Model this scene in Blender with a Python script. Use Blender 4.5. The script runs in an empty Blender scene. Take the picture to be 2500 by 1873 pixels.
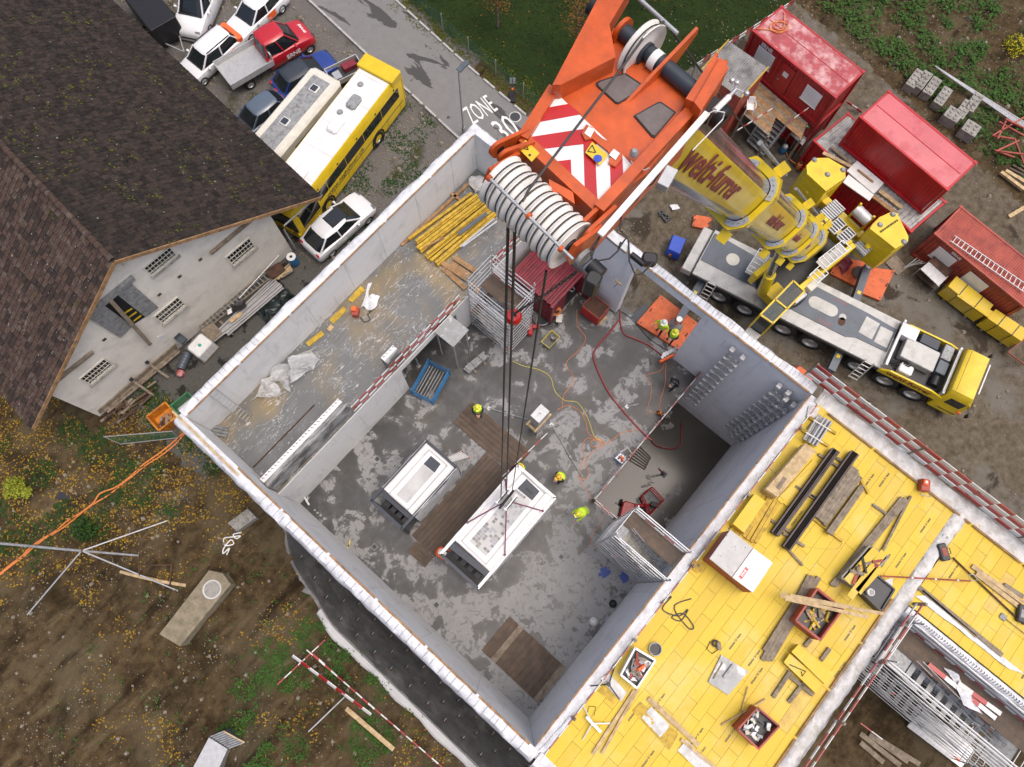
import bpy,bmesh,math,random
from mathutils import Vector,Matrix,noise
random.seed(7)
PI=math.pi
scene=bpy.context.scene
col=scene.collection
# ---------------------------------------------------------------- camera
F_PX,PITCH,ROLL,YAW,CAM_Z=1788.41,0.27644,0.038795,-0.891555,40.0
cy,sy,cp,sp,cr,sr=math.cos(YAW),math.sin(YAW),math.cos(PITCH),math.sin(PITCH),math.cos(ROLL),math.sin(ROLL)
up0=Vector((-sy,cy,0));down=Vector((0,0,-1))
FWD=down*cp + up0*sp
up1=up0*cp - down*sp;right1=Vector((cy,sy,0))
RIGHT=right1*cr + up1*sr;UP=up1*cr - right1*sr
cam=bpy.data.cameras.new('camera');cam_o=bpy.data.objects.new('camera',cam);col.objects.link(cam_o)
cam.sensor_width=36;cam.sensor_fit='HORIZONTAL';cam.lens=36*F_PX/2500
cam.clip_start=0.2;cam.clip_end=1500
M=Matrix((RIGHT,UP,-FWD)).transposed().to_4x4();M.translation=(0,0,CAM_Z)
cam_o.matrix_world=M
scene.camera=cam_o
# ---------------------------------------------------------------- light
SUN_EL,SUN_AZ=72,150          # high thin overcast: wide soft sun
w=bpy.data.worlds.new('World');scene.world=w;w.use_nodes=True
nt=w.node_tree;bg=nt.nodes['Background']
sky=nt.nodes.new('ShaderNodeTexSky');sky.sky_type='NISHITA';sky.sun_disc=False
sky.sun_elevation=math.radians(SUN_EL);sky.sun_rotation=math.radians(SUN_AZ)
sky.air_density=0.6;sky.dust_density=6.0;sky.ozone_density=0.6
nt.links.new(sky.outputs[0],bg.inputs[0]);bg.inputs[1].default_value=0.15
sun=bpy.data.lights.new('sun','SUN');sun.energy=0.5;sun.angle=math.radians(80);sun.color=(1,0.97,0.93)
sun_o=bpy.data.objects.new('sun',sun);col.objects.link(sun_o)
az=math.radians(SUN_AZ);el=math.radians(SUN_EL)
sun_dir=Vector((math.sin(az)*math.cos(el),math.cos(az)*math.cos(el),math.sin(el)))
sun_o.rotation_euler=sun_dir.to_track_quat('Z','Y').to_euler()
scene.view_settings.view_transform='Standard';scene.view_settings.look='None'
scene.cycles.diffuse_bounces=7;scene.cycles.max_bounces=14
scene.view_settings.exposure=0.56;scene.view_settings.gamma=1
# ---------------------------------------------------------------- survey: a point of the photograph laid on the level plane z
VIEWS={'a':(0,0,.37715),'b':(400,0,.37715),'c':(900,0,.37715),'d':(1150,0,.42245),'e':(1700,0,.37718),'f':(0,400,.42239),
 'g':(1600,350,.42254),'h':(900,450,.39235),'i':(450,550,.42239),'j':(850,950,.36216),'k':(1600,900,.40687),'l':(1250,1250,.5651),
 'm':(0,950,.33191),'n':(0,1250,.5877),'F':(0,0,1.1302),'o':(1000,250,.18108),'p':(400,950,.18108),'r':(1800,850,.18108),
 's':(1400,500,.18108),'t':(1400,1150,.18108),'u':(1050,500,.2414),'v':(550,1050,.18108),'w':(1500,750,.18108),'x':(1200,1600,.18083),
 'A':(150,600,.5254),'B':(2150,550,.36765),'C':(1800,200,.31503),
 'y':(2100,1350,.3152),'z':(2100,1573,.3152)}
def at(k,x,y,z=0.0):
    o=VIEWS[k];px=o[0]+x*o[2];py=o[1]+y*o[2]
    d=FWD*F_PX + RIGHT*(px-1250) - UP*(py-936.5)
    return Vector((0,0,CAM_Z)) + d*((z-CAM_Z)/d.z)
# ---------------------------------------------------------------- materials
MATS={}
def mat(name,c,rough=.6,metal=0.,var=.18,scale=2.5,c2=None,t=(.5,.62),bump=0.,bscale=25.,spec=None,alpha=1.,emit=0.,coat=0.,trans=0.,s2=None,detail=6):
    if name in MATS: return MATS[name]
    m=bpy.data.materials.new(name);m.use_nodes=True;MATS[name]=m
    N=m.node_tree.nodes;L=m.node_tree.links;b=N['Principled BSDF']
    geo=N.new('ShaderNodeNewGeometry')
    def nz(sc,det=6,rough_=.6):
        n=N.new('ShaderNodeTexNoise');n.inputs['Scale'].default_value=sc;n.inputs['Detail'].default_value=det
        n.inputs['Roughness'].default_value=rough_;L.new(geo.outputs['Position'],n.inputs['Vector']);return n
    def mix(f,a,bb,mode='MIX'):
        x=N.new('ShaderNodeMix');x.data_type='RGBA';x.blend_type=mode
        if isinstance(f,float): x.inputs[0].default_value=f
        else: L.new(f,x.inputs[0])
        for i,v in ((6,a),(7,bb)):
            if isinstance(v,(tuple,list)): x.inputs[i].default_value=(*v[:3],1)
            else: L.new(v,x.inputs[i])
        return x.outputs[2]
    def ramp(sock,lo,hi,a=0.,bb=1.):
        r=N.new('ShaderNodeMapRange');r.inputs[1].default_value=lo;r.inputs[2].default_value=hi
        r.inputs[3].default_value=a;r.inputs[4].default_value=bb;L.new(sock,r.inputs[0]);return r.outputs[0]
    base=tuple(c)
    if var > 0:
        n1=nz(scale);n2=nz(scale*9,4)
        cc=mix(ramp(n1.outputs[0],.3,.7),tuple(v*(1-var) for v in c),tuple(min(1,v*(1+var)) for v in c))
        cc=mix(ramp(n2.outputs[0],.35,.75,0,var*.9),cc,tuple(v*.55 for v in c))
        base=cc
    if c2 is not None:
        n3=nz(s2 or scale*.8,detail,.62)
        base=mix(ramp(n3.outputs[0],t[0],t[1]),base,c2)
    if isinstance(base,tuple): b.inputs['Base Color'].default_value=(*base,1)
    else: L.new(base,b.inputs['Base Color'])
    if rough >=.75 and spec is None: spec=.2
    b.inputs['Roughness'].default_value=rough;b.inputs['Metallic'].default_value=metal
    if spec is not None: b.inputs['Specular IOR Level'].default_value=spec
    if coat: b.inputs['Coat Weight'].default_value=coat;b.inputs['Coat Roughness'].default_value=.1
    if trans: b.inputs['Transmission Weight'].default_value=trans
    b.inputs['Alpha'].default_value=alpha
    if emit: b.inputs['Emission Color'].default_value=(*c,1);b.inputs['Emission Strength'].default_value=emit
    if bump:
        n4=nz(bscale,5);bp=N.new('ShaderNodeBump');bp.inputs['Strength'].default_value=bump;bp.inputs['Distance'].default_value=.05
        L.new(n4.outputs[0],bp.inputs['Height']);L.new(bp.outputs[0],b.inputs['Normal'])
    return m
mat('concrete',(.52,.52,.505),.8,var=.12,scale=.9,c2=(.33,.33,.32),t=(.55,.75),bump=.1,bscale=9)
mat('concrete_blue',(.40,.41,.425),.75,var=.12,scale=.7,c2=(.30,.31,.325),t=(.5,.75),bump=.1,bscale=9)
mat('concrete_old',(.30,.29,.26),.9,var=.25,scale=3,c2=(.17,.165,.15),t=(.5,.7),bump=.3,bscale=20)
mat('membrane',(.66,.675,.70),.4,var=.2,scale=3,c2=(.48,.49,.5),t=(.52,.7),bump=.6,bscale=9)
mat('film',(.56,.56,.55),.3,var=.25,scale=3,c2=(.40,.38,.33),t=(.5,.7),bump=.6,bscale=8)
mat('timber',(.33,.20,.10),.8,var=.35,scale=3,c2=(.17,.11,.065),t=(.5,.7),bump=.2,bscale=30)
mat('timber_dark',(.10,.066,.042),.65,var=.4,scale=2.2,c2=(.07,.05,.035),t=(.48,.65),bump=.25,bscale=30)
mat('timber_grey',(.26,.215,.16),.85,var=.3,scale=4,c2=(.14,.115,.085),t=(.5,.7),bump=.25,bscale=30)
mat('timber_pale',(.52,.39,.22),.8,var=.25,scale=4,c2=(.38,.27,.15),bump=.15,bscale=30)
mat('yellow_timber',(.50,.33,.03),.65,var=.35,scale=4,c2=(.22,.14,.03),t=(.55,.75),bump=.15,bscale=30)
mat('yellow_paint',(.66,.46,.012),.35,var=.1,scale=2,coat=.3)
mat('crane_yellow',(.66,.48,.01),.36,var=.14,scale=1.5,c2=(.52,.37,.02),t=(.56,.74),coat=.3)
mat('orange_paint',(.52,.082,.009),.42,var=.22,scale=3,c2=(.36,.06,.014),t=(.54,.72),s2=2.2,bump=.06,bscale=12,coat=.15)
mat('pad_orange',(.60,.125,.035),.6,var=.2,scale=3,c2=(.38,.085,.035),t=(.56,.7))
mat('red_paint',(.38,.018,.02),.4,var=.15,scale=1.5,coat=.2)
mat('red_bright',(.44,.006,.010),.4,var=.16,scale=1.2,c2=(.33,.012,.014),t=(.52,.72),coat=.2)
mat('red_faded',(.36,.06,.07),.55,var=.2,scale=1.5,c2=(.56,.33,.32),t=(.46,.66),s2=1.6)
mat('red_brick',(.36,.07,.045),.55,var=.2,scale=1.5,c2=(.25,.045,.035))
mat('maroon',(.20,.018,.03),.45,var=.25,scale=2,c2=(.09,.012,.016),t=(.5,.7))
mat('white_paint',(.74,.74,.73),.4,var=.06,scale=2,coat=.2)
mat('white_dirty',(.70,.70,.68),.6,var=.1,scale=2,c2=(.5,.5,.47),t=(.6,.75))
mat('off_white',(.62,.60,.52),.5,var=.12,scale=2)
mat('sheave',(.70,.68,.63),.45,var=.1,scale=4,c2=(.50,.48,.44),t=(.58,.75))
mat('car_white',(.72,.73,.74),.22,var=.03,coat=.8)
mat('car_blue',(.015,.04,.22),.2,var=.05,coat=.9)
mat('car_grey',(.09,.12,.16),.22,var=.05,coat=.9)
mat('car_red',(.45,.012,.02),.25,var=.06,coat=.8)
mat('black',(.012,.012,.014),.45,var=.1)
mat('dark_grey',(.035,.037,.04),.5,var=.15)
mat('anthracite',(.030,.039,.052),.45,var=.12,scale=3)
mat('steel_blue',(.085,.105,.13),.45,var=.12,scale=1.5,c2=(.07,.085,.10),coat=.1)
mat('tyre',(.022,.022,.022),.8,var=.3,scale=8,c2=(.06,.055,.05),t=(.55,.75))
mat('rim',(.42,.42,.41),.4,.6,var=.1)
mat('glass_dark',(.012,.016,.018),.06,var=0.,spec=.8)
mat('glass_cab',(.03,.045,.05),.04,var=0.,spec=.8,alpha=.55)
mat('galv',(.46,.47,.48),.45,.55,var=.15,scale=6)
mat('galv_dull',(.30,.31,.31),.6,.3,var=.2,scale=5,c2=(.2,.2,.2))
mat('alu',(.55,.55,.54),.45,.4,var=.12,scale=3)
mat('tread_plate',(.44,.44,.42),.5,.3,var=.1,scale=2,bump=.25,bscale=60,c2=(.30,.30,.285),t=(.5,.72))
mat('chrome',(.36,.37,.37),.18,.9,var=.25,scale=1.4,c2=(.22,.23,.22),t=(.45,.6))
mat('rope',(.05,.048,.045),.6,.2,var=.2,scale=20)
mat('rust',(.10,.052,.035),.75,var=.35,scale=3,c2=(.05,.035,.03))
mat('steel_dark',(.055,.042,.038),.5,.3,var=.3,scale=3,c2=(.11,.06,.04),t=(.55,.7))
mat('asphalt',(.20,.20,.20),.85,var=.12,scale=.5,c2=(.085,.085,.088),t=(.585,.615),s2=.45,bump=.15,bscale=40,detail=9)
mat('paint_white',(.72,.72,.70),.7,var=.08,scale=4,c2=(.45,.45,.44),t=(.62,.75))
mat('stone_kerb',(.40,.40,.38),.85,var=.2,scale=4)
mat('purple',(.16,.012,.05),.6,var=.1)
mat('hose_red',(.26,.02,.025),.5,var=.15)
mat('hose_orange',(.62,.20,.05),.5,var=.1)
mat('hose_yellow',(.55,.47,.09),.5,var=.1)
mat('blue_paint',(.025,.15,.33),.45,var=.25,scale=6,c2=(.16,.22,.26),t=(.55,.7))
mat('blue_tarp',(.02,.07,.45),.35,var=.12,scale=6,bump=.3,bscale=6)
mat('hi_vis',(.62,.90,.04),.6,var=.06,emit=0.)
mat('hi_vis_orange',(.85,.14,.03),.6,var=.05)
mat('navy',(.02,.026,.045),.8,var=.2)
mat('skin',(.45,.25,.18),.6,var=.05)
mat('hat_yellow',(.75,.75,.04),.35,var=.03,coat=.4)
mat('hat_ochre',(.70,.42,.02),.35,var=.03,coat=.4)
mat('hat_white',(.78,.78,.78),.35,var=.03,coat=.4)
mat('green_paint',(.04,.17,.07),.5,var=.2)
mat('skip_orange',(.58,.21,.015),.5,var=.2,scale=3,c2=(.36,.13,.03))
mat('plaster',(.72,.69,.615),.9,var=.07,scale=1.2,c2=(.57,.54,.475),t=(.5,.7),bump=.25,bscale=40)
mat('shotcrete',(.15,.148,.142),.75,var=.3,scale=1.2,c2=(.25,.245,.23),t=(.52,.7),bump=.6,bscale=6)
mat('bark',(.16,.14,.12),.9,var=.2)
mat('leaf_orange',(.17,.085,.018),.8,var=.25)
mat('leaf_yellow',(.30,.195,.022),.8,var=.3,scale=6)
mat('leaf_green',(.045,.105,.018),.75,var=.35,scale=3)
mat('leaf_dark',(.024,.06,.012),.75,var=.35,scale=3)
mat('leaf_lime',(.27,.30,.03),.75,var=.25,scale=3)
mat('flower_yellow',(.55,.47,.03),.75,var=.2)
mat('pebble',(.24,.21,.165),.9,var=.3,scale=9)
mat('mesh_green',(.03,.10,.065),.5,var=.05)
mat('tarp_dark',(.02,.03,.028),.3,var=.3,scale=4,bump=.6,bscale=4)
mat('tile_dark',(.024,.020,.018),.9,var=.55,scale=5,c2=(.058,.046,.037),t=(.48,.75),s2=2.2,bump=.3,bscale=30)
mat('tile_worn',(.046,.034,.028),.9,var=.5,scale=5,c2=(.03,.026,.024),t=(.45,.7),s2=2.2,bump=.3,bscale=30)
mat('tile_brown',(.075,.05,.04),.9,var=.5,scale=5,c2=(.135,.115,.092),t=(.52,.72),s2=2.2,bump=.3,bscale=30)
mat('moss',(.085,.095,.012),.95,var=.35,scale=9)
mat('lichen',(.27,.265,.23),.95,var=.2,scale=9)
# ---------------------------------------------------------------- mesh builder
ORI=Matrix.Identity(4)
class MB:
    def __init__(s): s.v=[];s.f=[];s.mi=[];s.cur=0
    def add(s,vs,fs,mi=None):
        o=len(s.v);s.v +=[tuple(p) for p in vs];s.f +=[tuple(i+o for i in f) for f in fs];s.mi +=[s.cur if mi is None else mi]*len(fs);return s
    def box(s,c,d,m=None):
        x,y,z=d[0]/2,d[1]/2,d[2]/2
        vs=[Vector((i,j,k)) for k in (-z,z) for j in (-y,y) for i in (-x,x)]
        c=Vector(c);vs=[(m@p if m else p)+c for p in vs]
        return s.add(vs,[(0,2,3,1),(4,5,7,6),(0,1,5,4),(2,6,7,3),(0,4,6,2),(1,3,7,5)])
    def bb(s,a,b):
        return s.box([(a[i]+b[i])/2 for i in range(3)],[abs(b[i]-a[i]) for i in range(3)])
    def cham(s,c,d,r,m=None):                       # box whose upright edges and top edge are chamfered
        x,y,z=d[0]/2,d[1]/2,d[2]/2;c=Vector(c)
        def ring(k,zz): return [(x-k,-y,zz),(x,-y+k,zz),(x,y-k,zz),(x-k,y,zz),(-x+k,y,zz),(-x,y-k,zz),(-x,-y+k,zz),(-x+k,-y,zz)]
        def ring2(k,e,zz): return [(x-k-e,-y+e,zz),(x-e,-y+k+e,zz),(x-e,y-k-e,zz),(x-k-e,y-e,zz),(-x+k+e,y-e,zz),(-x+e,y-k-e,zz),(-x+e,-y+k+e,zz),(-x+k+e,-y+e,zz)]
        vs=ring(r,-z)+ring(r,z-r*.6)+ring2(r,r*.6,z)
        vs=[(m@Vector(p) if m else Vector(p))+c for p in vs]
        fs=[tuple(range(7,-1,-1)),tuple(range(16,24))]
        for a in (0,8): fs +=[(a+i,a+(i+1) % 8,a+8+(i+1) % 8,a+8+i) for i in range(8)]
        return s.add(vs,fs)
    def bar(s,a,b,w_,h,up=(0,0,1)):
        a=Vector(a);b=Vector(b);d=b-a;L=d.length
        if L < 1e-6: return s
        x=d/L;u=Vector(up)
        if abs(x.dot(u)) > .98: u=Vector((1,0,0))
        y=u.cross(x).normalized();z=x.cross(y)
        return s.box((a+b)/2,(L,w_,h),Matrix((x,y,z)).transposed())
    def tube(s,a,b,r,n=8,r2=None,cap=True):
        a=Vector(a);b=Vector(b);x=(b-a).normalized();u=Vector((0,0,1)) if abs(x.z) < .95 else Vector((1,0,0))
        y=u.cross(x).normalized();z=x.cross(y);r2=r if r2 is None else r2
        vs=[a+(y*math.cos(t)+z*math.sin(t))*r for t in [2*PI*i/n for i in range(n)]]+[b+(y*math.cos(t)+z*math.sin(t))*r2 for t in [2*PI*i/n for i in range(n)]]
        fs=[(i,(i+1) % n,n+(i+1) % n,n+i) for i in range(n)]
        if cap: fs +=[tuple(range(n-1,-1,-1)),tuple(range(n,2*n))]
        return s.add(vs,fs)
    def path(s,pts,r,n=6,closed=False):
        pts=[Vector(p) for p in pts];m=len(pts);vs=[];fs=[]
        for i,p in enumerate(pts):
            d=(pts[(i+1) % m]-pts[i-1]) if closed else (pts[min(i+1,m-1)]-pts[max(i-1,0)])
            x=d.normalized();u=Vector((0,0,1)) if abs(x.z) < .9 else Vector((1,0,0))
            y=u.cross(x).normalized();z=x.cross(y)
            vs +=[p+(y*math.cos(2*PI*k/n)+z*math.sin(2*PI*k/n))*r for k in range(n)]
        for i in range(m if closed else m-1):
            a=i*n;b=((i+1) % m)*n
            fs +=[(a+k,a+(k+1) % n,b+(k+1) % n,b+k) for k in range(n)]
        return s.add(vs,fs)
    def prism(s,poly,h0,h1,m=None):
        n=len(poly);vs=[Vector((p[0],p[1],h0)) for p in poly]+[Vector((p[0],p[1],h1)) for p in poly]
        if m: vs=[m@p for p in vs]
        return s.add(vs,[tuple(range(n-1,-1,-1)),tuple(range(n,2*n))]+[(i,(i+1) % n,n+(i+1) % n,n+i) for i in range(n)])
    def lathe(s,prof,o=(0,0,0),ax=(0,0,1),n=20,closed=False):
        ax=Vector(ax).normalized();u=Vector((1,0,0)) if abs(ax.x) < .9 else Vector((0,1,0))
        y=ax.cross(u).normalized();z=ax.cross(y);o=Vector(o);vs=[];fs=[];k=len(prof)
        for i in range(n):
            t=2*PI*i/n;e=y*math.cos(t)+z*math.sin(t)
            vs +=[o+ax*h+e*r for r,h in prof]
        for i in range(n):
            a=i*k;b=((i+1) % n)*k
            for j in range(k if closed else k-1): fs.append((a+j,b+j,b+(j+1) % k,a+(j+1) % k))
        return s.add(vs,fs)
    def disc(s,c,r,h,ax=(0,0,1),n=20):
        return s.lathe([(1e-4,h),(r,h),(r,0),(1e-4,0)],c,ax,n)
    def sheet(s,quad):
        return s.add(quad,[tuple(range(len(quad)))])
    def loft(s,rings,cap=True):
        n=len(rings[0]);vs=[p for r in rings for p in r];fs=[]
        for k in range(len(rings)-1):
            a=k*n;fs +=[(a+i,a+(i+1) % n,a+n+(i+1) % n,a+n+i) for i in range(n)]
        if cap: fs +=[tuple(range(n-1,-1,-1)),tuple(range(len(vs)-n,len(vs)))]
        return s.add(vs,fs)
    def mesh(s,name,mt,smooth=False):
        me=bpy.data.meshes.new(name);me.from_pydata(s.v,[],s.f)
        for x in (mt if isinstance(mt,(list,tuple)) else [mt]): me.materials.append(MATS[x] if isinstance(x,str) else x)
        if isinstance(mt,(list,tuple)): me.polygons.foreach_set('material_index',s.mi)
        if smooth: me.polygons.foreach_set('use_smooth',[True]*len(me.polygons))
        bm=bmesh.new();bm.from_mesh(me);bmesh.ops.recalc_face_normals(bm,faces=bm.faces);bm.to_mesh(me);bm.free()
        if smooth: me.set_sharp_from_angle(angle=math.radians(40))
        return me
    def build(s,name,mt,parent=None,smooth=False,**kw):
        return put(name,s.mesh(name,mt,smooth),parent,**kw)
def put(name,me,parent=None,loc=None,rz=None,label=None,cat=None,group=None,kind=None,mw=None):
    o=bpy.data.objects.new(name,me);col.objects.link(o);o.parent=parent
    if loc is not None: o.location=loc
    if rz is not None: o.rotation_euler=(0,0,rz)
    if mw is not None: o.matrix_basis=mw
    tag(o,label,cat,group,kind);return o
def tag(o,label=None,cat=None,group=None,kind=None):
    if label: o['label']=label
    if cat: o['category']=cat
    if group: o['group']=group
    if kind: o['kind']=kind
    return o
def thing(name,label,cat,loc=(0,0,0),rz=0.,group=None):
    o=bpy.data.objects.new(name,None);col.objects.link(o);o.location=loc;o.rotation_euler=(0,0,rz);o.empty_display_size=.3
    return tag(o,label,cat,group)
def dup(o,parent=None,loc=None,rz=None,label=None):
    c=o.copy();col.objects.link(c);c.parent=parent
    if loc is not None: c.location=loc
    if rz is not None: c.rotation_euler=(c.rotation_euler[0],c.rotation_euler[1],rz)
    if label: c['label']=label
    for ch in KIDS(o): dup(ch,c)
    return c
def KIDS(o): return [x for x in col.objects if x.parent==o]
def rect(a,b,c):                                      # a corner, b along the length, c along the width -> centre, length, width, angle
    a,b,c=Vector(a),Vector(b),Vector(c);x=(b-a).xy;L=x.length;x=x/L;y=Vector((-x.y,x.x));wd=(c-a).xy.dot(y)
    ce=a.xy+x*L/2+y*wd/2;return ce,L,abs(wd),math.atan2(x.y,x.x)
FONT_CACHE={}
def text(s,size,name='lettering',mt='white_paint',parent=None,mw=None,bold=True,sx=1.,th=.004):
    key=(s,size,bold,mt,sx)
    if key not in FONT_CACHE:
        cu=bpy.data.curves.new('lettering','FONT');cu.body=s;cu.size=size;cu.align_x='CENTER';cu.align_y='CENTER';cu.extrude=th;cu.resolution_u=2
        if bold: cu.offset=size*.02
        to=bpy.data.objects.new('tmp',cu);col.objects.link(to)
        dg=bpy.context.evaluated_depsgraph_get();me=bpy.data.meshes.new_from_object(to.evaluated_get(dg))
        bpy.data.objects.remove(to);me.materials.clear();me.materials.append(MATS[mt])
        if sx !=1: me.transform(Matrix.Diagonal((sx,1,1,1)))
        FONT_CACHE[key]=me
    return put(name,FONT_CACHE[key],parent,mw=mw)
def basis(o,x,y):                                     # matrix with x axis x, y axis near y, at o
    x=Vector(x).normalized();z=x.cross(Vector(y)).normalized();y=z.cross(x)
    m=Matrix((x,y,z)).transposed().to_4x4();m.translation=Vector(o);return m
def R3(rx=0,ry=0,rz=0): return (Matrix.Rotation(rz,3,'Z')@Matrix.Rotation(ry,3,'Y')@Matrix.Rotation(rx,3,'X'))
def fb(p,s): return noise.fractal(Vector(p)*s,1.,2.,4)
# ---------------------------------------------------------------- surface materials of the setting
class NM:
    def __init__(s,name):
        s.m=bpy.data.materials.new(name);s.m.use_nodes=True;MATS[name]=s.m
        s.N=s.m.node_tree.nodes;s.L=s.m.node_tree.links;s.b=s.N['Principled BSDF'];s.geo=s.N.new('ShaderNodeNewGeometry')
    def pos(s,sc=(1,1,1),rot=0.):
        mp=s.N.new('ShaderNodeMapping');mp.inputs['Scale'].default_value=sc;mp.inputs['Rotation'].default_value=(0,0,rot)
        s.L.new(s.geo.outputs['Position'],mp.inputs[0]);return mp.outputs[0]
    def nz(s,sc,det=6,ro=.6,vec=None,dist=0.):
        n=s.N.new('ShaderNodeTexNoise');n.inputs['Scale'].default_value=sc;n.inputs['Detail'].default_value=det
        n.inputs['Roughness'].default_value=ro;n.inputs['Distortion'].default_value=dist;s.L.new(vec or s.geo.outputs['Position'],n.inputs['Vector']);return n.outputs[0]
    def vo(s,sc,vec=None,out=0,feat='F1'):
        n=s.N.new('ShaderNodeTexVoronoi');n.feature=feat;n.inputs['Scale'].default_value=sc;s.L.new(vec or s.geo.outputs['Position'],n.inputs['Vector']);return n.outputs[out]
    def ramp(s,k,lo,hi,a=0.,b=1.):
        r=s.N.new('ShaderNodeMapRange');r.inputs[1].default_value=lo;r.inputs[2].default_value=hi;r.inputs[3].default_value=a;r.inputs[4].default_value=b
        s.L.new(k,r.inputs[0]);return r.outputs[0]
    def mix(s,f,a,b,mode='MIX'):
        x=s.N.new('ShaderNodeMix');x.data_type='RGBA';x.blend_type=mode
        for i,v in ((0,f),(6,a),(7,b)):
            if isinstance(v,(int,float)): x.inputs[i].default_value=v
            elif isinstance(v,(tuple,list)): x.inputs[i].default_value=(*v[:3],1)
            else: s.L.new(v,x.inputs[i])
        return x.outputs[2]
    def math(s,op,a,b=0.):
        x=s.N.new('ShaderNodeMath');x.operation=op
        for i,v in ((0,a),(1,b)):
            if isinstance(v,(int,float)): x.inputs[i].default_value=v
            else: s.L.new(v,x.inputs[i])
        return x.outputs[0]
    def attr(s,name):
        a=s.N.new('ShaderNodeAttribute');a.attribute_name=name;sp_=s.N.new('ShaderNodeSeparateColor');s.L.new(a.outputs['Color'],sp_.inputs[0]);return sp_.outputs[0],sp_.outputs[1],sp_.outputs[2],a.outputs['Alpha']
    def done(s,colr,rough,bump=None,bs=.4,bd=.03):
        if isinstance(rough,(int,float)) and rough >=.75: s.b.inputs['Specular IOR Level'].default_value=.15
        s.L.new(colr,s.b.inputs['Base Color'])
        if isinstance(rough,(int,float)): s.b.inputs['Roughness'].default_value=rough
        else: s.L.new(rough,s.b.inputs['Roughness'])
        if bump is not None:
            bp=s.N.new('ShaderNodeBump');bp.inputs['Strength'].default_value=bs;bp.inputs['Distance'].default_value=bd
            s.L.new(bump,bp.inputs['Height']);s.L.new(bp.outputs[0],s.b.inputs['Normal'])
        return s.m
# pit floor: wet concrete with dry, paler islands
n=NM('pit_floor')
big=n.nz(.16,3);k=n.nz(.75,10,.62,dist=.35)
sep=n.N.new('ShaderNodeSeparateXYZ');n.L.new(n.geo.outputs['Position'],sep.inputs[0]);damp=n.ramp(n.math('ADD',n.math('MULTIPLY',sep.outputs[0],.6),sep.outputs[1]),-5,9,.09,-.02)
dry=n.ramp(n.math('ADD',n.math('ADD',k,damp),n.math('MULTIPLY',big,.55)),.785,.81)
small=n.ramp(n.nz(2.6,8,.68,dist=.8),.54,.57)
dry=n.math('SUBTRACT',dry,n.math('MULTIPLY',small,.8));dry=n.ramp(dry,0,1)
wet=n.mix(n.nz(.6,7,.65),(.024,.024,.0235),(.072,.072,.070));wet=n.mix(n.ramp(n.nz(.33,3),.52,.75),wet,(.075,.066,.046))
dr=n.mix(n.nz(1.3,8),(.19,.19,.188),(.35,.35,.345));dr=n.mix(n.ramp(n.nz(9,4),.55,.8,0,.5),dr,(.15,.15,.15))
half=n.ramp(n.math('ADD',n.math('ADD',k,damp),n.math('MULTIPLY',n.nz(.9,7,.7),.5)),.66,.90,0,.42)
n.done(n.mix(dry,n.mix(half,wet,(.19,.19,.187)),dr),n.ramp(dry,0,1,.38,.85),n.nz(14,6),.12)
n=NM('deep_floor')
k=n.nz(.55,9,.6,dist=.3);dry=n.ramp(k,.60,.615)
wet=n.mix(n.nz(.5,4),(.05,.046,.037),(.10,.092,.075))
n.done(n.mix(dry,wet,(.25,.25,.24)),n.ramp(dry,0,1,.15,.8),n.nz(14,6),.08)
# mezzanine slab under clear film: pale creases, ochre puddles
n=NM('film_slab')
v1=n.pos((.55,2.2,1),.35);v2=n.pos((1.4,4.5,1),-.5);v3=n.pos((3,7,1),.9)
base=n.mix(n.nz(.6,5),(.085,.088,.085),(.19,.195,.19));base=n.mix(n.ramp(n.nz(.24,3),.50,.66),base,(.24,.185,.10))
def crease(vec,sc,c,w_): return n.ramp(n.math('ABSOLUTE',n.math('SUBTRACT',n.nz(sc,3,.5,vec,1.2),c)),0,w_,1,0)
cr_=n.math('ADD',n.math('MULTIPLY',crease(v1,1.1,.5,.012),n.ramp(n.nz(.5,3),.42,.6)),n.math('MULTIPLY',crease(v2,1.2,.47,.014),n.ramp(n.nz(.7,3),.5,.62)))
cr_=n.math('ADD',cr_,n.math('MULTIPLY',n.ramp(n.nz(1.1,3,.5,v3,.6),.685,.71),.7));cr_=n.ramp(cr_,0,1,0,.8)
n.done(n.mix(cr_,base,(.62,.63,.64)),.22,n.nz(5,4,.5,v2),.3)
# formwork-cast wall concrete with faint board streaks
for nm_,c1,c2 in (('wall_concrete',(.62,.62,.605),(.72,.72,.705)),('wall_blue',(.68,.685,.695),(.76,.765,.775))):
    n=NM(nm_);v=n.pos((.6,.6,5));b_=n.mix(n.nz(.9,6,.6,v),c1,c2);b_=n.mix(n.ramp(n.nz(.5,6,.65),.5,.75,0,.7),b_,tuple(x*.74 for x in c1));b_=n.mix(n.ramp(n.nz(3,5,.6,n.pos((1,1,.15))),.58,.7,0,.35),b_,tuple(x*.6 for x in c1))
    b_=n.mix(n.ramp(n.vo(1.1),0,.04,.7,0),b_,(.15,.15,.15));n.done(b_,.8,n.nz(12,5),.1)
n=NM('upstand');v=n.pos((.7,4,1));b_=n.mix(n.ramp(n.nz(1.2,9,.7,v),.42,.6),(.10,.10,.10),(.36,.36,.35));n.done(b_,.8,n.nz(20,5),.3)
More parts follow.
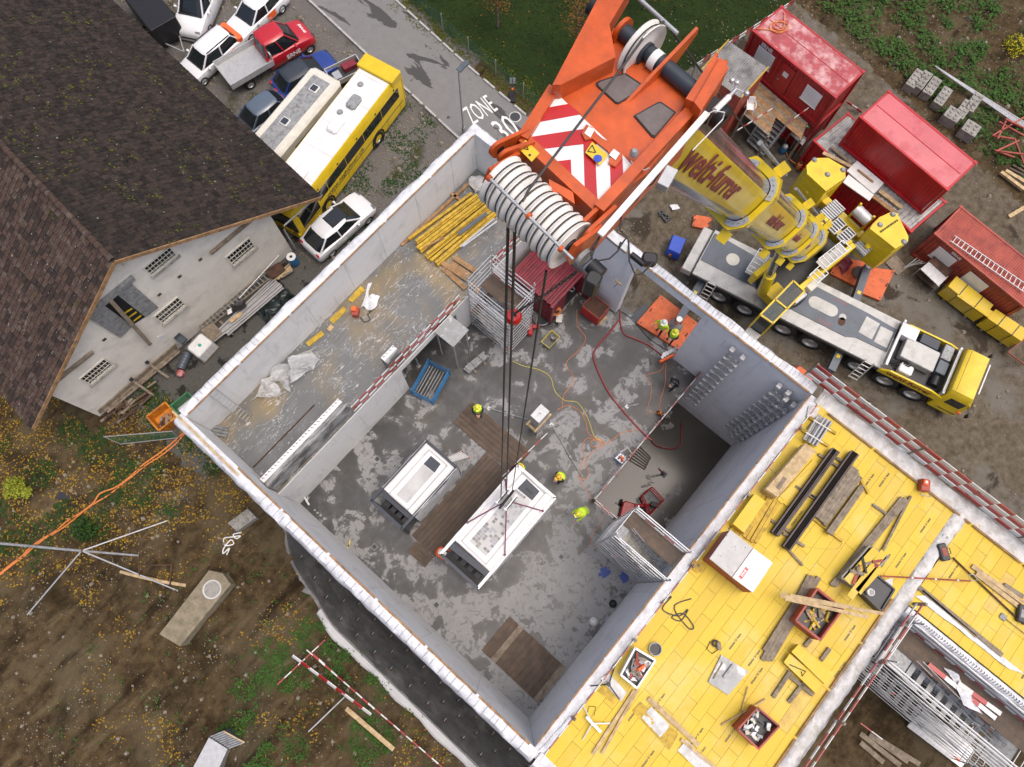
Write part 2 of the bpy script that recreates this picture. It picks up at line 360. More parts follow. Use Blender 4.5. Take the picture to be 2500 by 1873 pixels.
# yellow formwork board: grain, dust, wear and nail marks
for nm_,c_ in (('yellow_board',(.63,.445,.02)),('yellow_board2',(.59,.41,.022))):
    n=NM(nm_);g_=n.nz(1.2,5,.6,n.pos((.5,9,3)));b_=n.mix(g_,tuple(v*.86 for v in c_),tuple(min(1,v*1.1) for v in c_));b_=n.mix(n.ramp(n.nz(.45,7,.68),.50,.72,0,.75),b_,(.62,.50,.17));b_=n.mix(n.ramp(n.nz(1.7,8,.7),.63,.70,0,.65),b_,(.52,.46,.33));b_=n.mix(n.ramp(n.vo(2.6),.015,.035,.8,0),b_,(.16,.11,.03));b_=n.mix(n.ramp(n.nz(6,4,.6,n.pos((.25,7,1))),.68,.74,0,.6),b_,(.30,.20,.03));n.done(b_,.55,g_,.05)
# ground
n=NM('ground')
park,lawn,yard,alley=n.attr('zone')
fine=n.nz(26,2,.75);mid=n.nz(2.2,5,.7);big=n.nz(.25,3,.6);peb=n.ramp(n.vo(15),.10,.26,1,0);pv=n.vo(15,out=1)
soil=n.mix(n.ramp(mid,.3,.7),(.021,.013,.006),(.101,.070,.034));soil=n.mix(n.ramp(big,.48,.62,0,.8),soil,n.mix(fine,(.061,.046,.025),(.148,.116,.067)));soil=n.mix(n.ramp(n.nz(.35,4),.54,.66,0,.8),soil,(.027,.019,.008))
fur_shade=n.nz(.55,5,.62,n.pos((.45,2.0,1),.9));soil=n.mix(n.ramp(fur_shade,.56,.68,0,.85),soil,(.016,.010,.004));soil=n.mix(n.ramp(fur_shade,.30,.44,.7,0),soil,n.mix(fine,(.091,.066,.034),(.195,.150,.084)))  # shade of furrows and lit gravelly ridges put into the soil colour
soil=n.mix(n.math('MULTIPLY',n.math('MULTIPLY',peb,.75),n.ramp(n.nz(8,3),.5,.62)),soil,(.230,.204,.151))
grav=n.mix(fine,(.044,.040,.036),(.216,.204,.188));grav=n.mix(n.math('MULTIPLY',peb,.6),grav,n.mix(.55,pv,(.176,.160,.144)));grav=n.mix(n.ramp(n.nz(.45,6),.55,.68),grav,(.044,.048,.018))
grav=n.mix(n.ramp(n.nz(.3,5),.56,.7,0,.7),grav,(.044,.040,.036))
gr=n.mix(n.nz(5,8,.75),(.007,.016,.003),(.032,.054,.010));gr=n.mix(n.ramp(n.nz(.5,5),.45,.7,0,.7),gr,(.011,.022,.006));gr=n.mix(n.ramp(n.vo(5),.02,.05,.8,0),gr,(.150,.100,.020))
yd=n.mix(n.ramp(mid,.3,.7),(.064,.050,.032),(.165,.139,.101));yd=n.mix(n.ramp(n.nz(.2,7,.66,dist=.3),.50,.60,0,.85),yd,n.mix(fine,(.105,.098,.083),(.203,.191,.169)))
yd=n.mix(n.ramp(n.nz(.4,5,.6,dist=.6),.58,.64),yd,(.049,.039,.028));yd=n.mix(n.math('MULTIPLY',n.math('MULTIPLY',peb,.5),n.ramp(n.nz(4,3),.5,.6)),yd,(.270,.255,.225))
al=n.mix(n.nz(6,8,.7),(.055,.054,.05),(.14,.135,.12));al=n.mix(n.ramp(n.nz(.8,6,.6),.56,.60),al,(.028,.027,.025));al=n.mix(n.ramp(n.vo(3.5),.02,.035,.8,0),al,(.40,.27,.06))
edge=n.math('MULTIPLY',n.math('SUBTRACT',n.nz(1.4,7,.65),.5),.9)
def zone(z_): return n.ramp(n.math('ADD',z_,edge),.46,.56)
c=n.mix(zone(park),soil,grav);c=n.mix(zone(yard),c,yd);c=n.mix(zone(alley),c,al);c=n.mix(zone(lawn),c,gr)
n.done(c,.92,n.math('ADD',n.math('MULTIPLY',fine,.5),n.math('ADD',mid,n.math('MULTIPLY',peb,.5))),.7,.06)
# ---------------------------------------------------------------- ground sheet
FENCE=[at('c',130,-130),at('c',270,0),at('c',480,195),at('c',650,345),at('c',1000,635),at('c',1150,760)]
LA,LB=at('e',640,0),at('e',0,415)          # barrier line that ends the lawn
def side(p,a,b): return (b.x-a.x)*(p[1]-a.y)-(b.y-a.y)*(p[0]-a.x)
def sdl(p,a,b): return side(p,a,b)/(b-a).xy.length
def ss(v,w_=1.0): return max(0.,min(1.,.5+v/(2*w_)))
WEED_A,WEED_B=at('e',640,0),at('e',2121,1330)
def TX(y): return -7.1+max(0,y-5.5)*.22+max(0,y-9)**2*.16
def height(x,y):
    h=0.
    k=max(0,min(1,(-7.6-x)/2.5))
    if k > 0:
        h +=k*(.9*noise.noise(Vector((x*.25,y*.25,3)))+.42*noise.noise(Vector((x*.6,y*.6,7)))+.10*noise.noise(Vector((x*1.7,y*1.7,1))))
        h +=k*1.9*max(0,math.sin((x*.55-y*.75)*.62+1.1)+.15)*max(0,min(1,(-9-x)/5))*max(0,min(1,(11-y)/6))
    k2=max(0,min(1,(x-33)/4))*max(0,min(1,(12-y)/6))
    h +=k2*(.25*noise.noise(Vector((x*.3,y*.3,5))))
    return h+.03*noise.noise(Vector((x*2,y*2,0)))-.03
xs=[-420,-220,-120,-70]+[-45+.5*i for i in range(191)]+[70,120,220,420]
ys=[-420,-220,-120,-70]+[-45+.5*i for i in range(191)]+[70,120,220,420]
vs=[];zc=[]
for y in ys:
    for x in xs:
        if -30 < y < 12.3 and abs(x-TX(y)+.15) < .26: x=TX(y)-.15
        vs.append((x,y,height(x,y)));p=(x,y)
        road_x=21.2
        lw=min(ss(-sdl(p,LA,LB)),ss(x-23.9-.03*(y-20)))
        pk=min(ss(y-17.2),ss(x-6.2),ss(19.2-x))
        al=min(ss(y-16.2),ss(23.2-y,.6),ss(x+6.5),ss(10.5-x))
        pk=max(pk,min(ss(x-6),ss(y-23)))
        wd=ss(-sdl(p,WEED_A,WEED_B),1.)
        yd_=min(ss(x-15.8),ss(18-y),ss(x+0.8*y+6,1.),wd)
        zc.append((pk,lw,yd_,al))
nx=len(xs);fs=[]
for j in range(len(ys)-1):
    for i in range(nx-1):
        cx,cy_=(xs[i]+xs[i+1])/2,(ys[j]+ys[j+1])/2
        if -4.2 < cx < 16.3 and -13 < cy_ < 16.2: continue
        if TX(cy_)-.16 < cx < -4.0 and -30 < cy_ < 12.5: continue
        fs.append((j*nx+i,j*nx+i+1,(j+1)*nx+i+1,(j+1)*nx+i))
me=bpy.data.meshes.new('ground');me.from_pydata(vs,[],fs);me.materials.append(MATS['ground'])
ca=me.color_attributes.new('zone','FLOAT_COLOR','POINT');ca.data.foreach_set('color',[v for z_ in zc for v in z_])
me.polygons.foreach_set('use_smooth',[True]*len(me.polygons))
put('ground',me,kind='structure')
# ---------------------------------------------------------------- road with kerbs and painted zone sign
RL=[at('b',820,-110),at('b',935,0),at('b',1320,360),at('b',1600,610),at('b',1856,850),at('o',620,450),Vector((18.5,16.8,0))]
RR=[at('c',50,-110),at('c',170,0),at('c',400,210),at('c',630,420),at('c',830,590),at('c',1030,760),Vector((22.5,15,0))]
RL[0]=RL[1]+(RL[1]-RL[2])*3;RR[0]=RR[1]+(RR[1]-RR[2])*6
b=MB();b.add([p+Vector((0,0,.03)) for p in RL]+[p+Vector((0,0,.03)) for p in RR],[(i,i+1,8+i,7+i) for i in range(6)])
n=NM('road_asphalt');a_=n.mix(n.nz(2,8,.7),(.145,.143,.139),(.230,.225,.217));a_=n.mix(n.ramp(n.nz(.5,9,.62,n.pos((1.6,.5,1)),.6),.585,.60),a_,(.072,.071,.068))
a_=n.mix(n.ramp(n.nz(2.2,6,.6,dist=.4),.66,.68),a_,(.064,.062,.060));n.done(a_,.8,n.nz(40,3),.15)
b.build('road','road_asphalt',kind='structure')
km=MB().box((0,0,0),(.98,.13,.2)).mesh('kerb_stone','stone_kerb')
for nm_,pts in (('left',RL),('right',RR)):
    par=put('kerb',MB().box((0,0,-.3),(.1,.1,.1)).mesh('kerb','stone_kerb'),kind='structure',loc=pts[1])
    for p0,p1 in zip(pts,pts[1:]):
        d=p1-p0;L=d.length;k=max(1,int(L));an=math.atan2(d.y,d.x)
        for i in range(k):
            c=p0+d*((i+.5)/k)-Vector(pts[1]);
            if abs(c.y) > 24: continue
            put('kerb_stone',km,par,loc=(c.x,c.y,.02+.008*random.random()),rz=an)
# cobble edge along the lawn-side kerb
mk=text('ZONE',2.0,'road_marking','paint_white',None,basis(at('o',955,110,.04),(at('o',1070,30)-at('o',840,170)),(at('o',780,80)-at('o',930,245))),False,.36)
tag(mk,'white painted word ZONE on the asphalt road','road marking')
mk2=text('30',2.6,'road_marking','paint_white',None,basis(at('o',1310,370,.04),(at('o',1070,30)-at('o',840,170)),(at('o',780,80)-at('o',930,245))),False,.52)
tag(mk2,'white painted 30 on the road, half hidden by the crane head','road marking')
# ---------------------------------------------------------------- building shell
ZT=7.13
def slab(name,x0,x1,y0,y1,z0,z1,m): return MB().bb((x0,y0,z0),(x1,y1,z1)).build(name,m,kind='structure')
slab('hall_floor',-3.8,16.75,-.6,16.05,-.4,0,'pit_floor');slab('hall_floor',-3.8,6.75,-5,-.602,-.4,0,'pit_floor')
slab('basement_floor',6.75,16.05,-5,-.6,-5.8,-5.4,'deep_floor')
slab('mezzanine_slab',-3.8,16.05,11.3,16.05,3.7,4.0,'film_slab')
slab('trench_floor',-7.3,-4.2,-30,12.5,-6.2,-6,'shotcrete')
def wall(label,a,b_,z0,z1,th,joints,m='wall_concrete',inner=1,openings=()):
    """wall between plan points a and b; its inner face is the line a-b, thickness to the outside"""
    a=Vector((*a,0));b_=Vector((*b_,0));d=(b_-a);L=d.length;x=d/L;y=Vector((-x.y,x.x,0))*-inner
    t=thing('concrete_wall',label,'wall',(a.x,a.y,0),math.atan2(x.y,x.x));sg=1 if y.dot(Vector((-x.y,x.x,0))) > 0 else -1
    segs=[];s0=0
    for (u0,u1,oz0,oz1) in openings: segs.append((s0,u0,z0,z1));segs.append((u0,u1,oz1,z1));s0=u1
    segs.append((s0,L,z0,z1));c=MB()
    for u0,u1,h0,h1 in segs: c.bb((u0+.001,sg*.02,h0),(u1-.001,sg*th,h1))
    c.build('wall_core',m,t)
    js=[0]+joints+[L]
    for u0,u1,h0,h1 in segs:
        cuts=sorted({u0,u1,*[j for j in js if u0 < j < u1]})
        for p,q in zip(cuts,cuts[1:]):
            MB().bb((p+.016,0,h0+.004),(q-.016,sg*.022,h1-.004)).build('wall_panel',m,t)
    return t,x,y
W={}
W['ab']=wall('long pale concrete wall beside the parked white car and old house',(-3.8,16.05),(16.05,16.05),0,ZT,.45,[2.1,4.8,7.5,10.2,12.6,15.3,18.],inner=-1)
W['bl']=wall('pale concrete wall along the dark trench and bare soil',(-3.8,-5),(-3.8,16.05),-6,ZT,.45,[3.2,6.4,9.6,13.2],inner=-1)
W['da']=wall('concrete wall with vehicle opening beside the mobile crane',(16.05,-5),(16.05,16.05),-5.4,ZT,.45,[2.7,9.5,13.2],'wall_blue',inner=1,openings=[(6.2,10.4,-.4,6.4)])
W['cd']=wall('blue grey concrete wall between the pit and the yellow deck',(-3.8,-5),(16.05,-5),-5.4,ZT-.05,.4,[2.7,5.4,8.1,11.2,14.],'wall_blue',inner=1)
W['mz']=wall('low concrete wall carrying the film covered upper slab',(-3.8,11.3),(4.8,11.3),0,3.69,.3,[2.7,5.4,8.1],inner=-1)
W['mz2']=wall('concrete wall under the upper slab behind the stair tower',(9.0,11.3),(16.05,11.3),0,3.69,.3,[2.,4.],inner=-1)
W['bk']=wall('shaded concrete wall at the back under the upper slab',(-3.8,15.7),(16.05,15.7),0,3.69,.3,[5.,10.],inner=-1)
W['dp1']=wall('basement wall below the red white barrier',(6.75,-.6),(16.05,-.6),-5.4,-.02,.3,[3.,6.],'wall_blue',inner=-1)
W['dp2']=wall('short basement wall beside the lower scaffold stair',(6.75,-5),(6.75,-.6),-5.4,-.02,.3,[2.2],'wall_blue',inner=-1)
b=MB().bb((-3.8,11.292,3.4),(16.05,11.33,4.02));b.build('slab_edge','wall_concrete',W['mz'][0]).location=(3.8,-11.3,0)
# upstands on the mezzanine
def upstand(label,x0,x1,y0,y1,z1,cap_w):
    t=thing('concrete_upstand',label,'wall',((x0+x1)/2,(y0+y1)/2,4.0))
    L=x1-x0;wd=y1-y0;MB().box((0,0,(z1-4)/2),(L,wd,z1-4)).build('body','upstand',t)
    MB().box((0,wd/2-cap_w/2,z1-4+.02),(L-.02,cap_w,.04)).build('cap','white_paint',t)
    c=MB();k=int(L/.2)
    for i in range(k):
        xx=-L/2+.1+i*L/k;yy=wd/2-cap_w*.3
        c.tube((xx,yy,z1-4),(xx+.02,yy,z1-3.86),.012,4);c.tube((xx+.02,yy,z1-3.86),(xx+.10,yy-.09,z1-3.85),.012,4)
    c.build('rebar_ends','rust',t,kind='stuff')
    return t
upstand('long low concrete upstand with white cap and rebar on the upper slab',-3.75,1.5,11.45,12.05,5.35,.28)
upstand('short concrete upstand with white cap beside the upper slab edge',4.35,5.25,11.45,11.95,5.3,.26)
bx_=MB().bar(at('v',455,745,4.75),at('v',620,590,4.75),.14,.08).build('yellow_formwork_strip','yellow_board');tag(bx_,'yellow formwork strip at the end of the long upstand','timber')
# ---------------------------------------------------------------- wrapped wall heads
def strip(name,p0,p1,z,w0,w1,side_,parent=None,seed=0,dz=.10,drop=.45,m='membrane',step=.10,amp=.035,label=None,cat=None):
    """crumpled sheet folded over a wall head; w0 inner overhang, w1 outer edge measured from the inner face"""
    p0=Vector((*p0,0));p1=Vector((*p1,0));d=p1-p0;L=d.length;x=d/L;y=Vector((-x.y,x.x,0))*side_
    prof=[(-w0,-.10),(-w0,.02),(-w0*.4,dz*.7),(w1*.2,dz),(w1*.5,dz*1.1),(w1*.8,dz),(w1,.0),(w1+.07,-drop*.5),(w1+.10,-drop)]
    nn=int(L/step)+1;vs=[]
    for i in range(nn):
        u=L*i/(nn-1)
        for j,(o,h) in enumerate(prof):
            q=Vector((u*1.7+seed*13,j*.55,seed));e=noise.noise(q)+.6*noise.noise(q*2.7)
            e2=noise.noise(q+Vector((50,0,0)))
            oo=o+(amp*1.6*e2 if j > 5 else amp*.5*e2 if j > 1 else amp*.15*e2)
            if j > 5: oo +=.10*max(0,noise.noise(Vector((u*.5,seed,9))))
            vs.append(p0+x*u+y*oo+Vector((0,0,z+h+amp*(e if j > 1 else e*.2))))
    k=len(prof);fs=[(i*k+j,(i+1)*k+j,(i+1)*k+j+1,i*k+j+1) for i in range(nn-1) for j in range(k-1)]
    o=MB().add(vs,fs).build(name,m,parent,smooth=True)
    if label: tag(o,label,cat)
    return o
strip('plastic_wrapping',(-3.8,16.05),(16.1,16.05),ZT,.0,.50,1,seed=1,label='white plastic wrapping along the head of the wall by the parking',cat='membrane')
strip('plastic_wrapping',(-3.8,-5.2),(-3.8,16.3),ZT,.0,.52,1,seed=2,label='white plastic wrapping along the head of the wall above the trench',cat='membrane')
strip('plastic_wrapping',(16.05,-5),(16.05,16.5),ZT,.0,.50,-1,seed=3,label='white plastic wrapping along the wall head beside the mobile crane',cat='membrane')
strip('plastic_wrapping',(-4.1,-5),(16.05,-5),ZT-.02,.0,.42,-1,seed=4,dz=.05,drop=.15,label='white plastic wrapping between the pit and the yellow deck',cat='membrane')
def battens(label,p0,p1,z,w_,m='timber',n=6):
    t=thing('timber_batten_row',label,'battens',(*p0,z));d=Vector((p1[0]-p0[0],p1[1]-p0[1],0))
    for i in range(n):
        a=d*((i+.02)/n);b_=d*((i+.97)/n);jz=.02*random.random()
        MB().bar(a+Vector((0,0,jz)),b_+Vector((0,0,jz)),w_,.05).build('batten',m,t)
battens('thin timber battens along the wall head by the parking',(-3.7,16.03),(16.,16.03),ZT+.07,.07)
battens('thin timber battens along the wall head above the trench',(-3.84,-4.8),(-3.84,12.6),ZT+.07,.09)
battens('thin timber battens along the wall head beside the crane',(16.03,-4.9),(16.03,9),ZT+.07,.09)
battens('thin timber battens between the pit and the yellow deck',(-3.6,-4.97),(16.,-4.97),ZT+.06,.07,n=9)
def wires(label,p0,p1,side_,y0,y1,z,n):
    c=MB();p0=Vector((*p0,0));d=Vector((*p1,0))-p0;x=d.normalized();y=Vector((-x.y,x.x,0))*side_
    for i in range(n):
        o=p0+d*((i+.5*random.random())/n)
        c.path([o+y*y0+Vector((0,0,z)),o+y*(y0+y1)/2+Vector((0,0,z+.06)),o+y*y1+Vector((0,0,z+.01))],.006,4)
    tag(c.build('tie_wires','dark_grey',kind='stuff'),label,'wire')
wires('dark tie wires across the wrapping above the trench',(-3.8,-4.6),(-3.8,11),1,.08,.5,ZT+.10,38)
wires('dark tie wires across the wrapping beside the crane',(16.05,-4.6),(16.05,5.4),-1,.08,.5,ZT+.10,40)
wires('dark tie wires across the wrapping by the parking',(-3.,16.05),(1.5,16.05),1,.08,.5,ZT+.10,14)
# ---------------------------------------------------------------- old house
def atp(k,x,y,P,n):
    o=VIEWS[k];d=FWD*F_PX + RIGHT*(o[0]+x*o[2]-1250) - UP*(o[1]+y*o[2]-936.5);C=Vector((0,0,CAM_Z));n=Vector(n)
    return C+d*((Vector(P)-C).dot(n)/d.dot(n))
HO=Vector((-.75,22.75,0));HR=math.radians(-3.2)
house=thing('house','old pale rendered house with weathered dark tiled gable roof','house',HO,HR)
hx=Vector((math.cos(HR),math.sin(HR),0));hy=Vector((-math.sin(HR),math.cos(HR),0))
RZ,EX,EZ,WX,WZ,HL=10.5,9.9,3.8,-8.6,4.68,27.
sR=(RZ-EZ)/EX;sL=(RZ-WZ)/-WX
wl,wr=-7.0,7.15
b=MB();Mx=Matrix(((1,0,0,0),(0,0,1,0),(0,1,0,0),(0,0,0,1)))
gw=b.prism([(wl,0),(wr,0),(wr,RZ-wr*sR-.25),(0,RZ-.25),(wl,RZ+wl*sL-.25)],0,.35,Mx).build('gable_wall','plaster',house);cut=MB()
b=MB().bb((wr-.35,.352,0),(wr,HL-1,RZ-wr*sR-.25));b.build('side_wall','plaster',house)
MB().bb((wl,.352,0),(wl+.35,HL-1,RZ+wl*sL-.25)).build('side_wall','plaster',house)
def roofside(sx,xe,ze,mt,sl,tcols,seed):
    ov=-.75;c=MB()
    c.add([(0,ov,RZ-.06),(0,HL,RZ-.06),(sx*xe,HL,ze-.06),(sx*xe,ov,ze-.06),(0,ov,RZ-.2),(0,HL,RZ-.2),(sx*xe,HL,ze-.2),(sx*xe,ov,ze-.2)],
          [(0,1,2,3),(7,6,5,4),(0,3,7,4),(2,1,5,6),(3,2,6,7),(1,0,4,5)]);rf=c.build('roof','timber_dark',house)
    ang=math.atan2(RZ-ze,xe);L=math.hypot(xe,RZ-ze);rows=int(L/.36);tl=L/rows;dsl=Vector((sx*math.cos(ang),0,-math.sin(ang)));nrm=Vector((sx*math.sin(ang),0,math.cos(ang)))
    tm=MB();hw,hl=.142,.215
    prof=[(-hw,.0),(-hw*.55,.028),(0,.012),(hw*.6,.018),(hw,.004)]
    vs=[]
    for s_ in (-hl,hl): vs +=[Vector((s_,y,z+.02)) for y,z in prof]
    vs +=[Vector((hl,y,z-.045)) for y,z in prof]
    tm.add(vs,[(i,i+1,6+i,5+i) for i in range(4)]+[(5+i,6+i,11+i,10+i) for i in range(4)])
    tme=[tm.mesh('roof_tile',m_) for m_ in (mt,mt,'tile_worn')];rest=[MB(),MB()];cols=[]
    rnd=random.Random(seed)
    for r in range(rows):
        for k in range(int((HL-ov)/.30)):
            y=ov+.15+k*.30+(.0 if r % 2 else .02);u=(r+.55)*tl
            if sx < 0 and y > 16: continue
            p=dsl*u+nrm*(.03+.012*rnd.random())+Vector((0,y,RZ-.06))
            tilt=.15+.07*(rnd.random()-.5);tw=.05*(rnd.random()-.5)
            X=(dsl*math.cos(tilt)+nrm*math.sin(tilt));Y=Vector((0,1,0))+dsl*tw
            cols.append((y+abs(u-8)*.2 if sx > 0 else y+abs(u-6)*.3,p,basis(p,X,Y if sx > 0 else -Y)))
    cols.sort(key=lambda c_: c_[0])
    for d_,p,m in cols[:150]: put('roof_tile',rnd.choice(tme),rf,mw=m)
    for d_,p,m in cols[150:]: rest[rnd.random() < .3+.35*noise.noise(m.translation*.7)].add([m@Vector(v) for v in tm.v],tm.f)
    rest[0].build('roof_tiles',mt,rf,kind='stuff');rest[1].build('roof_tiles','tile_worn',rf,kind='stuff')
    for nm_,mt2,cnt,szs in (('moss','moss',700 if sx > 0 else 60,(.03,.075)),('lichen','lichen',220 if sx > 0 else 600,(.02,.05))):
        ms=MB()
        for i in range(cnt):
            cl=rnd.random();y=rnd.uniform(ov,17);u=rnd.uniform(.2,L-.1)
            if noise.noise(Vector((y*.45,u*.45,seed+(5 if nm_=='moss' else 9)))) < (.02 if nm_=='moss' else -.05): continue
            for q in range(rnd.randint(1,5) if nm_=='moss' else 1):
                p=dsl*min(L-.05,u+rnd.gauss(0,.12))+nrm*.075+Vector((0,y+rnd.gauss(0,.12),RZ-.06));s_=rnd.uniform(*szs)
                e1=dsl*s_*rnd.uniform(.6,1.5);e2=Vector((0,1,0))*s_*rnd.uniform(.6,1.5);a_=rnd.uniform(0,3);e1,e2=e1*math.cos(a_)+e2*math.sin(a_),e2*math.cos(a_)-e1*math.sin(a_)
                ms.add([p-e1,p-e2,p+e1,p+e2,p+nrm*s_*.5],[(0,1,4),(1,2,4),(2,3,4),(3,0,4)])
        ms.build(nm_,mt2,rf,kind='stuff')
    for u0 in [i*3. for i in range(4)]:
        MB().bar(dsl*u0+Vector((0,ov-.02,RZ-.12)),dsl*min(L,u0+2.98)+Vector((0,ov-.02,RZ-.12)),.05,.22,up=nrm).build('verge_board','timber',rf)
    for i in range(8):
        a=dsl*(L+.04)+Vector((0,ov+i*3.4,RZ-.08));MB().path([a,a+Vector((0,3.38,0))],.07,8).build('gutter','galv',rf)
    return rf
r1=roofside(1,EX,EZ,'tile_dark',sR,0,3)
r2=roofside(-1,-WX,WZ,'tile_brown',sL,0,4)
for i in range(52):
    y=-.7+i*.40;rr=.13
    vs=[(math.cos(t)*rr*1.25*(1-.12*e),y+e*.44,RZ+.0+math.sin(t)*rr*(1-.12*e)+.02*(1-e)) for e in (0,1) for t in [PI*k/5 for k in range(6)]]
    MB().add(vs,[(k,k+1,7+k,6+k) for k in range(5)]).build('ridge_tile','tile_brown',r2)
gp=HO;gn=hy
def gl(x,y):                                           # photo point on the gable face -> house-local x, z
    p=atp('f',x,y,HO,hy)-HO;return p.dot(hx),p.z
for cs in ([(825,600),(975,480),(1025,525),(875,645)],[(1305,535),(1437,428),(1475,478),(1345,590)],[(890,880),(1020,770),(1080,815),(935,920)],[(460,1240),(600,1122),(660,1165),(515,1272)]):
    q=[gl(*c_) for c_ in cs];x0=(q[0][0]+q[3][0])/2;x1=(q[1][0]+q[2][0])/2;z1=(q[0][1]+q[1][1])/2;z0=(q[2][1]+q[3][1])/2
    wn=MB()
    for a_,b_ in (((x0,z0),(x1,z0)),((x0,z1),(x1,z1)),((x0,z0),(x0,z1)),((x1,z0),(x1,z1))): wn.bar((a_[0],-.03,a_[1]),(b_[0],-.03,b_[1]),.07,.07,up=(0,1,0))
    wn=wn.build('window','off_white',house)
    cut.bb((x0,-.3,z0),(x1,.6,z1));MB().bb((x0-.02,.07,z0-.02),(x1+.02,.09,z1+.02)).build('pane','glass_dark',wn)
    nb=8
    for i in range(1,nb): xx=x0+(x1-x0)*i/nb;MB().bar((xx,-.04,z0),(xx,-.04,z1),.026,.03,up=(0,1,0)).build('bar','off_white',wn)
    for i in (1,2): zz=z0+(z1-z0)*i/3;MB().bar((x0,-.06,zz),(x1,-.06,zz),.03,.03,up=(0,1,0)).build('bar','off_white',wn)
    MB().bb((x0-.1,-.18,z0-.08),(x1+.1,.0,z0-.03)).build('sill','concrete_old',wn)
def carve(o,cu_):                                       # cut the window openings through the wall
    c=bpy.data.objects.new('tmp',cu_.mesh('tmp','plaster'));col.objects.link(c);c.parent=o.parent;md=o.modifiers.new('b','BOOLEAN');md.object=c;md.operation='DIFFERENCE';md.solver='EXACT'
    bpy.context.view_layer.update();me=bpy.data.meshes.new_from_object(o.evaluated_get(bpy.context.evaluated_depsgraph_get()));o.modifiers.clear();o.data=me;bpy.data.objects.remove(c)
carve(gw,cut)
def gquad(nm_,pts,d0,d1,m):
    q=[gl(*p) for p in pts];b=MB();n_=len(q)
    b.add([(p[0],d0,p[1]) for p in q]+[(p[0],d1,p[1]) for p in q],[tuple(range(n_)),tuple(range(2*n_-1,n_-1,-1))]+[(i,(i+1) % n_,n_+(i+1) % n_,n_+i) for i in range(n_)]);return b.build(nm_,m,house)
gquad('loft_opening',[(580,815),(670,740),(840,885),(760,935)],-.012,-.004,'black')
gquad('shutter',[(665,745),(745,680),(910,825),(835,880)],-.10,-.03,'galv_dull');gquad('shutter',[(505,885),(585,805),(760,930),(690,1000)],-.10,-.03,'galv_dull')
gquad('shutter_rail',[(450,890),(755,640),(770,655),(470,905)],-.22,-.02,'galv_dull')
for k in range(3):
    gquad('warning_stripe',[(712+k*28,862+k*22),(760+k*26,832+k*20),(766+k*26,838+k*20),(718+k*28,868+k*22)],-.02,-.013,'yellow_paint')
def gbeam(nm_,a,b_,w_,out,m):
    a=gl(*a);b_=gl(*b_);MB().bar((a[0],out,a[1]),(b_[0],out,b_[1]),w_,.16,up=(0,1,0)).build(nm_,m,house)
gbeam('timber_brace',(1210,512),(1530,248),.16,-.1,'timber_grey');gbeam('timber_brace',(225,1322),(530,1080),.16,-.1,'timber_grey');gbeam('hoist_beam',(620,770),(850,1025),.2,-.25,'timber_grey')
for x,y in ((1157,552),(1037,650),(920,755),(602,1015)):
    p=gl(x,y);f_=MB().bb((p[0]-.11,-.03,p[1]-.1),(p[0]+.11,-.004,p[1]+.1)).build('vent','timber_grey',house);MB().bb((p[0]-.07,-.036,p[1]-.06),(p[0]+.07,-.031,p[1]+.06)).build('vent_hole','black',f_)
gquad('notice_sheet',[(905,1000),(945,985),(958,1020),(918,1035)],-.02,-.004,'white_dirty');gquad('wall_lamp',[(635,580),(672,555),(706,585),(668,610)],-.2,-.01,'off_white')
gquad('wall_base_boards',[(575,1440),(1020,1060),(1010,1035),(560,1425)],-.09,-.01,'timber_grey')
a=Vector((EX,-.55,EZ-.1));MB().path([a,(wr+.3,-.3,EZ-.6),(wr+.2,-.15,EZ-1.2),(wr+.2,-.15,.1)],.05,8).build('downpipe','galv',house)
# ---------------------------------------------------------------- vehicles
def wheel_mesh(r,wd,key={}):
    k=(r,wd)
    if k not in key:
        t=MB().lathe([(r*.62,-wd/2),(r*.93,-wd/2),(r,-wd*.32),(r,wd*.32),(r*.93,wd/2),(r*.62,wd/2)],n=24,ax=(0,1,0)).mesh('tyre','tyre',True)
        q=MB().lathe([(1e-3,wd*.30),(r*.2,wd*.32),(r*.26,wd*.2),(r*.5,wd*.22),(r*.58,wd*.42),(r*.66,wd*.44)],n=24,ax=(0,1,0))
        q.lathe([(1e-3,-wd*.30),(r*.2,-wd*.32),(r*.26,-wd*.2),(r*.5,-wd*.22),(r*.58,-wd*.42),(r*.66,-wd*.44)],n=24,ax=(0,1,0));q=q.mesh('rim','rim',True)
        key[k]=(t,q)
    return key[k]
def wheel(parent,x,y,r,wd,name='wheel',z=None):
    t,q=wheel_mesh(r,wd);o=put(name,t,parent,loc=(x,y,r if z is None else z));put('rim',q,o);return o
def place(label,cat,name,p0,p1,group=None):
    """thing whose local +x runs from p0 to p1 (plan), origin midway on the ground"""
    p0,p1=Vector(p0),Vector(p1);d=p1-p0;c=(p0+p1)/2
    return thing(name,label,cat,(c.x,c.y,0),math.atan2(d.y,d.x),group)
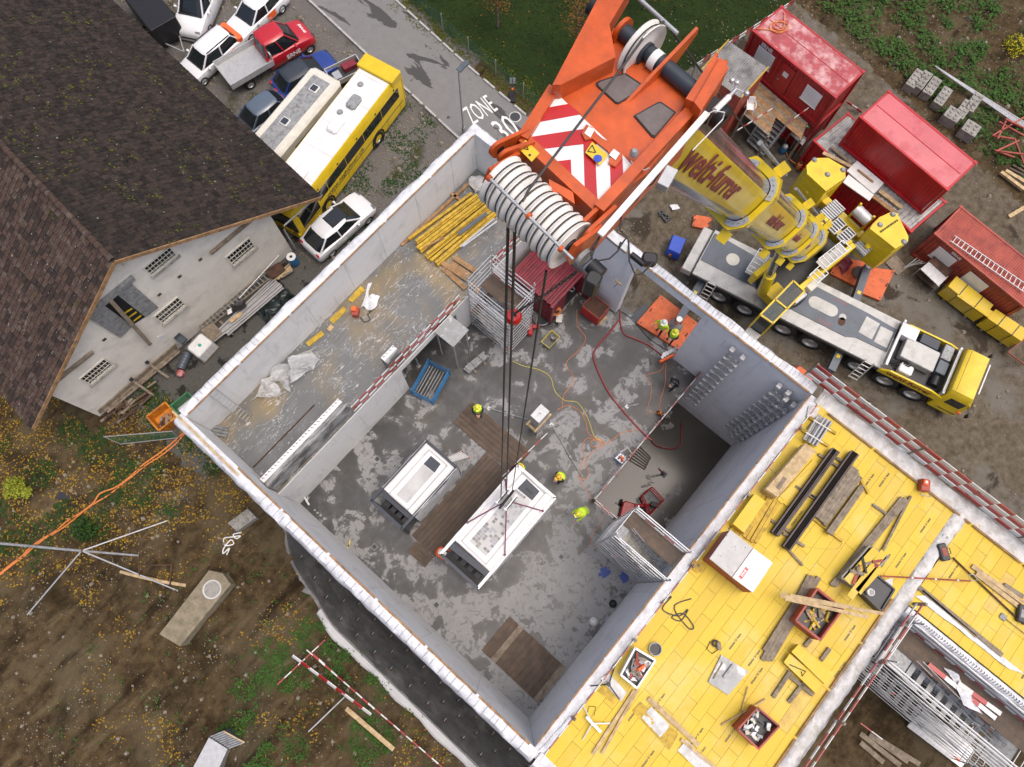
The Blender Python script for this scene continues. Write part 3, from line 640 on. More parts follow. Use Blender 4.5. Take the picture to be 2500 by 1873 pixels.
def car(t,L,W,H,colr,roofc=None,bon=.27,wsf=.16,boot=.04,rear=.10,belt=.60,wr=.33,sunroof=False,rails=None,lower='black'):
    zb=H*belt;h=L/2
    st=[(-1,.80,.62),(-.985,.90,.78),(-.93,.97,.92),(-.7,1,1),(-.2,1,1),(.2,1,.985),(1-2*bon,1,.96),(1-bon,.985,.88),(.90,.94,.78),(.97,.86,.68),(1,.74,.56)]
    rings=[]
    for fx,fw,fz in st:
        w_=W/2*fw;zt=zb*fz;x=h*fx
        rings.append([(x,y*w_,z) for y,z in ((-.88,.20),(-1,.36),(-1.0,zt*.78),(-.95,zt*.95),(-.80,zt),(-.35,zt+.03),(.35,zt+.03),(.80,zt),(.95,zt*.95),(1.0,zt*.78),(1,.36),(.88,.20))])
    MB().loft(rings).build('body',colr,t,True)
    def outline(x0,x1,w0,w1,z): return [(x0,-w0*.55,z),(x0+.10,-w0*.9,z),((x0+x1)*.5,-max(w0,w1)*1.0,z),(x1-.10,-w1*.9,z),(x1,-w1*.55,z),(x1,w1*.55,z),(x1-.10,w1*.9,z),((x0+x1)*.5,max(w0,w1)*1.0,z),(x0+.10,w0*.9,z),(x0,w0*.55,z)]
    g0,g1=-h+L*boot,h-L*bon;r0,r1=g0+L*rear,g1-L*wsf
    ba=outline(g0,g1,W*.44,W*.45,zb-.02);ro=outline(r0,r1,W*.36,W*.365,H-.06)
    MB().loft([ba,ro],False).build('windows','glass_dark',t,False)
    ro2=outline(r0-.02,r1+.02,W*.372,W*.377,H-.075);ro3=outline(r0+.03,r1-.03,W*.345,W*.35,H-.03);ro4=outline(r0+.25,r1-.25,W*.22,W*.22,H)
    rf=MB().loft([ro2,ro3,ro4]).build('roof',roofc or colr,t,True)
    for i in (1,2,3,6,7,8): MB().bar(Vector(ba[i]),Vector(ro2[i]),.09,.048).build('pillar',colr,t)
    if sunroof: MB().box((-.02,0,H+.004),((r1-r0)*.62,W*.48,.012)).build('sunroof','glass_dark',rf)
    if rails:
        for s_ in (-1,1): MB().bar((r0+.15,s_*W*.33,H+.03),(r1-.15,s_*W*.33,H+.03),.04,.04).build('roof_rail',rails,rf)
    for s_ in (-1,1):
        for x in (-h*.62,h*.64): wheel(t,x,s_*(W/2-.11),wr,.22)
        MB().cham((h*.90,s_*W*.33,zb*.70),(.34,.34,.13),.05).build('headlight','glass_cab',t)
        MB().cham((-h*.955,s_*W*.36,zb*.80),(.12,.26,.2),.03).build('tail_light','red_bright',t)
        MB().cham((g1-.42,s_*(W/2+.09),zb+.05),(.13,.2,.13),.03).build('mirror',colr,t)
        MB().bar((-.2,s_*(W/2+.004),zb*.62),(-.42,s_*(W/2+.004),zb*.62),.02,.03).build('door_handle',colr,t)
        for xx in (-.15,h*.33,-h*.42): MB().bb((xx-.006,s_*(W/2-.012),.36),(xx+.006,s_*(W/2+.003),zb*.92)).build('door_gap','black',t)
    MB().bb((h-.06,-W*.25,.38),(h+.012,W*.25,.5)).build('grille',lower,t);MB().bb((-h*1.002,-W*.28,.45),(-h+.05,W*.28,.55)).build('number_plate','white_paint',t)
    MB().bar((g1-.02,-W*.38,zb+.012),(g1-.02,W*.38,zb+.012),.09,.03).build('wiper_cowl','black',t)
    return g0,g1,zb
# white SUV beside the wall
t=place('glossy white SUV with dark glass sunroof beside the wrapped wall','car','parked_car',at('b',985,1590,.6),at('b',1275,1330,.6));car(t,4.7,1.92,1.62,'car_white',sunroof=True,boot=.05,rear=.15,bon=.25,wsf=.17)
# white estate with orange rear
t=place('white estate car with orange and black rear beside the eave','car','parked_car',at('b',425,250,.7),at('b',165,470,.7));g0,g1,zb=car(t,4.5,1.82,1.60,'car_white',boot=.03,rear=.10,bon=.24,wsf=.15,rails='black')
MB().cham((-2.02,0,1.0),(.42,1.72,.35),.1).build('rear_decal','hi_vis_orange',t)
for s_ in (-1,1): MB().bb((-1.35,s_*.905,.45),(-.75,s_*.918,.88)).build('door_decal','hi_vis_orange',t)
text('ERNE',.26,'lettering','dark_grey',t,basis((-.0,.925,.62),(-1,0,0),(0,0,1)))
# white saloon at the frame top
t=place('white car with orange door decal next to the red pickup','car','parked_car',at('b',720,-30,.6),at('b',470,205,.6));car(t,4.6,1.85,1.48,'car_white',boot=.10,rear=.14,bon=.27,wsf=.17)
for s_ in (-1,1): MB().bb((-.9,s_*.922,.4),(-.2,s_*.934,.85)).build('door_decal','hi_vis_orange',t)
# white van
t=place('white pickup van with black grille at the top edge','van','parked_van',at('b',330,-190,.8),at('b',165,190,.8));car(t,5.6,2.05,2.05,'car_white',bon=.19,wsf=.14,boot=.36,rear=.05,belt=.62,wr=.36)
MB().bb((-2.75,-.98,.95),(-.75,.98,1.02)).build('load_bed','galv',t)
for s_ in (-1,1): MB().bb((-2.75,s_*.98-.03,1.03),(-.75,s_*.98+.03,1.4)).build('drop_side','galv',t)
# blue hatchback with black roof panel
t=place('dark blue hatchback with black bonnet stripe roof beside the caravan','car','parked_car',at('b',735,590,.6),at('b',1090,375,.6));car(t,4.3,1.8,1.46,'car_blue',roofc='anthracite',boot=.05,rear=.13,bon=.26,wsf=.18)
# grey blue car
t=place('grey blue hatchback half under the house eave','car','parked_car',at('b',735,665,.6),at('b',490,850,.6));car(t,4.1,1.75,1.5,'car_grey',boot=.04,rear=.12)
# red double cab pickup
t=place('red double cab pickup truck with silver dropside bed','truck','pickup_truck',at('b',390,505,.9),at('b',935,185,.9))
L=(at('b',390,505,.9)-at('b',935,185,.9)).length;h=L/2
tb=bpy.data.objects.new('cab',None);col.objects.link(tb);tb.parent=t;tb.location=(h-1.75,0,.15)
car(tb,3.5,1.95,2.1,'car_red',bon=.30,wsf=.2,boot=.01,rear=.05,belt=.56,wr=.36)
for o in KIDS(tb):
    if o.name.startswith('wheel'):
        if o.location.x < 0: [bpy.data.objects.remove(c_) for c_ in KIDS(o)];bpy.data.objects.remove(o)
        else: o.location.z -=.15
for s_ in (-1,1): wheel(t,-h+1.15,s_*.85,.36,.3)
MB().box((-.3,0,.55),(L-1.2,.9,.22)).build('chassis','black',t)
bl=3.05;bm_=MB().bb((-h,-1.06,.86),(-h+bl,1.06,.92)).build('load_bed','alu',t)
for i in range(26): MB().bb((-h+.04,-1.0+i*.079,.921),(-h+bl-.05,-.965+i*.079,.932)).build('floor_rib','galv',bm_)
for s_ in (-1,1): MB().bb((-h,s_*1.06-.025,.93),(-h+bl,s_*1.06+.025,1.32)).build('drop_side','alu',t)
MB().bb((-h-.02,-1.03,.93),(-h+.02,1.03,1.3)).build('tailgate','alu',t);MB().bb((-h+bl-.03,-1.03,.93),(-h+bl+.03,1.03,1.75)).build('headboard','alu',t)
for i in range(7): MB().bb((-h+bl+.031,-1.0,1.0+i*.11),(-h+bl+.05,1.0,1.05+i*.11)).build('headboard_slat','white_paint',t)
text('ERNE',.42,'lettering','white_paint',t,basis((h-1.75,-.985,.78),(1,0,0),(0,0,1)));text('ERNE',.34,'lettering','white_paint',t,basis((h-.42,0,1.18),(0,-1,.0),(-1,0,.25)))
# caravan
c,L,W_,an=rect(at('b',1118,565,2.5),at('b',745,1010,2.5),at('b',930,460,2.5))
t=thing('caravan','white caravan with grey roof panel between blue car and yellow bus','caravan',(c.x,c.y,0),an);L=6.6;W_=2.25
MB().cham((0,0,1.45),(L,W_,2.1),.22).build('body','off_white',t)
for s_ in (-1,1): wheel(t,-.3,s_*(W_/2-.16),.32,.2)
MB().bb((-L*.42,-W_*.27,2.505),(L*.42,W_*.27,2.52)).build('roof_panel','galv_dull',t)
for x,y in ((-L*.30,.05),(L*.12,-.02)):
    k=MB().cham((x,y,2.56),(.52,.52,.09),.04).build('roof_hatch','white_dirty',t);MB().cham((x,y,2.61),(.4,.4,.05),.03).build('hatch_pane','anthracite',k)
MB().lathe([(1e-3,.1),(.13,.1),(.2,.03),(.2,0)],(-.6,0,2.52)).build('roof_vent','galv_dull',t,True)
for s_ in (-1,1): MB().bb((-1.2,s_*W_/2-.01,1.3),(1.6,s_*W_/2+.012,1.9)).build('window','glass_dark',t)
# yellow bus
A=at('b',1515,470,3.1);B=at('b',845,1345,3.1);C_=at('b',1310,385,3.1)
c,L,W_,an=rect(A,B,C_);L=L+.5
dv=(B-A).normalized();c=(Vector((*c,0))+dv*.25)
bus=thing('bus','yellow night bus with white roof parked beside the house','bus',(c.x,c.y,0),an);h=L/2;W_=2.5;hw=1.25
rg=[]
for x,ins,zt in ((-h,.06,3.0),(-h+.12,0,3.08),(h-.5,0,3.08),(h-.12,.05,3.0),(h,.16,2.7)):
    rg.append([(x,-hw+ins,.35),(x,-hw+ins,2.75),(x,-hw+.16+ins,zt),(x,hw-.16-ins,zt),(x,hw-ins,2.75),(x,hw-ins,.35)])
MB().loft(rg).build('body','yellow_paint',bus,True)
rp=MB().bb((-h+.95,-hw+.2,3.08),(h-.75,hw-.2,3.11)).build('roof_panel','white_dirty',bus)
MB().cham((-h+.42,0,3.02),(1.0,2.52,.55),.06).build('rear_roof_unit','yellow_paint',bus);MB().cham((-h-.03,0,2.0),(.14,2.5,2.3),.05).build('rear_panel','yellow_paint',bus)
for i in range(5): MB().bb((-h+1.2+i*1.85,-hw+.22,3.111),(-h+1.215+i*1.85,hw-.22,3.125)).build('roof_seam','alu',rp)
for x,y,sx_,sy_,hh,m_ in ((-h+3.1,.05,.95,.62,.22,'galv_dull'),(-h+4.95,.05,1.05,.7,.24,'white_paint'),(h-2.35,.12,1.05,.72,.2,'white_paint')):
    MB().cham((x,y,3.11+hh/2),(sx_,sy_,hh),.12).build('roof_unit',m_,bus)
for x,y in ((-h+1.85,.35),(-h+4.05,.3)): MB().lathe([(1e-3,.09),(.14,.09),(.19,.03),(.19,0)],(x,-y,3.11)).build('roof_vent','galv_dull',bus,True)
def side_pane(x0,x1,z0,z1,s_,nm_='window',m_='glass_dark'): MB().bb((x0,s_*hw-.02,z0),(x1,s_*hw+.012,z1)).build(nm_,m_,bus)
xs_=[-h+.5,-h+2.35,-h+4.25,-h+6.1,h-3.0,h-2.05]
for s_ in (-1,1):
    for x0,x1 in zip(xs_,xs_[1:]): side_pane(x0+.02,x1-.02,1.62,2.42,s_)
    side_pane(h-1.95,h-.35,1.15,2.5,s_,'door_pane')
    for i in range(6): MB().disc((-h+.9+i*1.95,s_*(hw+.005),2.62),.07,.02,(0,s_,0),12).build('marker_lamp','black',bus)
    MB().bb((-h+.3,s_*hw-.01,.98),(h-.4,s_*hw+.014,1.02)).build('trim_strip','dark_grey',bus)
    for i in range(7): MB().bb((-h+.6+i*1.4,s_*hw-.01,.40),(-h+.615+i*1.4,s_*hw+.006,.96)).build('panel_gap','dark_grey',bus)
    for x in (-h+3.1,h-2.55):
        MB().lathe([(.52,-.02),(.64,-.02),(.64,.03),(.52,.03)],(x,s_*(hw-.0),.52),(0,s_,0),20,True).build('wheel_arch','black',bus);wheel(bus,x,s_*(hw-.13),.5,.3)
MB().cham((h-.02,0,1.75),(.2,2.2,1.5),.1).build('windscreen','glass_dark',bus);MB().bb((h-.1,-1.15,.35),(h+.12,1.15,.85)).build('bumper','yellow_paint',bus)
for s_ in (-1,1): MB().bb((h+.02,s_*.85-.16,.72),(h+.13,s_*.85+.16,.86)).build('headlight','glass_cab',bus)
text('www.nightliner.ch',.52,'lettering','dark_grey',bus,basis((.9,hw+.016,1.28),(-1,0,0),(0,0,1)),False)
# small cart trailer with odds and ends behind the blue car
t=place('small aluminium trailer with loose goods beside the yellow bus','trailer','cart_trailer',at('b',1085,520,.5),at('b',1270,430,.5))
MB().bb((-1.1,-.6,.5),(1.1,.6,.56)).build('bed','dark_grey',t)
for a_,b_ in (((-1.1,-.6),(1.1,-.6)),((1.1,-.6),(1.1,.6)),((1.1,.6),(-1.1,.6)),((-1.1,.6),(-1.1,-.6))): MB().bar((*a_,.75),(*b_,.75),.05,.38).build('side_rail','alu',t)
MB().cham((.4,.2,.75),(.9,.5,.35),.04).build('load_box','maroon',t);MB().cham((-.6,-.1,.72),(.5,.6,.3),.04).build('load_box','galv',t)
for s_ in (-1,1): wheel(t,0,s_*.72,.28,.16)
# black box trailer at the frame top
c,L,W_,an=rect(at('a',960,185,2.),at('a',1125,90,2.),at('a',865,60,2.))
t=thing('box_trailer','black box trailer with bare drawbar at the house eave','trailer',(c.x,c.y,0),an)
MB().cham((0,W_*.5,1.2),(L,W_*2.2,1.5),.05).build('body','black',t);MB().bar((-.3,W_*1.0,1.98),(.4,W_*1.0,1.98),.03,.02).build('rail','alu',t)
for e in (-.5,.5): MB().bar((e,-W_*.6,.55),(.1,-W_*.6-1.25,.55),.07,.07).build('drawbar','galv',t)
for s_ in (-1,1): wheel(t,s_*L*.48,W_*.5,.32,.2)
MB().disc((-1.0,-.3,.3),.2,.3).build('jockey_wheel','tyre',t)
# ---------------------------------------------------------------- mobile crane
W1=at('g',375,870,.8);W7=at('g',1500,1440,.8)
cu=(W7-W1).normalized();cu.z=0;cu.normalize();cv=Vector((-cu.y,cu.x,0));CO=Vector((W1.x,W1.y,0))+cv*1.3
crane=thing('mobile_crane','yellow seven axle mobile crane with telescopic boom reaching over the pit','crane',CO,math.atan2(cu.y,cu.x))
CI=Matrix.Translation(-CO);CI=(Matrix.Translation(CO)@Matrix.Rotation(math.atan2(cu.y,cu.x),4,'Z')).inverted()
def lc(p): return CI@Vector(p)                          # world point -> crane-local
def al_(k,x,y,z): return lc(at(k,x,y,z))
Y0,Y1=-1.52,1.58
MB().bb((-2.3,-1.0,.75),(13.2,1.05,1.6)).build('chassis','dark_grey',crane)
wx=[0,1.63,4.05,5.72,8.54,10.25,11.9]
for x in wx:
    for s_ in (-1,1): wheel(crane,x,.03+s_*1.28,.74,.5)
dk=MB().bb((-2.0,Y0,1.78),(9.4,Y1,1.93)).build('deck','tread_plate',crane)
MB().bb((-2.0,Y0,1.55),(9.4,Y0+.04,1.776)).build('deck_skirt','dark_grey',dk);MB().bb((-2.0,Y1-.04,1.55),(9.4,Y1,1.776)).build('deck_skirt','dark_grey',dk)
for i in range(6): MB().bb((-1.99+i*1.9,Y0-.006,1.84),(-1.98+i*1.9,Y0+.5,1.936)).build('deck_seam','dark_grey',dk)
P=lambda pts,z0,z1,nm_,m_,par=crane: MB().prism([(p[0],p[1]) for p in pts],z0,z1).build(nm_,m_,par)
P([(-1.95,-.55),(3.3,-.62),(3.3,1.0),(-1.95,1.35)],1.935,1.975,'deck_plate','steel_blue')
dp=P([(3.4,-.78),(7.0,-.80),(7.55,-.55),(9.35,-.5),(9.35,1.0),(7.6,1.12),(3.4,1.2)],1.935,1.985,'deck_plate','steel_blue')
def disc_plate(x,y,rx,ry,m_,par): P([(x+rx*math.cos(t),y+ry*math.sin(t)) for t in [2*PI*i/24 for i in range(24)]],1.987,1.998,'cover_plate',m_,par)
def oval(x0,x1,y,r,m_,par): P([(x0+r*math.cos(t),y+r*math.sin(t)) for t in [PI/2+PI*i/12 for i in range(13)]]+[(x1+r*math.cos(t),y+r*math.sin(t)) for t in [-PI/2+PI*i/12 for i in range(13)]],1.987,1.998,'cover_plate',m_,par)
oval(4.75,5.75,.25,.36,'tread_plate',dp);disc_plate(6.45,.2,.2,.2,'tread_plate',dp);disc_plate(-.35,.35,.38,.38,'off_white',dk)
P([(7.55,-.2),(8.35,-.25),(8.4,.85),(7.6,.9)],1.987,1.998,'cover_plate','tread_plate',dp);P([(8.5,-.3),(9.25,-.3),(9.25,.75),(8.5,.75)],1.987,1.998,'cover_plate','tread_plate',dp)
for x,y in ((6.0,1.0),(5.7,-.6)):
    MB().bb((x-.35,y-.012,1.986),(x+.35,y+.012,1.992)).build('painted_mark','red_bright',dp)
    for e in (-.3,.3): MB().bb((x+e-.012,y-.1,1.9935),(x+e+.012,y+.1,1.997)).build('painted_mark','red_bright',dp)
disc_plate(6.5,-.08,.2,.26,'rust',dp)
# rear drawer unit and lamps
MB().cham((-2.35,.05,1.55),(.62,3.0,.5),.05).build('rear_box','tread_plate',crane)
for i in range(3): MB().bb((-2.1,Y0+.1,1.82+i*.02),(-2.05,Y1-.1,1.83+i*.02)).build('rear_rail','dark_grey',crane)
for s_ in (-1,1): MB().bb((-2.7,.05+s_*1.2,1.35),(-2.6,.05+s_*1.45,1.5)).build('tail_light','red_bright',crane)
# carrier engine bay
eb=MB().bb((9.42,-1.5,1.3),(12.65,1.55,1.75)).build('engine_bay','black',crane)
MB().cham((10.9,.1,2.05),(1.9,1.25,.5),.05).build('engine_cover','tread_plate',eb);MB().cham((9.95,1.0,2.1),(.85,.75,.55),.04).build('white_box','white_paint',eb);MB().cham((11.15,1.12,2.02),(1.05,.6,.4),.04).build('air_filter','anthracite',eb)
MB().cham((10.6,-.95,1.95),(.75,.55,.35),.08).build('expansion_tank','white_dirty',eb);MB().cham((12.2,.95,2.05),(.55,.9,.45),.05).build('cooler','galv_dull',eb);MB().cham((12.25,.05,2.0),(.55,.8,.4),.04).build('battery_box','steel_blue',eb)
MB().tube((12.25,-1.05,1.9),(12.25,-.5,1.9),.26,14).build('silencer','black',eb,True)
for i in range(7): MB().path([(9.6+i*.12,-1.0+.1*math.sin(i),1.78),(9.8+i*.15,-.75,1.95+.05*i),(10.2,-.6+.05*i,1.85)],.05,6).build('hose','dark_grey',eb,True)
for y in (Y0+.03,Y1-.03): MB().add([(9.4,y-.05,1.75),(9.9,y-.05,2.12),(12.2,y-.05,2.2),(12.9,y-.05,2.0),(12.9,y-.05,1.5),(9.4,y-.05,1.5),(9.4,y+.05,1.75),(9.9,y+.05,2.12),(12.2,y+.05,2.2),(12.9,y+.05,2.0),(12.9,y+.05,1.5),(9.4,y+.05,1.5)],[(0,1,2,3,4,5),(11,10,9,8,7,6)]+[(i,(i+1) % 6,6+(i+1) % 6,6+i) for i in range(6)]).build('side_fairing','crane_yellow',crane)
text('welti-furrer',.52,'lettering','maroon',crane,basis((11.1,Y0-.035,1.85),(1,0,0),(0,0,1)),True,1.05)
for x in (9.45,12.7):
    rk=MB().bar((x,Y0+.1,2.35),(x,Y1-.1,2.35),.14,.14).build('boom_rest','galv',crane)
    for y in (Y0+.15,Y1-.15): MB().bar((x,y,1.7),(x,y,2.45),.16,.12).build('rest_post','galv',rk)
# driver's cab
cb=MB();rg=[]
for x,z1,ins in ((12.85,2.85,.05),(13.0,2.95,0),(14.0,2.95,0),(14.3,2.3,.05),(14.42,1.6,.12)):
    rg.append([(x,Y0+.05+ins,.55),(x,Y0+.05+ins,min(z1,2.6)),(x,Y0+.25+ins,z1),(x,Y1-.25-ins,z1),(x,Y1-.05-ins,min(z1,2.6)),(x,Y1-.05-ins,.55)])
cabo=cb.loft(rg).build('cab','crane_yellow',crane,True)
MB().add([(14.02,Y0+.3,2.9),(14.02,Y1-.3,2.9),(14.44,Y1-.3,1.7),(14.44,Y0+.3,1.7)],[(0,1,2,3)]).build('windscreen','glass_dark',cabo)
for s_,y in ((-1,Y0+.05),(1,Y1-.05)):
    MB().bb((13.2,y-.015,1.65),(14.05,y+.015,2.4)).build('side_window','glass_dark',cabo);MB().bar((13.3,y+s_*.01,.9),(14.3,y+s_*.01,.9),.04,.04).build('step','dark_grey',cabo)
    MB().bar((14.2,y,2.3),(14.35,y+s_*.4,2.3),.04,.04).build('mirror_arm','black',cabo);MB().cham((14.35,y+s_*.42,2.2),(.12,.22,.35),.03).build('mirror','black',cabo);MB().bb((14.2,y-.03,1.2),(14.38,y+.03,1.35)).build('indicator','hi_vis_orange',cabo)
MB().bar((14.1,-.9,3.02),(14.1,.95,3.02),.05,.06).build('light_bar','white_paint',cabo)
MB().bb((13.02,Y0+.3,2.951),(13.04,Y1-.3,2.956)).build('roof_seam','rust',cabo)
# ladders on the deck sides
for x in (-.75,8.7):
    ld=MB().bar((x-.25,Y0-.05,2.2),(x-.25,Y0-.55,.45),.05,.05).build('ladder','alu',crane);MB().bar((x+.25,Y0-.05,2.2),(x+.25,Y0-.55,.45),.05,.05).build('stile','alu',ld)
    for i in range(6): MB().bar((x-.25,Y0-.1-i*.09,2.0-i*.3),(x+.25,Y0-.1-i*.09,2.0-i*.3),.05,.04).build('rung','alu',ld)
# outriggers
def outrig(p,q,foot,nm_='outrigger_beam'):
    p,q=lc(p),lc(q);ob=MB().bar(p,q,.42,.5).build(nm_,'steel_blue',crane);e=(q-p).normalized()
    if foot:
        MB().tube((q.x,q.y,1.35),(q.x,q.y,.5),.17,14).build('jack_leg','white_paint',ob,True)
        for i in range(3): MB().lathe([(.175,.0),(.178,.0),(.178,.09),(.175,.09)],(q.x,q.y,.75+i*.2),n=14).build('warning_band','red_bright',ob)
        MB().lathe([(.05,.5),(.2,.4),(.42,.12),(.44,0)],(q.x,q.y,.25),n=20).build('jack_foot','galv_dull',ob,True)
    MB().box(p.lerp(q,.45)+Vector((0,0,.26)),(.2,.22,.012)).build('sign','yellow_paint',ob)
JF=at('w',860,190,1.0)
outrig((CO+cu*-1.25+cv*-.6+Vector((0,0,1.0))),JF,True)
outrig((CO+cu*7.3+cv*-.9+Vector((0,0,1.0))),(CO+cu*7.3+cv*-2.6+Vector((0,0,1.0))),False)
outrig((CO+cu*7.0+cv*1.0+Vector((0,0,1.0))),(CO+cu*6.7+cv*4.3+Vector((0,0,1.0))),True)
outrig((CO+cu*-1.25+cv*1.0+Vector((0,0,1.0))),(CO+cu*-1.6+cv*4.4+Vector((0,0,1.0))),True)
# superstructure
SC=Vector((22.75,-.9,0))
BT,BB_=Vector((6.20,2.92,31.0)),Vector((24.8,-.44,3.5))
bu=(BT-BB_).normalized();bh=Vector((bu.x,bu.y,0)).normalized();bv=Vector((bh.y,-bh.x,0));
if bv.y > 0: bv=-bv
bw=bu.cross(bv)
if bw.z < 0: bw=-bw
MB().lathe([(1e-3,.5),(1.35,.5),(1.45,.3),(1.45,0),(1e-3,0)],lc(SC+Vector((0,0,1.95))),n=32).build('turntable','dark_grey',crane,True)
sx_=Vector((-bh.x,-bh.y,0));
fr=MB()
def sup(nm_,c,d,m_,par=crane,ang=None,ch=.04):       # box placed in the superstructure frame: back, right
    p=lc(SC+sx_*c[0]+bv*c[1]+Vector((0,0,c[2])));a=math.atan2(sx_.y,sx_.x)-math.atan2(cu.y,cu.x)
    return MB().cham(p,d,ch,Matrix.Rotation(a+(ang or 0),3,'Z')).build(nm_,m_,par)
frm=sup('frame',(1.2,.85,2.95),(5.6,.32,1.0),'crane_yellow');sup('frame',(1.2,-1.25,2.95),(5.6,.32,1.0),'crane_yellow');sup('frame_floor',(1.5,-.2,2.55),(4.6,1.7,.3),'dark_grey')
sup('frame_cross',(3.9,-.2,2.95),(.4,1.75,.9),'crane_yellow')
wn_=lc(SC+sx_*2.7+bv*-.75+Vector((0,0,3.35)));wn2=lc(SC+sx_*2.7+bv*.35+Vector((0,0,3.35)))
MB().tube(wn_,wn2,.42,20).build('winch_drum','rope',crane,True)
for i in range(9): p=wn_.lerp(wn2,(i+.5)/9);e=(wn2-wn_).normalized();MB().lathe([(.425,-.03),(.45,0),(.425,.03)],p,e,20).build('rope_turn','rope',crane)
for c_ in ((3.95,-.55),(3.95,.2)):
    g_=sup('grille_panel',(c_[0],c_[1],3.55),(1.0,.62,.1),'alu')
    for i in range(5): sup('grille_slat',(c_[0]-.38+i*.19,c_[1],3.62),(.09,.52,.03),'dark_grey',g_,ch=.005)
for c_,n_ in (((4.7,-1.4,3.1),8),((4.7,1.25,3.1),8)):
    g_=sup('ballast_step',c_,(1.3,.85,.3),'galv_dull')
    for i in range(n_): sup('slat',(c_[0]-.55+i*.157,c_[1],3.28),(.07,.8,.04),'galv',g_,ch=.005)
# rear reel frame
for e in (-.5,.5):
    a,b_=lc(SC+sx_*5.4+bv*(e-.1)+Vector((0,0,2.6))),lc(SC+sx_*5.6+bv*(e-.1)+Vector((0,0,4.1)));MB().bar(a,b_,.12,.12).build('reel_post','crane_yellow',crane)
MB().tube(lc(SC+sx_*5.5+bv*-.6+Vector((0,0,3.6))),lc(SC+sx_*5.5+bv*.4+Vector((0,0,3.6))),.34,16).build('hose_reel','alu',crane,True)
sup('rear_beam',(5.2,-.1,2.6),(.5,4.6,.45),'crane_yellow')
# counterweights: stacked slabs
def cweight(pts,label,caps):
    tops=[lc(at('e',x,y,4.5)) for x,y in pts];c=sum(tops,Vector())/len(tops);pr=None
    for i in range(6):
        k=1.0 if i < 5 else .985;z0=1.95+i*.425
        pl=[((p.x-c.x)*k+c.x,(p.y-c.y)*k+c.y) for p in tops]
        o=MB().prism(pl,z0+.012,z0+.42).build('counterweight','crane_yellow',crane)
    for j in range(4):
        q=c.lerp(sum(tops[caps[0]:caps[1]],Vector())/(caps[1]-caps[0]),.80)
    for (x,y) in caps[2]:
        p=lc(at('e',x,y,4.5));MB().lathe([(1e-3,.1),(.1,.1),(.16,.02),(.16,0)],(p.x,p.y,4.49),n=14).build('lifting_eye','galv_dull',crane,True)
    for (x0,y0,x1,y1) in caps[3]:
        a,b_=lc(at('e',x0,y0,3.3)),lc(at('e',x1,y1,3.3));d=b_-a
        for i in range(4): p=a+d*((i+.5)/4);MB().cham((p.x,p.y,p.z),(.3,.34,.3),.08).build('ballast_bolster','crane_yellow',crane)
cweight([(760,1022),(855,1020),(965,1085),(970,1150),(840,1240),(715,1125),(712,1070)],'',(3,5,[(765,1035),(950,1100),(850,1130)],[(715,1250,775,1170)]))
cweight([(1185,1405),(1260,1370),(1300,1378),(1375,1530),(1372,1565),(1290,1612),(1122,1480),(1140,1450)],'',(4,6,[(1272,1388),(1345,1565),(1190,1455)],[(1095,1610,1200,1490)]))
ch_=MB();
for i in range(9): p=al_('e',1195+i*13,1500-i*9,4.52);ch_.lathe([(.03,0),(.06,.015),(.03,.03)],p,n=8)
ch_.build('chain','black',crane)
# operator cab
q=[al_('g',x,y,z) for x,y,z in ((607,990,4.1),(797,795,4.1),(862,855,4.1),(680,1040,4.1))]
oc=MB()
for i in range(4):
    a,b_=q[i],q[(i+1) % 4];oc.bar((a.x,a.y,4.08),(b_.x,b_.y,4.08),.09,.09);oc.bar((a.x,a.y,2.3),(a.x,a.y,4.08),.09,.09);oc.bar((a.x,a.y,2.3),(b_.x,b_.y,2.3),.1,.12)
m1,m2=q[0].lerp(q[1],.45),q[3].lerp(q[2],.45);oc.bar((m1.x,m1.y,4.08),(m2.x,m2.y,4.08),.09,.09)
oc=oc.build('operator_cab','crane_yellow',crane)
MB().prism([(p.x,p.y) for p in q],2.36,2.42).build('cab_floor','dark_grey',oc);MB().prism([(p.x,p.y) for p in q],4.05,4.075).build('roof_glass','glass_cab',oc)
for i in range(4): a,b_=q[i],q[(i+1) % 4];MB().bar((a.x,a.y,3.2),(b_.x,b_.y,3.2),.03,1.6).build('side_glass','glass_cab',oc)
sc_=(q[0]+q[2]+q[1]+q[3])/4;MB().cham((sc_.x,sc_.y,2.75),(.55,.55,.6),.1).build('seat','black',oc);MB().prism([(p.x,p.y) for p in [q[0].lerp(q[3],-.0),q[3],q[3]+(q[3]-q[2])*.18,q[0]+(q[0]-q[1])*.18]],2.3,2.36).build('cab_step','tread_plate',oc)
OPC=crane.matrix_world
# catwalk with railings and boxes beside the boom foot
for (x0,y0,x1,y1,z_) in ((950,710,1090,600,3.6),(900,800,960,745,3.4),(545,760,620,640,2.9)):
    a,b_=al_('g',x0,y0,z_),al_('g',x1,y1,z_);d=(b_-a).normalized();pr_=Vector((-d.y,d.x,0));ct=MB().bar(a,b_,.62,.05).build('catwalk','tread_plate',crane);n_=int((b_-a).length/.28)+1
    for s_ in (-1,1):
        MB().bar(a+pr_*.31*s_+Vector((0,0,.35)),b_+pr_*.31*s_+Vector((0,0,.35)),.04,.04).build('handrail','white_paint',ct)
    for i in range(n_): p=a+(b_-a)*(i/(n_-1));MB().bar(p-pr_*.31+Vector((0,0,.35)),p+pr_*.31+Vector((0,0,.35)),.04,.04).build('rung','white_paint',ct)
sup('control_box',(.4,1.15,3.3),(.6,.4,.4),'off_white');sup('tool_box',(-.4,1.1,3.0),(.9,.5,.3),'galv')
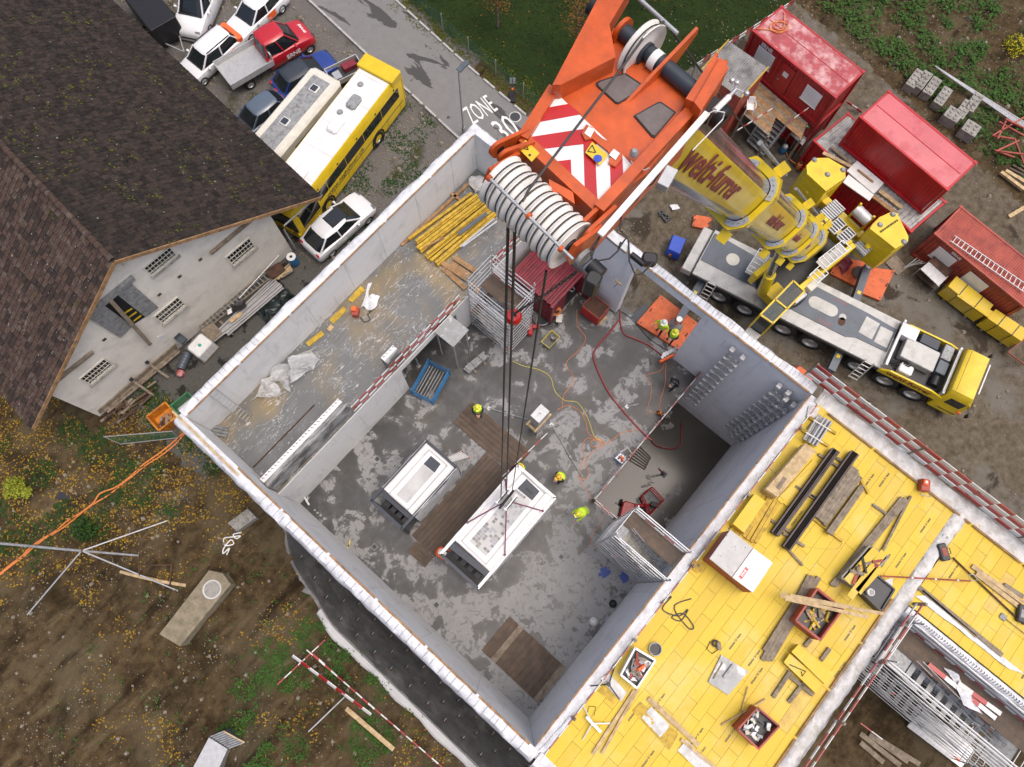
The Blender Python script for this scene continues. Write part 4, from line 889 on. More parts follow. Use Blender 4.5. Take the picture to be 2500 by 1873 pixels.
# lift cylinder
c0,c1,c2=lc(at('g',618,862,2.7)),lc(at('g',668,760,5.0)),lc(BB_+bu*7.5-bw*.7)
MB().tube(c0,c0.lerp(c2,.42),.30,18).build('lift_cylinder','crane_yellow',crane,True);MB().tube(c0.lerp(c2,.42),c2,.19,18).build('lift_rod','chrome',crane,True)
sup('cylinder_bracket',(-1.2,.2,2.75),(1.0,.9,.7),'crane_yellow')
# boom sections
def sect(w_,h):
    pts=[];n_=28
    for i in range(n_):
        t=2*PI*i/n_;c,s_=math.cos(t),math.sin(t);e=.62
        pts.append((math.copysign(abs(c)**e,c)*w_/2,math.copysign(abs(s_)**e,s_)*h/2))
    return pts
def bpt(s,y,z): return lc(BB_+bu*s+bv*y+bw*z)
TOT=(BT-BB_).length
S_AT=lambda z: (z-BB_.z)/bu.z
joints=[S_AT(6.0),S_AT(10.3),S_AT(15.4),S_AT(22.8),TOT-.3]
starts=[-.6,joints[0]-1,joints[1]-1,joints[2]-1,joints[3]-1]
sizes=[(1.50,1.98),(1.38,1.82),(1.27,1.66),(1.17,1.52),(1.06,1.38)]
for i in range(5):
    w_,h=sizes[i];pf=sect(w_,h);b=MB();n_=len(pf);s0,s1=starts[i],joints[i]
    vs=[bpt(s,y,z) for s in (s0,s1) for y,z in pf];fs=[];mi=[]
    for k in range(n_):
        y,z=pf[k][0]+pf[(k+1) % n_][0],pf[k][1]+pf[(k+1) % n_][1]
        fs.append((k,(k+1) % n_,n_+(k+1) % n_,n_+k));mi.append(0 if (abs(z) < h*.52) else 1)
    b.add(vs,fs);b.mi=mi;bs=b.build('boom_section',['crane_yellow','chrome' if i > 0 else 'crane_yellow'],crane,True)
    if i > 0:
        mid={1: .62,2: .55,3: .5,4: .60}[i];sp_=s0+1+(s1-s0-1)*mid
        tx=text('welti-furrer',[.4,.5,.55,.66,.80][i],'lettering','maroon',bs,basis(bpt(sp_,w_/2+.012,.02),CI.to_3x3()@-bu,CI.to_3x3()@bw),True,[0,.6,.8,1.1,1.35][i])
    if i < 4:
        w2,h2=w_+.26,h+.32;oc8=[(-.5,-.28),(-.30,-.5),(.30,-.5),(.5,-.28),(.5,.28),(.30,.5),(-.30,.5),(-.5,.28)];inner=sect(sizes[i+1][0]+.05,sizes[i+1][1]+.05)
        b=MB();b.loft([[bpt(s,y*w2,z*h2) for y,z in oc8] for s in (s1-.45,s1)],False);cl=b.build('boom_collar','crane_yellow',bs)
        n2=len(inner);fr_=MB();out=[(math.cos(2*PI*k/n2),math.sin(2*PI*k/n2)) for k in range(n2)]
        def oct_pt(c,s_):
            best=9
            for (x0,y0),(x1,y1) in zip(oc8,oc8[1:]+oc8[:1]):
                x0,x1,y0,y1=x0*w2,x1*w2,y0*h2,y1*h2;den=c*(y1-y0)-s_*(x1-x0)
                if abs(den) < 1e-9: continue
                t=(x0*(y1-y0)-y0*(x1-x0))/den
                if t > 0: best=min(best,t)
            return c*best,s_*best
        ou=[oct_pt(*(Vector(p).normalized())) for p in inner]
        fr_.add([bpt(s1,y,z) for y,z in inner]+[bpt(s1,y,z) for y,z in ou],[(k,(k+1) % n2,n2+(k+1) % n2,n2+k) for k in range(n2)]);fr_.build('collar_face','crane_yellow',cl)
        for a0 in (45,135,225,315):
            ar=MB();rin=[];rout=[];bolts=[]
            for k in range(9):
                a=math.radians(a0-32+8*k);c,s_=math.cos(a),math.sin(a);e=.62
                y,z=math.copysign(abs(c)**e,c)*(sizes[i+1][0]+.03)/2,math.copysign(abs(s_)**e,s_)*(sizes[i+1][1]+.03)/2;ln=math.hypot(y,z);wd_=.155*(1.0 if i==3 else .9)
                rin.append((y,z));rout.append((y*(1+wd_/ln),z*(1+wd_/ln)))
                if k % 2: bolts.append((y*(1+wd_*.5/ln),z*(1+wd_*.5/ln)))
            ar.loft([[bpt(s1+d_,*p) for p in rin+rout[::-1]] for d_ in (.005,.05)]);ao=ar.build('slide_pad','galv',cl)
            for y,z in bolts: MB().tube(bpt(s1+.05,y,z),bpt(s1+.075,y,z),.022,8).build('bolt','galv_dull',ao)
        for (y,z) in ((.15,.5),(.3,-.5)):
            lg=MB().bar(bpt(s1-.22,y*w2,z*h2),bpt(s1-.22,y*w2+.05,z*h2+math.copysign(.34,z)),.3,.06,up=tuple(CI.to_3x3()@bu));lg.build('collar_lug','crane_yellow',cl)
        MB().tube(bpt(s1-3.2 if i else s1-2,-.1,h2/2+.22),bpt(s1+2.4,-.1,h2/2+.16),.055,8).build('guy_tube','galv_dull',cl,True)
# ---------------------------------------------------------------- crane head (parts of the crane)
HZ=31.0
def hd(x,y,z=HZ): return al_('d',x,y,z)
def hplate(nm_,pts,z0,z1,m_,par=crane):            # plate drawn on its upper face, z0 > z1
    tp=[hd(x,y,z0) for x,y in pts];n_=len(tp);b=MB()
    b.add([tuple(p) for p in tp]+[(p.x,p.y,z1) for p in tp],[tuple(range(n_)),tuple(range(2*n_-1,n_-1,-1))]+[(i,(i+1) % n_,n_+(i+1) % n_,n_+i) for i in range(n_)]);return b.build(nm_,m_,par)
ax0,ax1=hd(190,1060),hd(548,1400);axd=(ax1-ax0).normalized();bkw=Vector((-axd.y,axd.x,0))
if (hd(900,600)-hd(345,1230)).dot(bkw) < 0: bkw=-bkw
hb=hplate('head_floor',[(470,500),(285,770),(745,1200),(1010,1010),(1250,700),(1290,520),(880,180),(790,150)],HZ+.0,HZ-.12,'orange_paint')
def hbeam(nm_,a,b_,w_,z1,z0,par=crane,m_='orange_paint'):
    a,b_=hd(*a,z1),hd(*b_,z1);return MB().bar((a.x,a.y,(z0+z1)/2),(b_.x,b_.y,(z0+z1)/2),w_,z1-z0).build(nm_,m_,par)
hbeam('head_side_plate',(300,790),(480,500),.16,HZ+.10,HZ-1.1);hbeam('head_side_plate',(740,1200),(1300,600),.16,HZ+.14,HZ-1.1)
lp=hplate('head_cheek',[(520,490),(835,330),(800,140),(930,-80),(770,-80),(470,490)],HZ+.32,HZ+.0,'orange_paint')
hplate('head_cheek',[(1290,590),(1330,640),(1490,390),(1440,330)],HZ+.35,HZ-.3,'orange_paint');hplate('head_cheek',[(1240,570),(1290,590),(1440,340),(1400,330),(1370,370)],HZ+.3,HZ-.2,'orange_paint')
hbeam('head_front_beam',(300,790),(745,1205),.17,HZ+.05,HZ-.55)
hplate('front_lip',[(450,1035),(590,1110),(600,1180),(500,1110),(455,1115)],HZ+.03,HZ-.3,'orange_paint')
# chevron board
hplate('chevron_board',[(500,545),(320,795),(735,1187),(930,955),(870,890),(650,685)],HZ+.012,HZ+.002,'white_paint',hb)
for pts in ([(450,620),(565,600),(635,660),(388,706)],[(320,795),(600,752),(690,742),(760,800),(716,842),(650,832),(400,862)],[(650,832),(716,842),(730,1145),(735,1187),(658,1112)],[(475,935),(577,922),(582,1032)],[(803,920),(875,895),(880,1015),(808,1100)]):
    hplate('red_stripe',pts,HZ+.020,HZ+.014,'red_bright',hb)
def sign(pts,disc):
    s_=hplate('warning_sign',pts,HZ+.075,HZ+.062,'yellow_paint',hb);p=[hd(x,y,HZ+.079) for x,y in pts]
    a,b_,c=p[0].lerp(p[1],.12).lerp(p[3],.2),p[0].lerp(p[3],.82).lerp(p[2],.08),p[0].lerp(p[2],.46)
    t3=MB();
    for q0,q1 in ((a,b_),(b_,c),(c,a)): t3.bar(q0,q1,.012,.006)
    t3.build('triangle','black',s_)
    if disc: d=p[0].lerp(p[2],.72);MB().disc(d,.06,.005,n=18).build('blue_disc','blue_tarp',s_)
    else: d=p[0].lerp(p[2],.70);MB().disc(d,.018,.005,n=10).build('symbol','black',s_)
sign([(315,808),(397,885),(350,935),(272,855)],False);sign([(700,820),(792,895),(745,955),(660,880)],True)
br=hplate('bracket',[(640,770),(665,718),(700,735),(740,790),(820,830),(870,880),(875,915),(835,965),(795,940),(810,900),(790,870),(700,800),(660,810)],HZ+.06,HZ+.02,'orange_paint',hb)
hplate('data_plate',[(655,770),(680,730),(715,750),(690,795)],HZ+.07,HZ+.061,'white_paint',br);hplate('data_plate',[(798,895),(825,860),(860,885),(835,925)],HZ+.07,HZ+.061,'white_paint',br)
for pts in ([(722,478),(745,465),(890,420),(1003,495),(1000,515),(852,600),(835,595),(725,495)],[(940,668),(1080,590),(1100,588),(1185,648),(1062,795),(1045,790)]):
    f_=hplate('hatch_frame',pts,HZ+.02,HZ+.003,'black',hb);c=Vector((sum(p[0] for p in pts)/len(pts),sum(p[1] for p in pts)/len(pts)))
    hplate('hatch_cover',[tuple(c+(Vector(p)-c)*.9) for p in pts],HZ+.03,HZ+.021,'timber_grey',f_).data.materials[0]=mat('hatch_grey',(.13,.11,.105),.5,var=.2,scale=5)
# upper axle and sheave
ua,ub=hd(865,170,HZ+.1),hd(1310,545,HZ+.1);ud=(ub-ua).normalized()
axl=MB().tube(ua,ub,.125,24).build('upper_axle','anthracite',crane,True)
pc=hd(1068,350,HZ+.1);MB().lathe([(.13,-.06),(.15,-.06),(.15,.06),(.13,.06)],pc,ud,24).build('axle_ring','white_paint',axl,True)
MB().lathe([(.125,0),(.2,0),(.2,.06),(.125,.06)],ua,ud,24).build('axle_boss','orange_paint',axl,True)
def sheave(c,d,r,wd,par,nm_='sheave'):
    o=MB().lathe([(r*.28,-wd*.3),(r*.30,-wd*.42),(r*.55,-wd*.22),(r*.80,-wd*.24),(r*.90,-wd*.45),(r*.985,-wd*.5),(r,-wd*.40),(r*.89,-.012),(r*.89,.012),(r,wd*.40),(r*.985,wd*.5),(r*.90,wd*.45),(r*.80,wd*.24),(r*.55,wd*.22),(r*.30,wd*.42),(r*.28,wd*.3)],c,d,40,True).build(nm_,'sheave',par,True)
    MB().lathe([(r*.88,-.018),(r*.925,-.0),(r*.88,.018)],c,d,40).build('rope_groove','rope',o,True);return o
us=hd(985,290,HZ+.1);sheave(us,ud,.44,.15,crane,'upper_sheave');MB().lathe([(.1,-.1),(.17,-.1),(.17,.1),(.1,.1)],us,ud,24,True).build('sheave_hub','anthracite',axl,True)
# middle web with lightening hole
mc=hd(1110,395,HZ+.1);e2=bkw
wv=[mc+e2*.48+Vector((0,0,.30)),mc+e2*.52+Vector((0,0,.38)),mc+e2*.12+Vector((0,0,.19)),mc-e2*.17+Vector((0,0,.10)),mc-e2*.6+Vector((0,0,-.12)),mc+e2*.1+Vector((0,0,-.35)),mc+e2*.35+Vector((0,0,-.05))]
wv2=[mc+e2*.6+Vector((0,0,.34)),mc+e2*.15+Vector((0,0,.20)),mc-e2*.20+Vector((0,0,.10)),mc-e2*.75+Vector((0,0,-.10)),mc-e2*.2+Vector((0,0,-.3)),mc+e2*.3+Vector((0,0,-.1)),mc+e2*.62+Vector((0,0,.22))]
MB().loft([[p-ud*.025 for p in wv2],[p+ud*.025 for p in wv2]]).build('middle_web','orange_paint',crane)
MB().tube(hd(1195,195,HZ+.35),hd(880,-90,HZ+.35),.03,10).build('guard_rod','galv',crane,True)
# lugs with eyes
def eye(c,d,r0,r1,th,m_,nm_='eye_lug'): return MB().lathe([(r0,-th),(r1,-th),(r1,th),(r0,th)],c,d,20,True).build(nm_,m_,crane,True)
eye(hd(712,45,HZ+.1),ud,.075,.15,.05,'black');eye(hd(1440,680,HZ-.1),ud,.08,.19,.06,'black');MB().bar(hd(1330,610,HZ-.1),hd(1400,650,HZ-.1),.3,.25).build('eye_shank','black',crane);MB().bar(hd(760,110,HZ+.1),hd(735,80,HZ+.1),.2,.12).build('eye_shank','black',crane)
def fork(a,b_,r,nm_='fork_lug',z=HZ):
    a,b_=hd(*a,z),hd(*b_,z-.1);d=(b_-a).normalized();u=Vector((0,0,1));ring=[]
    for k in range(13): t=PI*k/12;ring.append(a+(-d*math.sin(t)+(u*math.cos(t)))*r)
    ring +=[b_-u*r*1.5,b_+u*r*.9]
    f_=MB().loft([[p-axd*.028 for p in ring],[p+axd*.028 for p in ring]]).build(nm_,'orange_paint',crane,True)
    for s_ in (-1,1): MB().disc(a+axd*.029*s_,r*.42,.006,axd*s_,14).build('pin_hole','black',f_)
fork((165,860),(330,780),.17,z=HZ+.05);fork((215,905),(360,850),.17,z=HZ+.05);fork((635,1320),(780,1180),.17);fork((690,1350),(830,1220),.17)
fork((1395,365),(1290,560),.13,z=HZ+.15);fork((1450,405),(1340,610),.13,z=HZ+.15)
for a_ in ((110,1030),(590,1460)):
    p=hd(*a_,HZ+.05);q_=p+bkw*.55
    MB().loft([[r_+axd*s_ for r_ in (p+Vector((0,0,.22)),p-bkw*.12+Vector((0,0,0)),p-bkw*.05-Vector((0,0,.28)),q_-Vector((0,0,.4)),q_+Vector((0,0,.05)))] for s_ in (-.03,.03)]).build('sheave_cheek','orange_paint',crane)
# lower sheave set
MB().tube(ax0-axd*.08,ax1+axd*.1,.1,18).build('lower_axle','anthracite',crane,True)
for i in range(7): sheave(ax0.lerp(ax1,i/6.),axd,.40,.172,crane,'hoist_sheave')
MB().tube(hd(95,1020,HZ+.45),hd(590,1500,HZ+.45),.024,10).build('rope_guard','galv',crane,True)
for x,y in ((335,1248),(520,1440),(105,1030)): p=hd(x,y,HZ+.45);MB().lathe([(.026,-.025),(.045,-.025),(.045,.025),(.026,.025)],p,axd,14,True).build('guard_clamp','orange_paint',crane,True)
# instruments on the right flank
wb=MB().bar(hd(745,1360,HZ+.15),hd(1365,655,HZ+.15),.09,.05).build('instrument_bar','white_paint',crane)
MB().cham(hd(1130,1035,HZ+.05),(.17,.32,.15),.01,Matrix.Rotation(.0,3,'Z')).build('junction_box','galv',wb)
an=MB().tube(hd(1410,640,HZ+.2),hd(1490,560,HZ+.2),.045,12).build('anemometer','white_paint',wb,True);MB().tube(hd(1490,560,HZ+.2),hd(1530,515,HZ+.2),.03,10).build('anemometer_neck','galv',an,True)
for x,y in ((1508,465),(1535,478),(1592,540)): MB().lathe([(1e-3,.04),(.03,.03),(.043,0),(.03,-.03),(1e-3,-.04)],hd(x,y,HZ+.2),n=14).build('cup','galv',an,True);MB().tube(hd(1530,510,HZ+.2),hd(x,y,HZ+.2),.006,5).build('cup_arm','galv',an)
MB().path([hd(1365,660,HZ+.25),hd(1405,640,HZ+.3),hd(1465,650,HZ+.25),hd(1455,690,HZ+.2),hd(1280,870,HZ+.15)],.008,6).build('wire_guard','white_paint',wb)
lm=MB().lathe([(1e-3,.1),(.035,.1),(.06,.06),(.06,0)],hd(940,893,HZ+.14),n=16).build('warning_lamp','galv_dull',crane,True);MB().path([hd(925,930,HZ+.1),hd(940,965,HZ+.1),hd(1000,985,HZ+.1),hd(1030,970,HZ+.1)],.009,6).build('lamp_cable','galv',lm)
for pts in ([(700,1500),(690,1440),(720,1400),(740,1380)],[(870,1240),(860,1330),(900,1370),(850,1440)],[(910,1390),(915,1510),(950,1590),(990,1580),(1060,1510)],[(720,1510),(800,1495),(850,1450),(865,1400)],[(900,1210),(960,1150),(1000,1090),(1050,1060),(1090,1000)],[(850,1270),(920,1180),(930,1140),(1000,1050)],[(640,1540),(690,1500),(740,1370),(800,1330)]):
    P_=[hd(x,y,HZ+.05) for x,y in pts];MB().path(P_,.012,6).build('cable','black',crane,True)
MB().bar(hd(795,1360,HZ),hd(905,1450,HZ),.09,.06).build('lamp_arm','galv',crane)
fl=MB().tube(hd(690,1530,HZ+.0),hd(755,1590,HZ+.0),.11,20).build('floodlight','black',crane,True);MB().cham(hd(700,1640,HZ-.1),(.2,.2,.4),.03).build('floodlight_case','black',fl)
fl=MB().cham(hd(1030,1500,HZ),(.2,.16,.14),.03,Matrix.Rotation(.4,3,'Z')).build('camera_lamp','black',crane);MB().tube(hd(925,1470,HZ),hd(1000,1530,HZ),.045,14).build('lamp_barrel','black',fl,True)
MB().disc(hd(640,1480,HZ-.05),.14,.06,axd,20).build('axle_end','galv_dull',crane,True)
# hoist ropes
def rope(pts,r=.014,nm_='hoist_rope'): MB().path([lc(p) for p in pts],r,8).build(nm_,'rope',crane,True)
rope([at('d',1115,125,HZ+.45),at('d',1010,200,HZ+.5),at('d',880,380,HZ+.46),at('d',335,1095,HZ+.42),at('d',300,1165,HZ+.36)],.019)
rope([at('d',1160,180,HZ+.3),at('d',1330,410,HZ-1.5),at('d',1650,830,HZ-9),at('g',700,330,18),at('g',1000,470,4.2)],.02)
for top,bot in (((868,240),(1030,745)),((910,272),(1067,705)),((1105,540),(1105,690))): rope([at('h',*top,30.75),at('j',*bot,5.35)],.026 if top[0] < 1000 else .02)
# ---------------------------------------------------------------- hook block and slings
HB=at('j',1068,745,5.1)
hk=thing('hook_block','white multi sheave hook block hanging above the lifted module','hook block',HB,math.radians(2))
for y in (-.26,.26): MB().cham((0,y,0),(.95,.05,.5),.08).build('cheek_plate','white_paint',hk)
for i in range(5): MB().lathe([(.05,-.05),(.24,-.05),(.26,-.03),(.23,0),(.26,.03),(.24,.05),(.05,.05)],(-.32+i*.16,0,.05),(0,1,0),24,True).build('block_sheave','dark_grey',hk,True)
MB().cham((0,0,-.3),(.5,.4,.25),.06).build('block_base','white_dirty',hk);MB().path([(0,0,-.4),(0,0,-.6),(.12,0,-.75),(.05,0,-.9),(-.1,0,-.85)],.06,8).build('hook','maroon',hk,True)
for x,y in ((805,900),(1056,1118),(1312,822),(1060,612)):
    e=at('j',x,y,4.12)-HB;e=Matrix.Rotation(-math.radians(2),3,'Z')@e
    MB().path([(0,0,-.55),e*.5+Vector((0,0,-.2)),e],.03,6).build('sling','purple',hk,True);MB().lathe([(.03,-.03),(.06,0),(.03,.03)],e,n=10).build('shackle','purple',hk)
# red hoist limit weight on its chain
LWp=at('u',845,1135,24.)
lw_=thing('hoist_limit_weight','red round limit switch weight on a chain around the hoist rope','weight',LWp)
MB().lathe([(.06,-.14),(.15,-.13),(.2,-.04),(.2,.04),(.15,.13),(.06,.14)],n=24).build('weight','red_bright',lw_,True)
cpts=[Vector((0,0,.15)),at('u',930,1050,24.6)-LWp,at('u',1130,930,26.5)-LWp,at('u',1480,680,30.3)-LWp]
def bez(P,n_):
    out=[]
    for i in range(n_+1):
        t=i/n_*(len(P)-1);k=min(int(t),len(P)-2);f=t-k;p0,p1,p2,p3=P[max(k-1,0)],P[k],P[k+1],P[min(k+2,len(P)-1)]
        out.append(.5*((2*p1)+(p2-p0)*f+(2*p0-5*p1+4*p2-p3)*f*f+(3*p1-p0-3*p2+p3)*f**3))
    return out
cps=bez(cpts,52);lk=MB()
for i,(p,q_) in enumerate(zip(cps,cps[1:])):
    d=(q_-p).normalized();s_=d.cross(Vector((0,0,1))).normalized();s_=s_ if i % 2 else d.cross(s_);L_=(q_-p).length*.72
    lk.path([p.lerp(q_,.5)+d*L_*math.cos(t)+s_*.028*math.sin(t) for t in [2*PI*k/8 for k in range(8)]],.010,4,True)
lk.build('chain','dark_grey',lw_,kind='stuff')
# ---------------------------------------------------------------- shared builders for site gear
def prism_at(k,pts,z1,z0,nm_,m_,parent=None,off=Vector((0,0,0)),**kw):
    """solid with its upper face drawn on the photo at height z1 and its foot at z0; parent offset off"""
    tp=[at(k,x,y,z1)-Vector(off) for x,y in pts];n_=len(tp);dz=z0-z1
    b=MB().add([tuple(p) for p in tp]+[(p.x,p.y,p.z+dz) for p in tp],[tuple(range(n_)),tuple(range(2*n_-1,n_-1,-1))]+[(i,(i+1) % n_,n_+(i+1) % n_,n_+i) for i in range(n_)])
    return b.build(nm_,m_,parent,**kw)
def stack_at(k,pts,z1,z0,n_,nm_,mats,parent,off,jit=.0,gap=.008):
    """upright pile of n_ equal sheets whose top is drawn on the photo at height z1"""
    tp=[at(k,x,y,z1)-Vector(off) for x,y in pts];oz=Vector(off).z
    for i in range(n_):
        a0,a1=z0+(z1-z0)*i/n_+gap-oz,z0+(z1-z0)*(i+1)/n_-oz;dx,dy=random.uniform(-jit,jit),random.uniform(-jit,jit)
        MB().prism([(p.x+dx,p.y+dy) for p in tp],a0,a1).build(nm_,mats[i % len(mats)],parent)
def rw(a,b_,wd,h,seg,parent=None,start=0,nm_='barrier_board',up=(0,0,1),**kw):
    """red and white banded board"""
    a=Vector(a);b_=Vector(b_);d=b_-a;L=d.length;x=d/L;u=Vector(up);y=u.cross(x).normalized();z=x.cross(y);n_=max(1,round(L/seg));rings=[]
    for i in range(n_+1):
        c=a+d*(i/n_);rings.append([c-y*wd/2-z*h/2,c+y*wd/2-z*h/2,c+y*wd/2+z*h/2,c-y*wd/2+z*h/2])
    m=MB().loft(rings);m.mi=[(start+i) % 2 for i in range(n_) for _ in range(4)]+[start % 2,(start+n_-1) % 2]
    return m.build(nm_,['white_dirty','red_paint'],parent,**kw)
def planks(label,x0,x1,y0,y1,z,n_,along='x',m_='timber_dark',th=.06,group=None):
    t=thing('timber_mat',label,'timber mat',((x0+x1)/2,(y0+y1)/2,z));Lx,Ly=x1-x0,y1-y0
    for i in range(n_):
        if along=='x': c,d=(random.uniform(-.01,.01),-Ly/2+(i+.5)*Ly/n_),(Lx,Ly/n_-.012)
        else: c,d=(-Lx/2+(i+.5)*Lx/n_,random.uniform(-.01,.01)),(Lx/n_-.012,Ly)
        MB().box((*c,th/2+random.uniform(0,.012)),(*d,th)).build('plank',random.choice([m_,m_,'timber_dark','timber_grey' if random.random() < .3 else m_]),t)
    return t
# timber mats on the hall floor
planks('dark timber mat where a worker stands near the duct box',4.95,6.55,3.75,8.12,.0,6,'y')
planks('long dark timber mat between the two white modules',-1.1,4.9,3.9,5.62,.0,7,'x')
planks('small timber mat beside the worker in orange',-1.85,-1.13,3.95,5.2,.0,3,'y')
planks('dark plank mat in the corner of the pit',-2.95,-.75,-4.88,-1.05,.0,12,'x')
# ---------------------------------------------------------------- white plant modules
def module(label,X0,X1,Y0_,Y1_,z0,z1,bay,quads,k,wrapped):
    t=thing('plant_module',label,'module',((X0+X1)/2,(Y0_+Y1_)/2,z0));o=Vector(t.location);h=z1-z0;lx,ly=(X1-X0)/2,(Y1_-Y0_)/2;bx=-lx+bay
    MB().bb((bx,-ly+.05,.0),(lx-.05,ly-.05,h-.12)).build('body','white_paint',t)
    MB().bb((bx+.05,-ly+.16,h-.118),(lx-.2,ly-.16,h)).build('roof_slab','white_paint',t)
    for a_,b_ in (((-lx,-ly),(lx,-ly)),((-lx,ly),(lx,ly)),((lx,-ly),(lx,ly)),((-lx,-ly),(-lx,ly))):
        MB().bar((*a_,h-.1),(*b_,h-.1),.15,.16).build('top_rail','anthracite' if not wrapped or (a_[0] < 0 and b_[0] < 0) else 'white_paint',t)
    for sx_ in (-1,1):
        for sy_ in (-1,1): MB().bb((sx_*lx-.07,sy_*ly-.07,0),(sx_*lx+.07,sy_*ly+.07,h-.18)).build('corner_post','anthracite',t)
    MB().bb((-lx+.05,-ly+.05,.02),(bx-.002,ly-.05,.12)).build('bay_floor','black',t)
    MB().bar((bx-.16,-ly+.1,h-.35),(bx-.16,ly-.1,h-.35),.25,.18).build('bay_beam','anthracite',t);MB().bar((-lx+.02,-ly+.05,.35),(-lx+.02,ly-.05,.35),.08,.3).build('bay_sill','anthracite',t)
    for i in range(4): MB().box((-lx+bay*.45,-ly*.6+i*ly*.4,.5),(.25,.3,.55)).build('equipment','dark_grey',t)
    # loose wrapping down the sides
    for s_,yy in ((-1,-ly-.075),(1,ly+.075)):
        n_=26;vs=[]
        for i in range(n_):
            u=bx+(lx-bx)*i/(n_-1)
            for j,zz in enumerate((h+.0,h-.06,h*.6,h*.3,.06)):
                e=noise.noise(Vector((u*1.3,zz*1.1,yy*3+z0)));vs.append((u,yy+s_*(.03 if j > 1 else 0.0)*1.0+s_*.05*e*(j > 0)-(s_*.08 if j==0 else 0),zz+.04*e*(j==4)))
        MB().add(vs,[(i*5+j,(i+1)*5+j,(i+1)*5+j+1,i*5+j+1) for i in range(n_-1) for j in range(4)]).build('wrapping','membrane',t,True)
    n_=14;vs=[]
    for i in range(n_):
        u=-ly+2*ly*i/(n_-1)
        for j,zz in enumerate((h,h*.65,h*.3,.05)): e=noise.noise(Vector((u*1.5,zz,4+z0)));vs.append((lx+.075+.05*e,u,zz))
    MB().add(vs,[(i*4+j,(i+1)*4+j,(i+1)*4+j+1,i*4+j+1) for i in range(n_-1) for j in range(3)]).build('wrapping','membrane',t,True)
    for nm_,pts,dz,m_ in quads: prism_at(k,pts,z1+dz,z1+dz-.012,nm_,m_,t,o)
    return t,o
def lip(k,pts,z,t,o,m_='concrete'):
    P_=[at(k,x,y,z)-o for x,y in pts]
    for a,b_ in zip(P_,P_[1:]+P_[:1]): MB().bar(a,b_,.07,.03).build('lip',m_,t)
M1,O1=module('white roofed plant module standing on the hall floor',-1.1,3.0,5.85,8.0,.05,2.62,.85,[('roof_hatch',[(558,450),(624,505),(582,565),(508,505)],.016,'anthracite'),('gravel_panel',[(505,507),(578,566),(397,773),(323,712)],.014,'concrete')],'j',False)
lip('j',[(545,410),(668,515),(403,815),(278,705)],2.64,M1,O1)
M2,O2=module('longer white wrapped plant module hanging from the crane hook',-.72,4.95,1.02,3.4,1.5,4.05,.95,[('roof_hatch',[(1203,605),(1291,690),(1240,752),(1140,670)],.016,'anthracite'),('hatch_slot',[(1203,662),(1248,700),(1236,712),(1192,672)],.03,'black'),('tile_bed',[(1130,672),(1238,756),(930,1128),(818,1025)],.014,'concrete')],'j',True)
lip('j',[(1180,560),(1330,700),(930,1182),(765,1025)],4.07,M2,O2)
rnd=random.Random(5);tb_=[at('j',x,y,4.066)-O2 for x,y in ((1130,672),(1238,756),(930,1128),(818,1025))]
for i in range(22):
    for j in range(6):
        if rnd.random() < .2: continue
        f0,f1,g0_,g1_=(i+.06)/22,(i+.92)/22,(j+.06)/6,(j+.92)/6
        q=[tb_[0].lerp(tb_[3],f).lerp(tb_[1].lerp(tb_[2],f),g) for f,g in ((f0,g0_),(f1,g0_),(f1,g1_),(f0,g1_))]
        MB().add([tuple(p) for p in q]+[(p.x,p.y,p.z+.012) for p in q],[(0,1,2,3),(4,5,6,7),(0,1,5,4),(1,2,6,5),(2,3,7,6),(3,0,4,7)]).build('tile',rnd.choice(['concrete','concrete','concrete_blue','concrete','concrete_old','galv_dull']),M2)
# second steel beam across the open end
a,b_=at('j',690,1050,3.9)-O2,at('j',945,1250,3.9)-O2;MB().bar(a,b_,.3,.22).build('end_beam','anthracite',M2)
for f in (.12,.78): p=at('j',640,1140,3.3)-O2;q=at('j',885,1345,3.3)-O2;MB().box(p.lerp(q,f),(.12,.16,.25)).build('timber_block','timber_pale',M2)
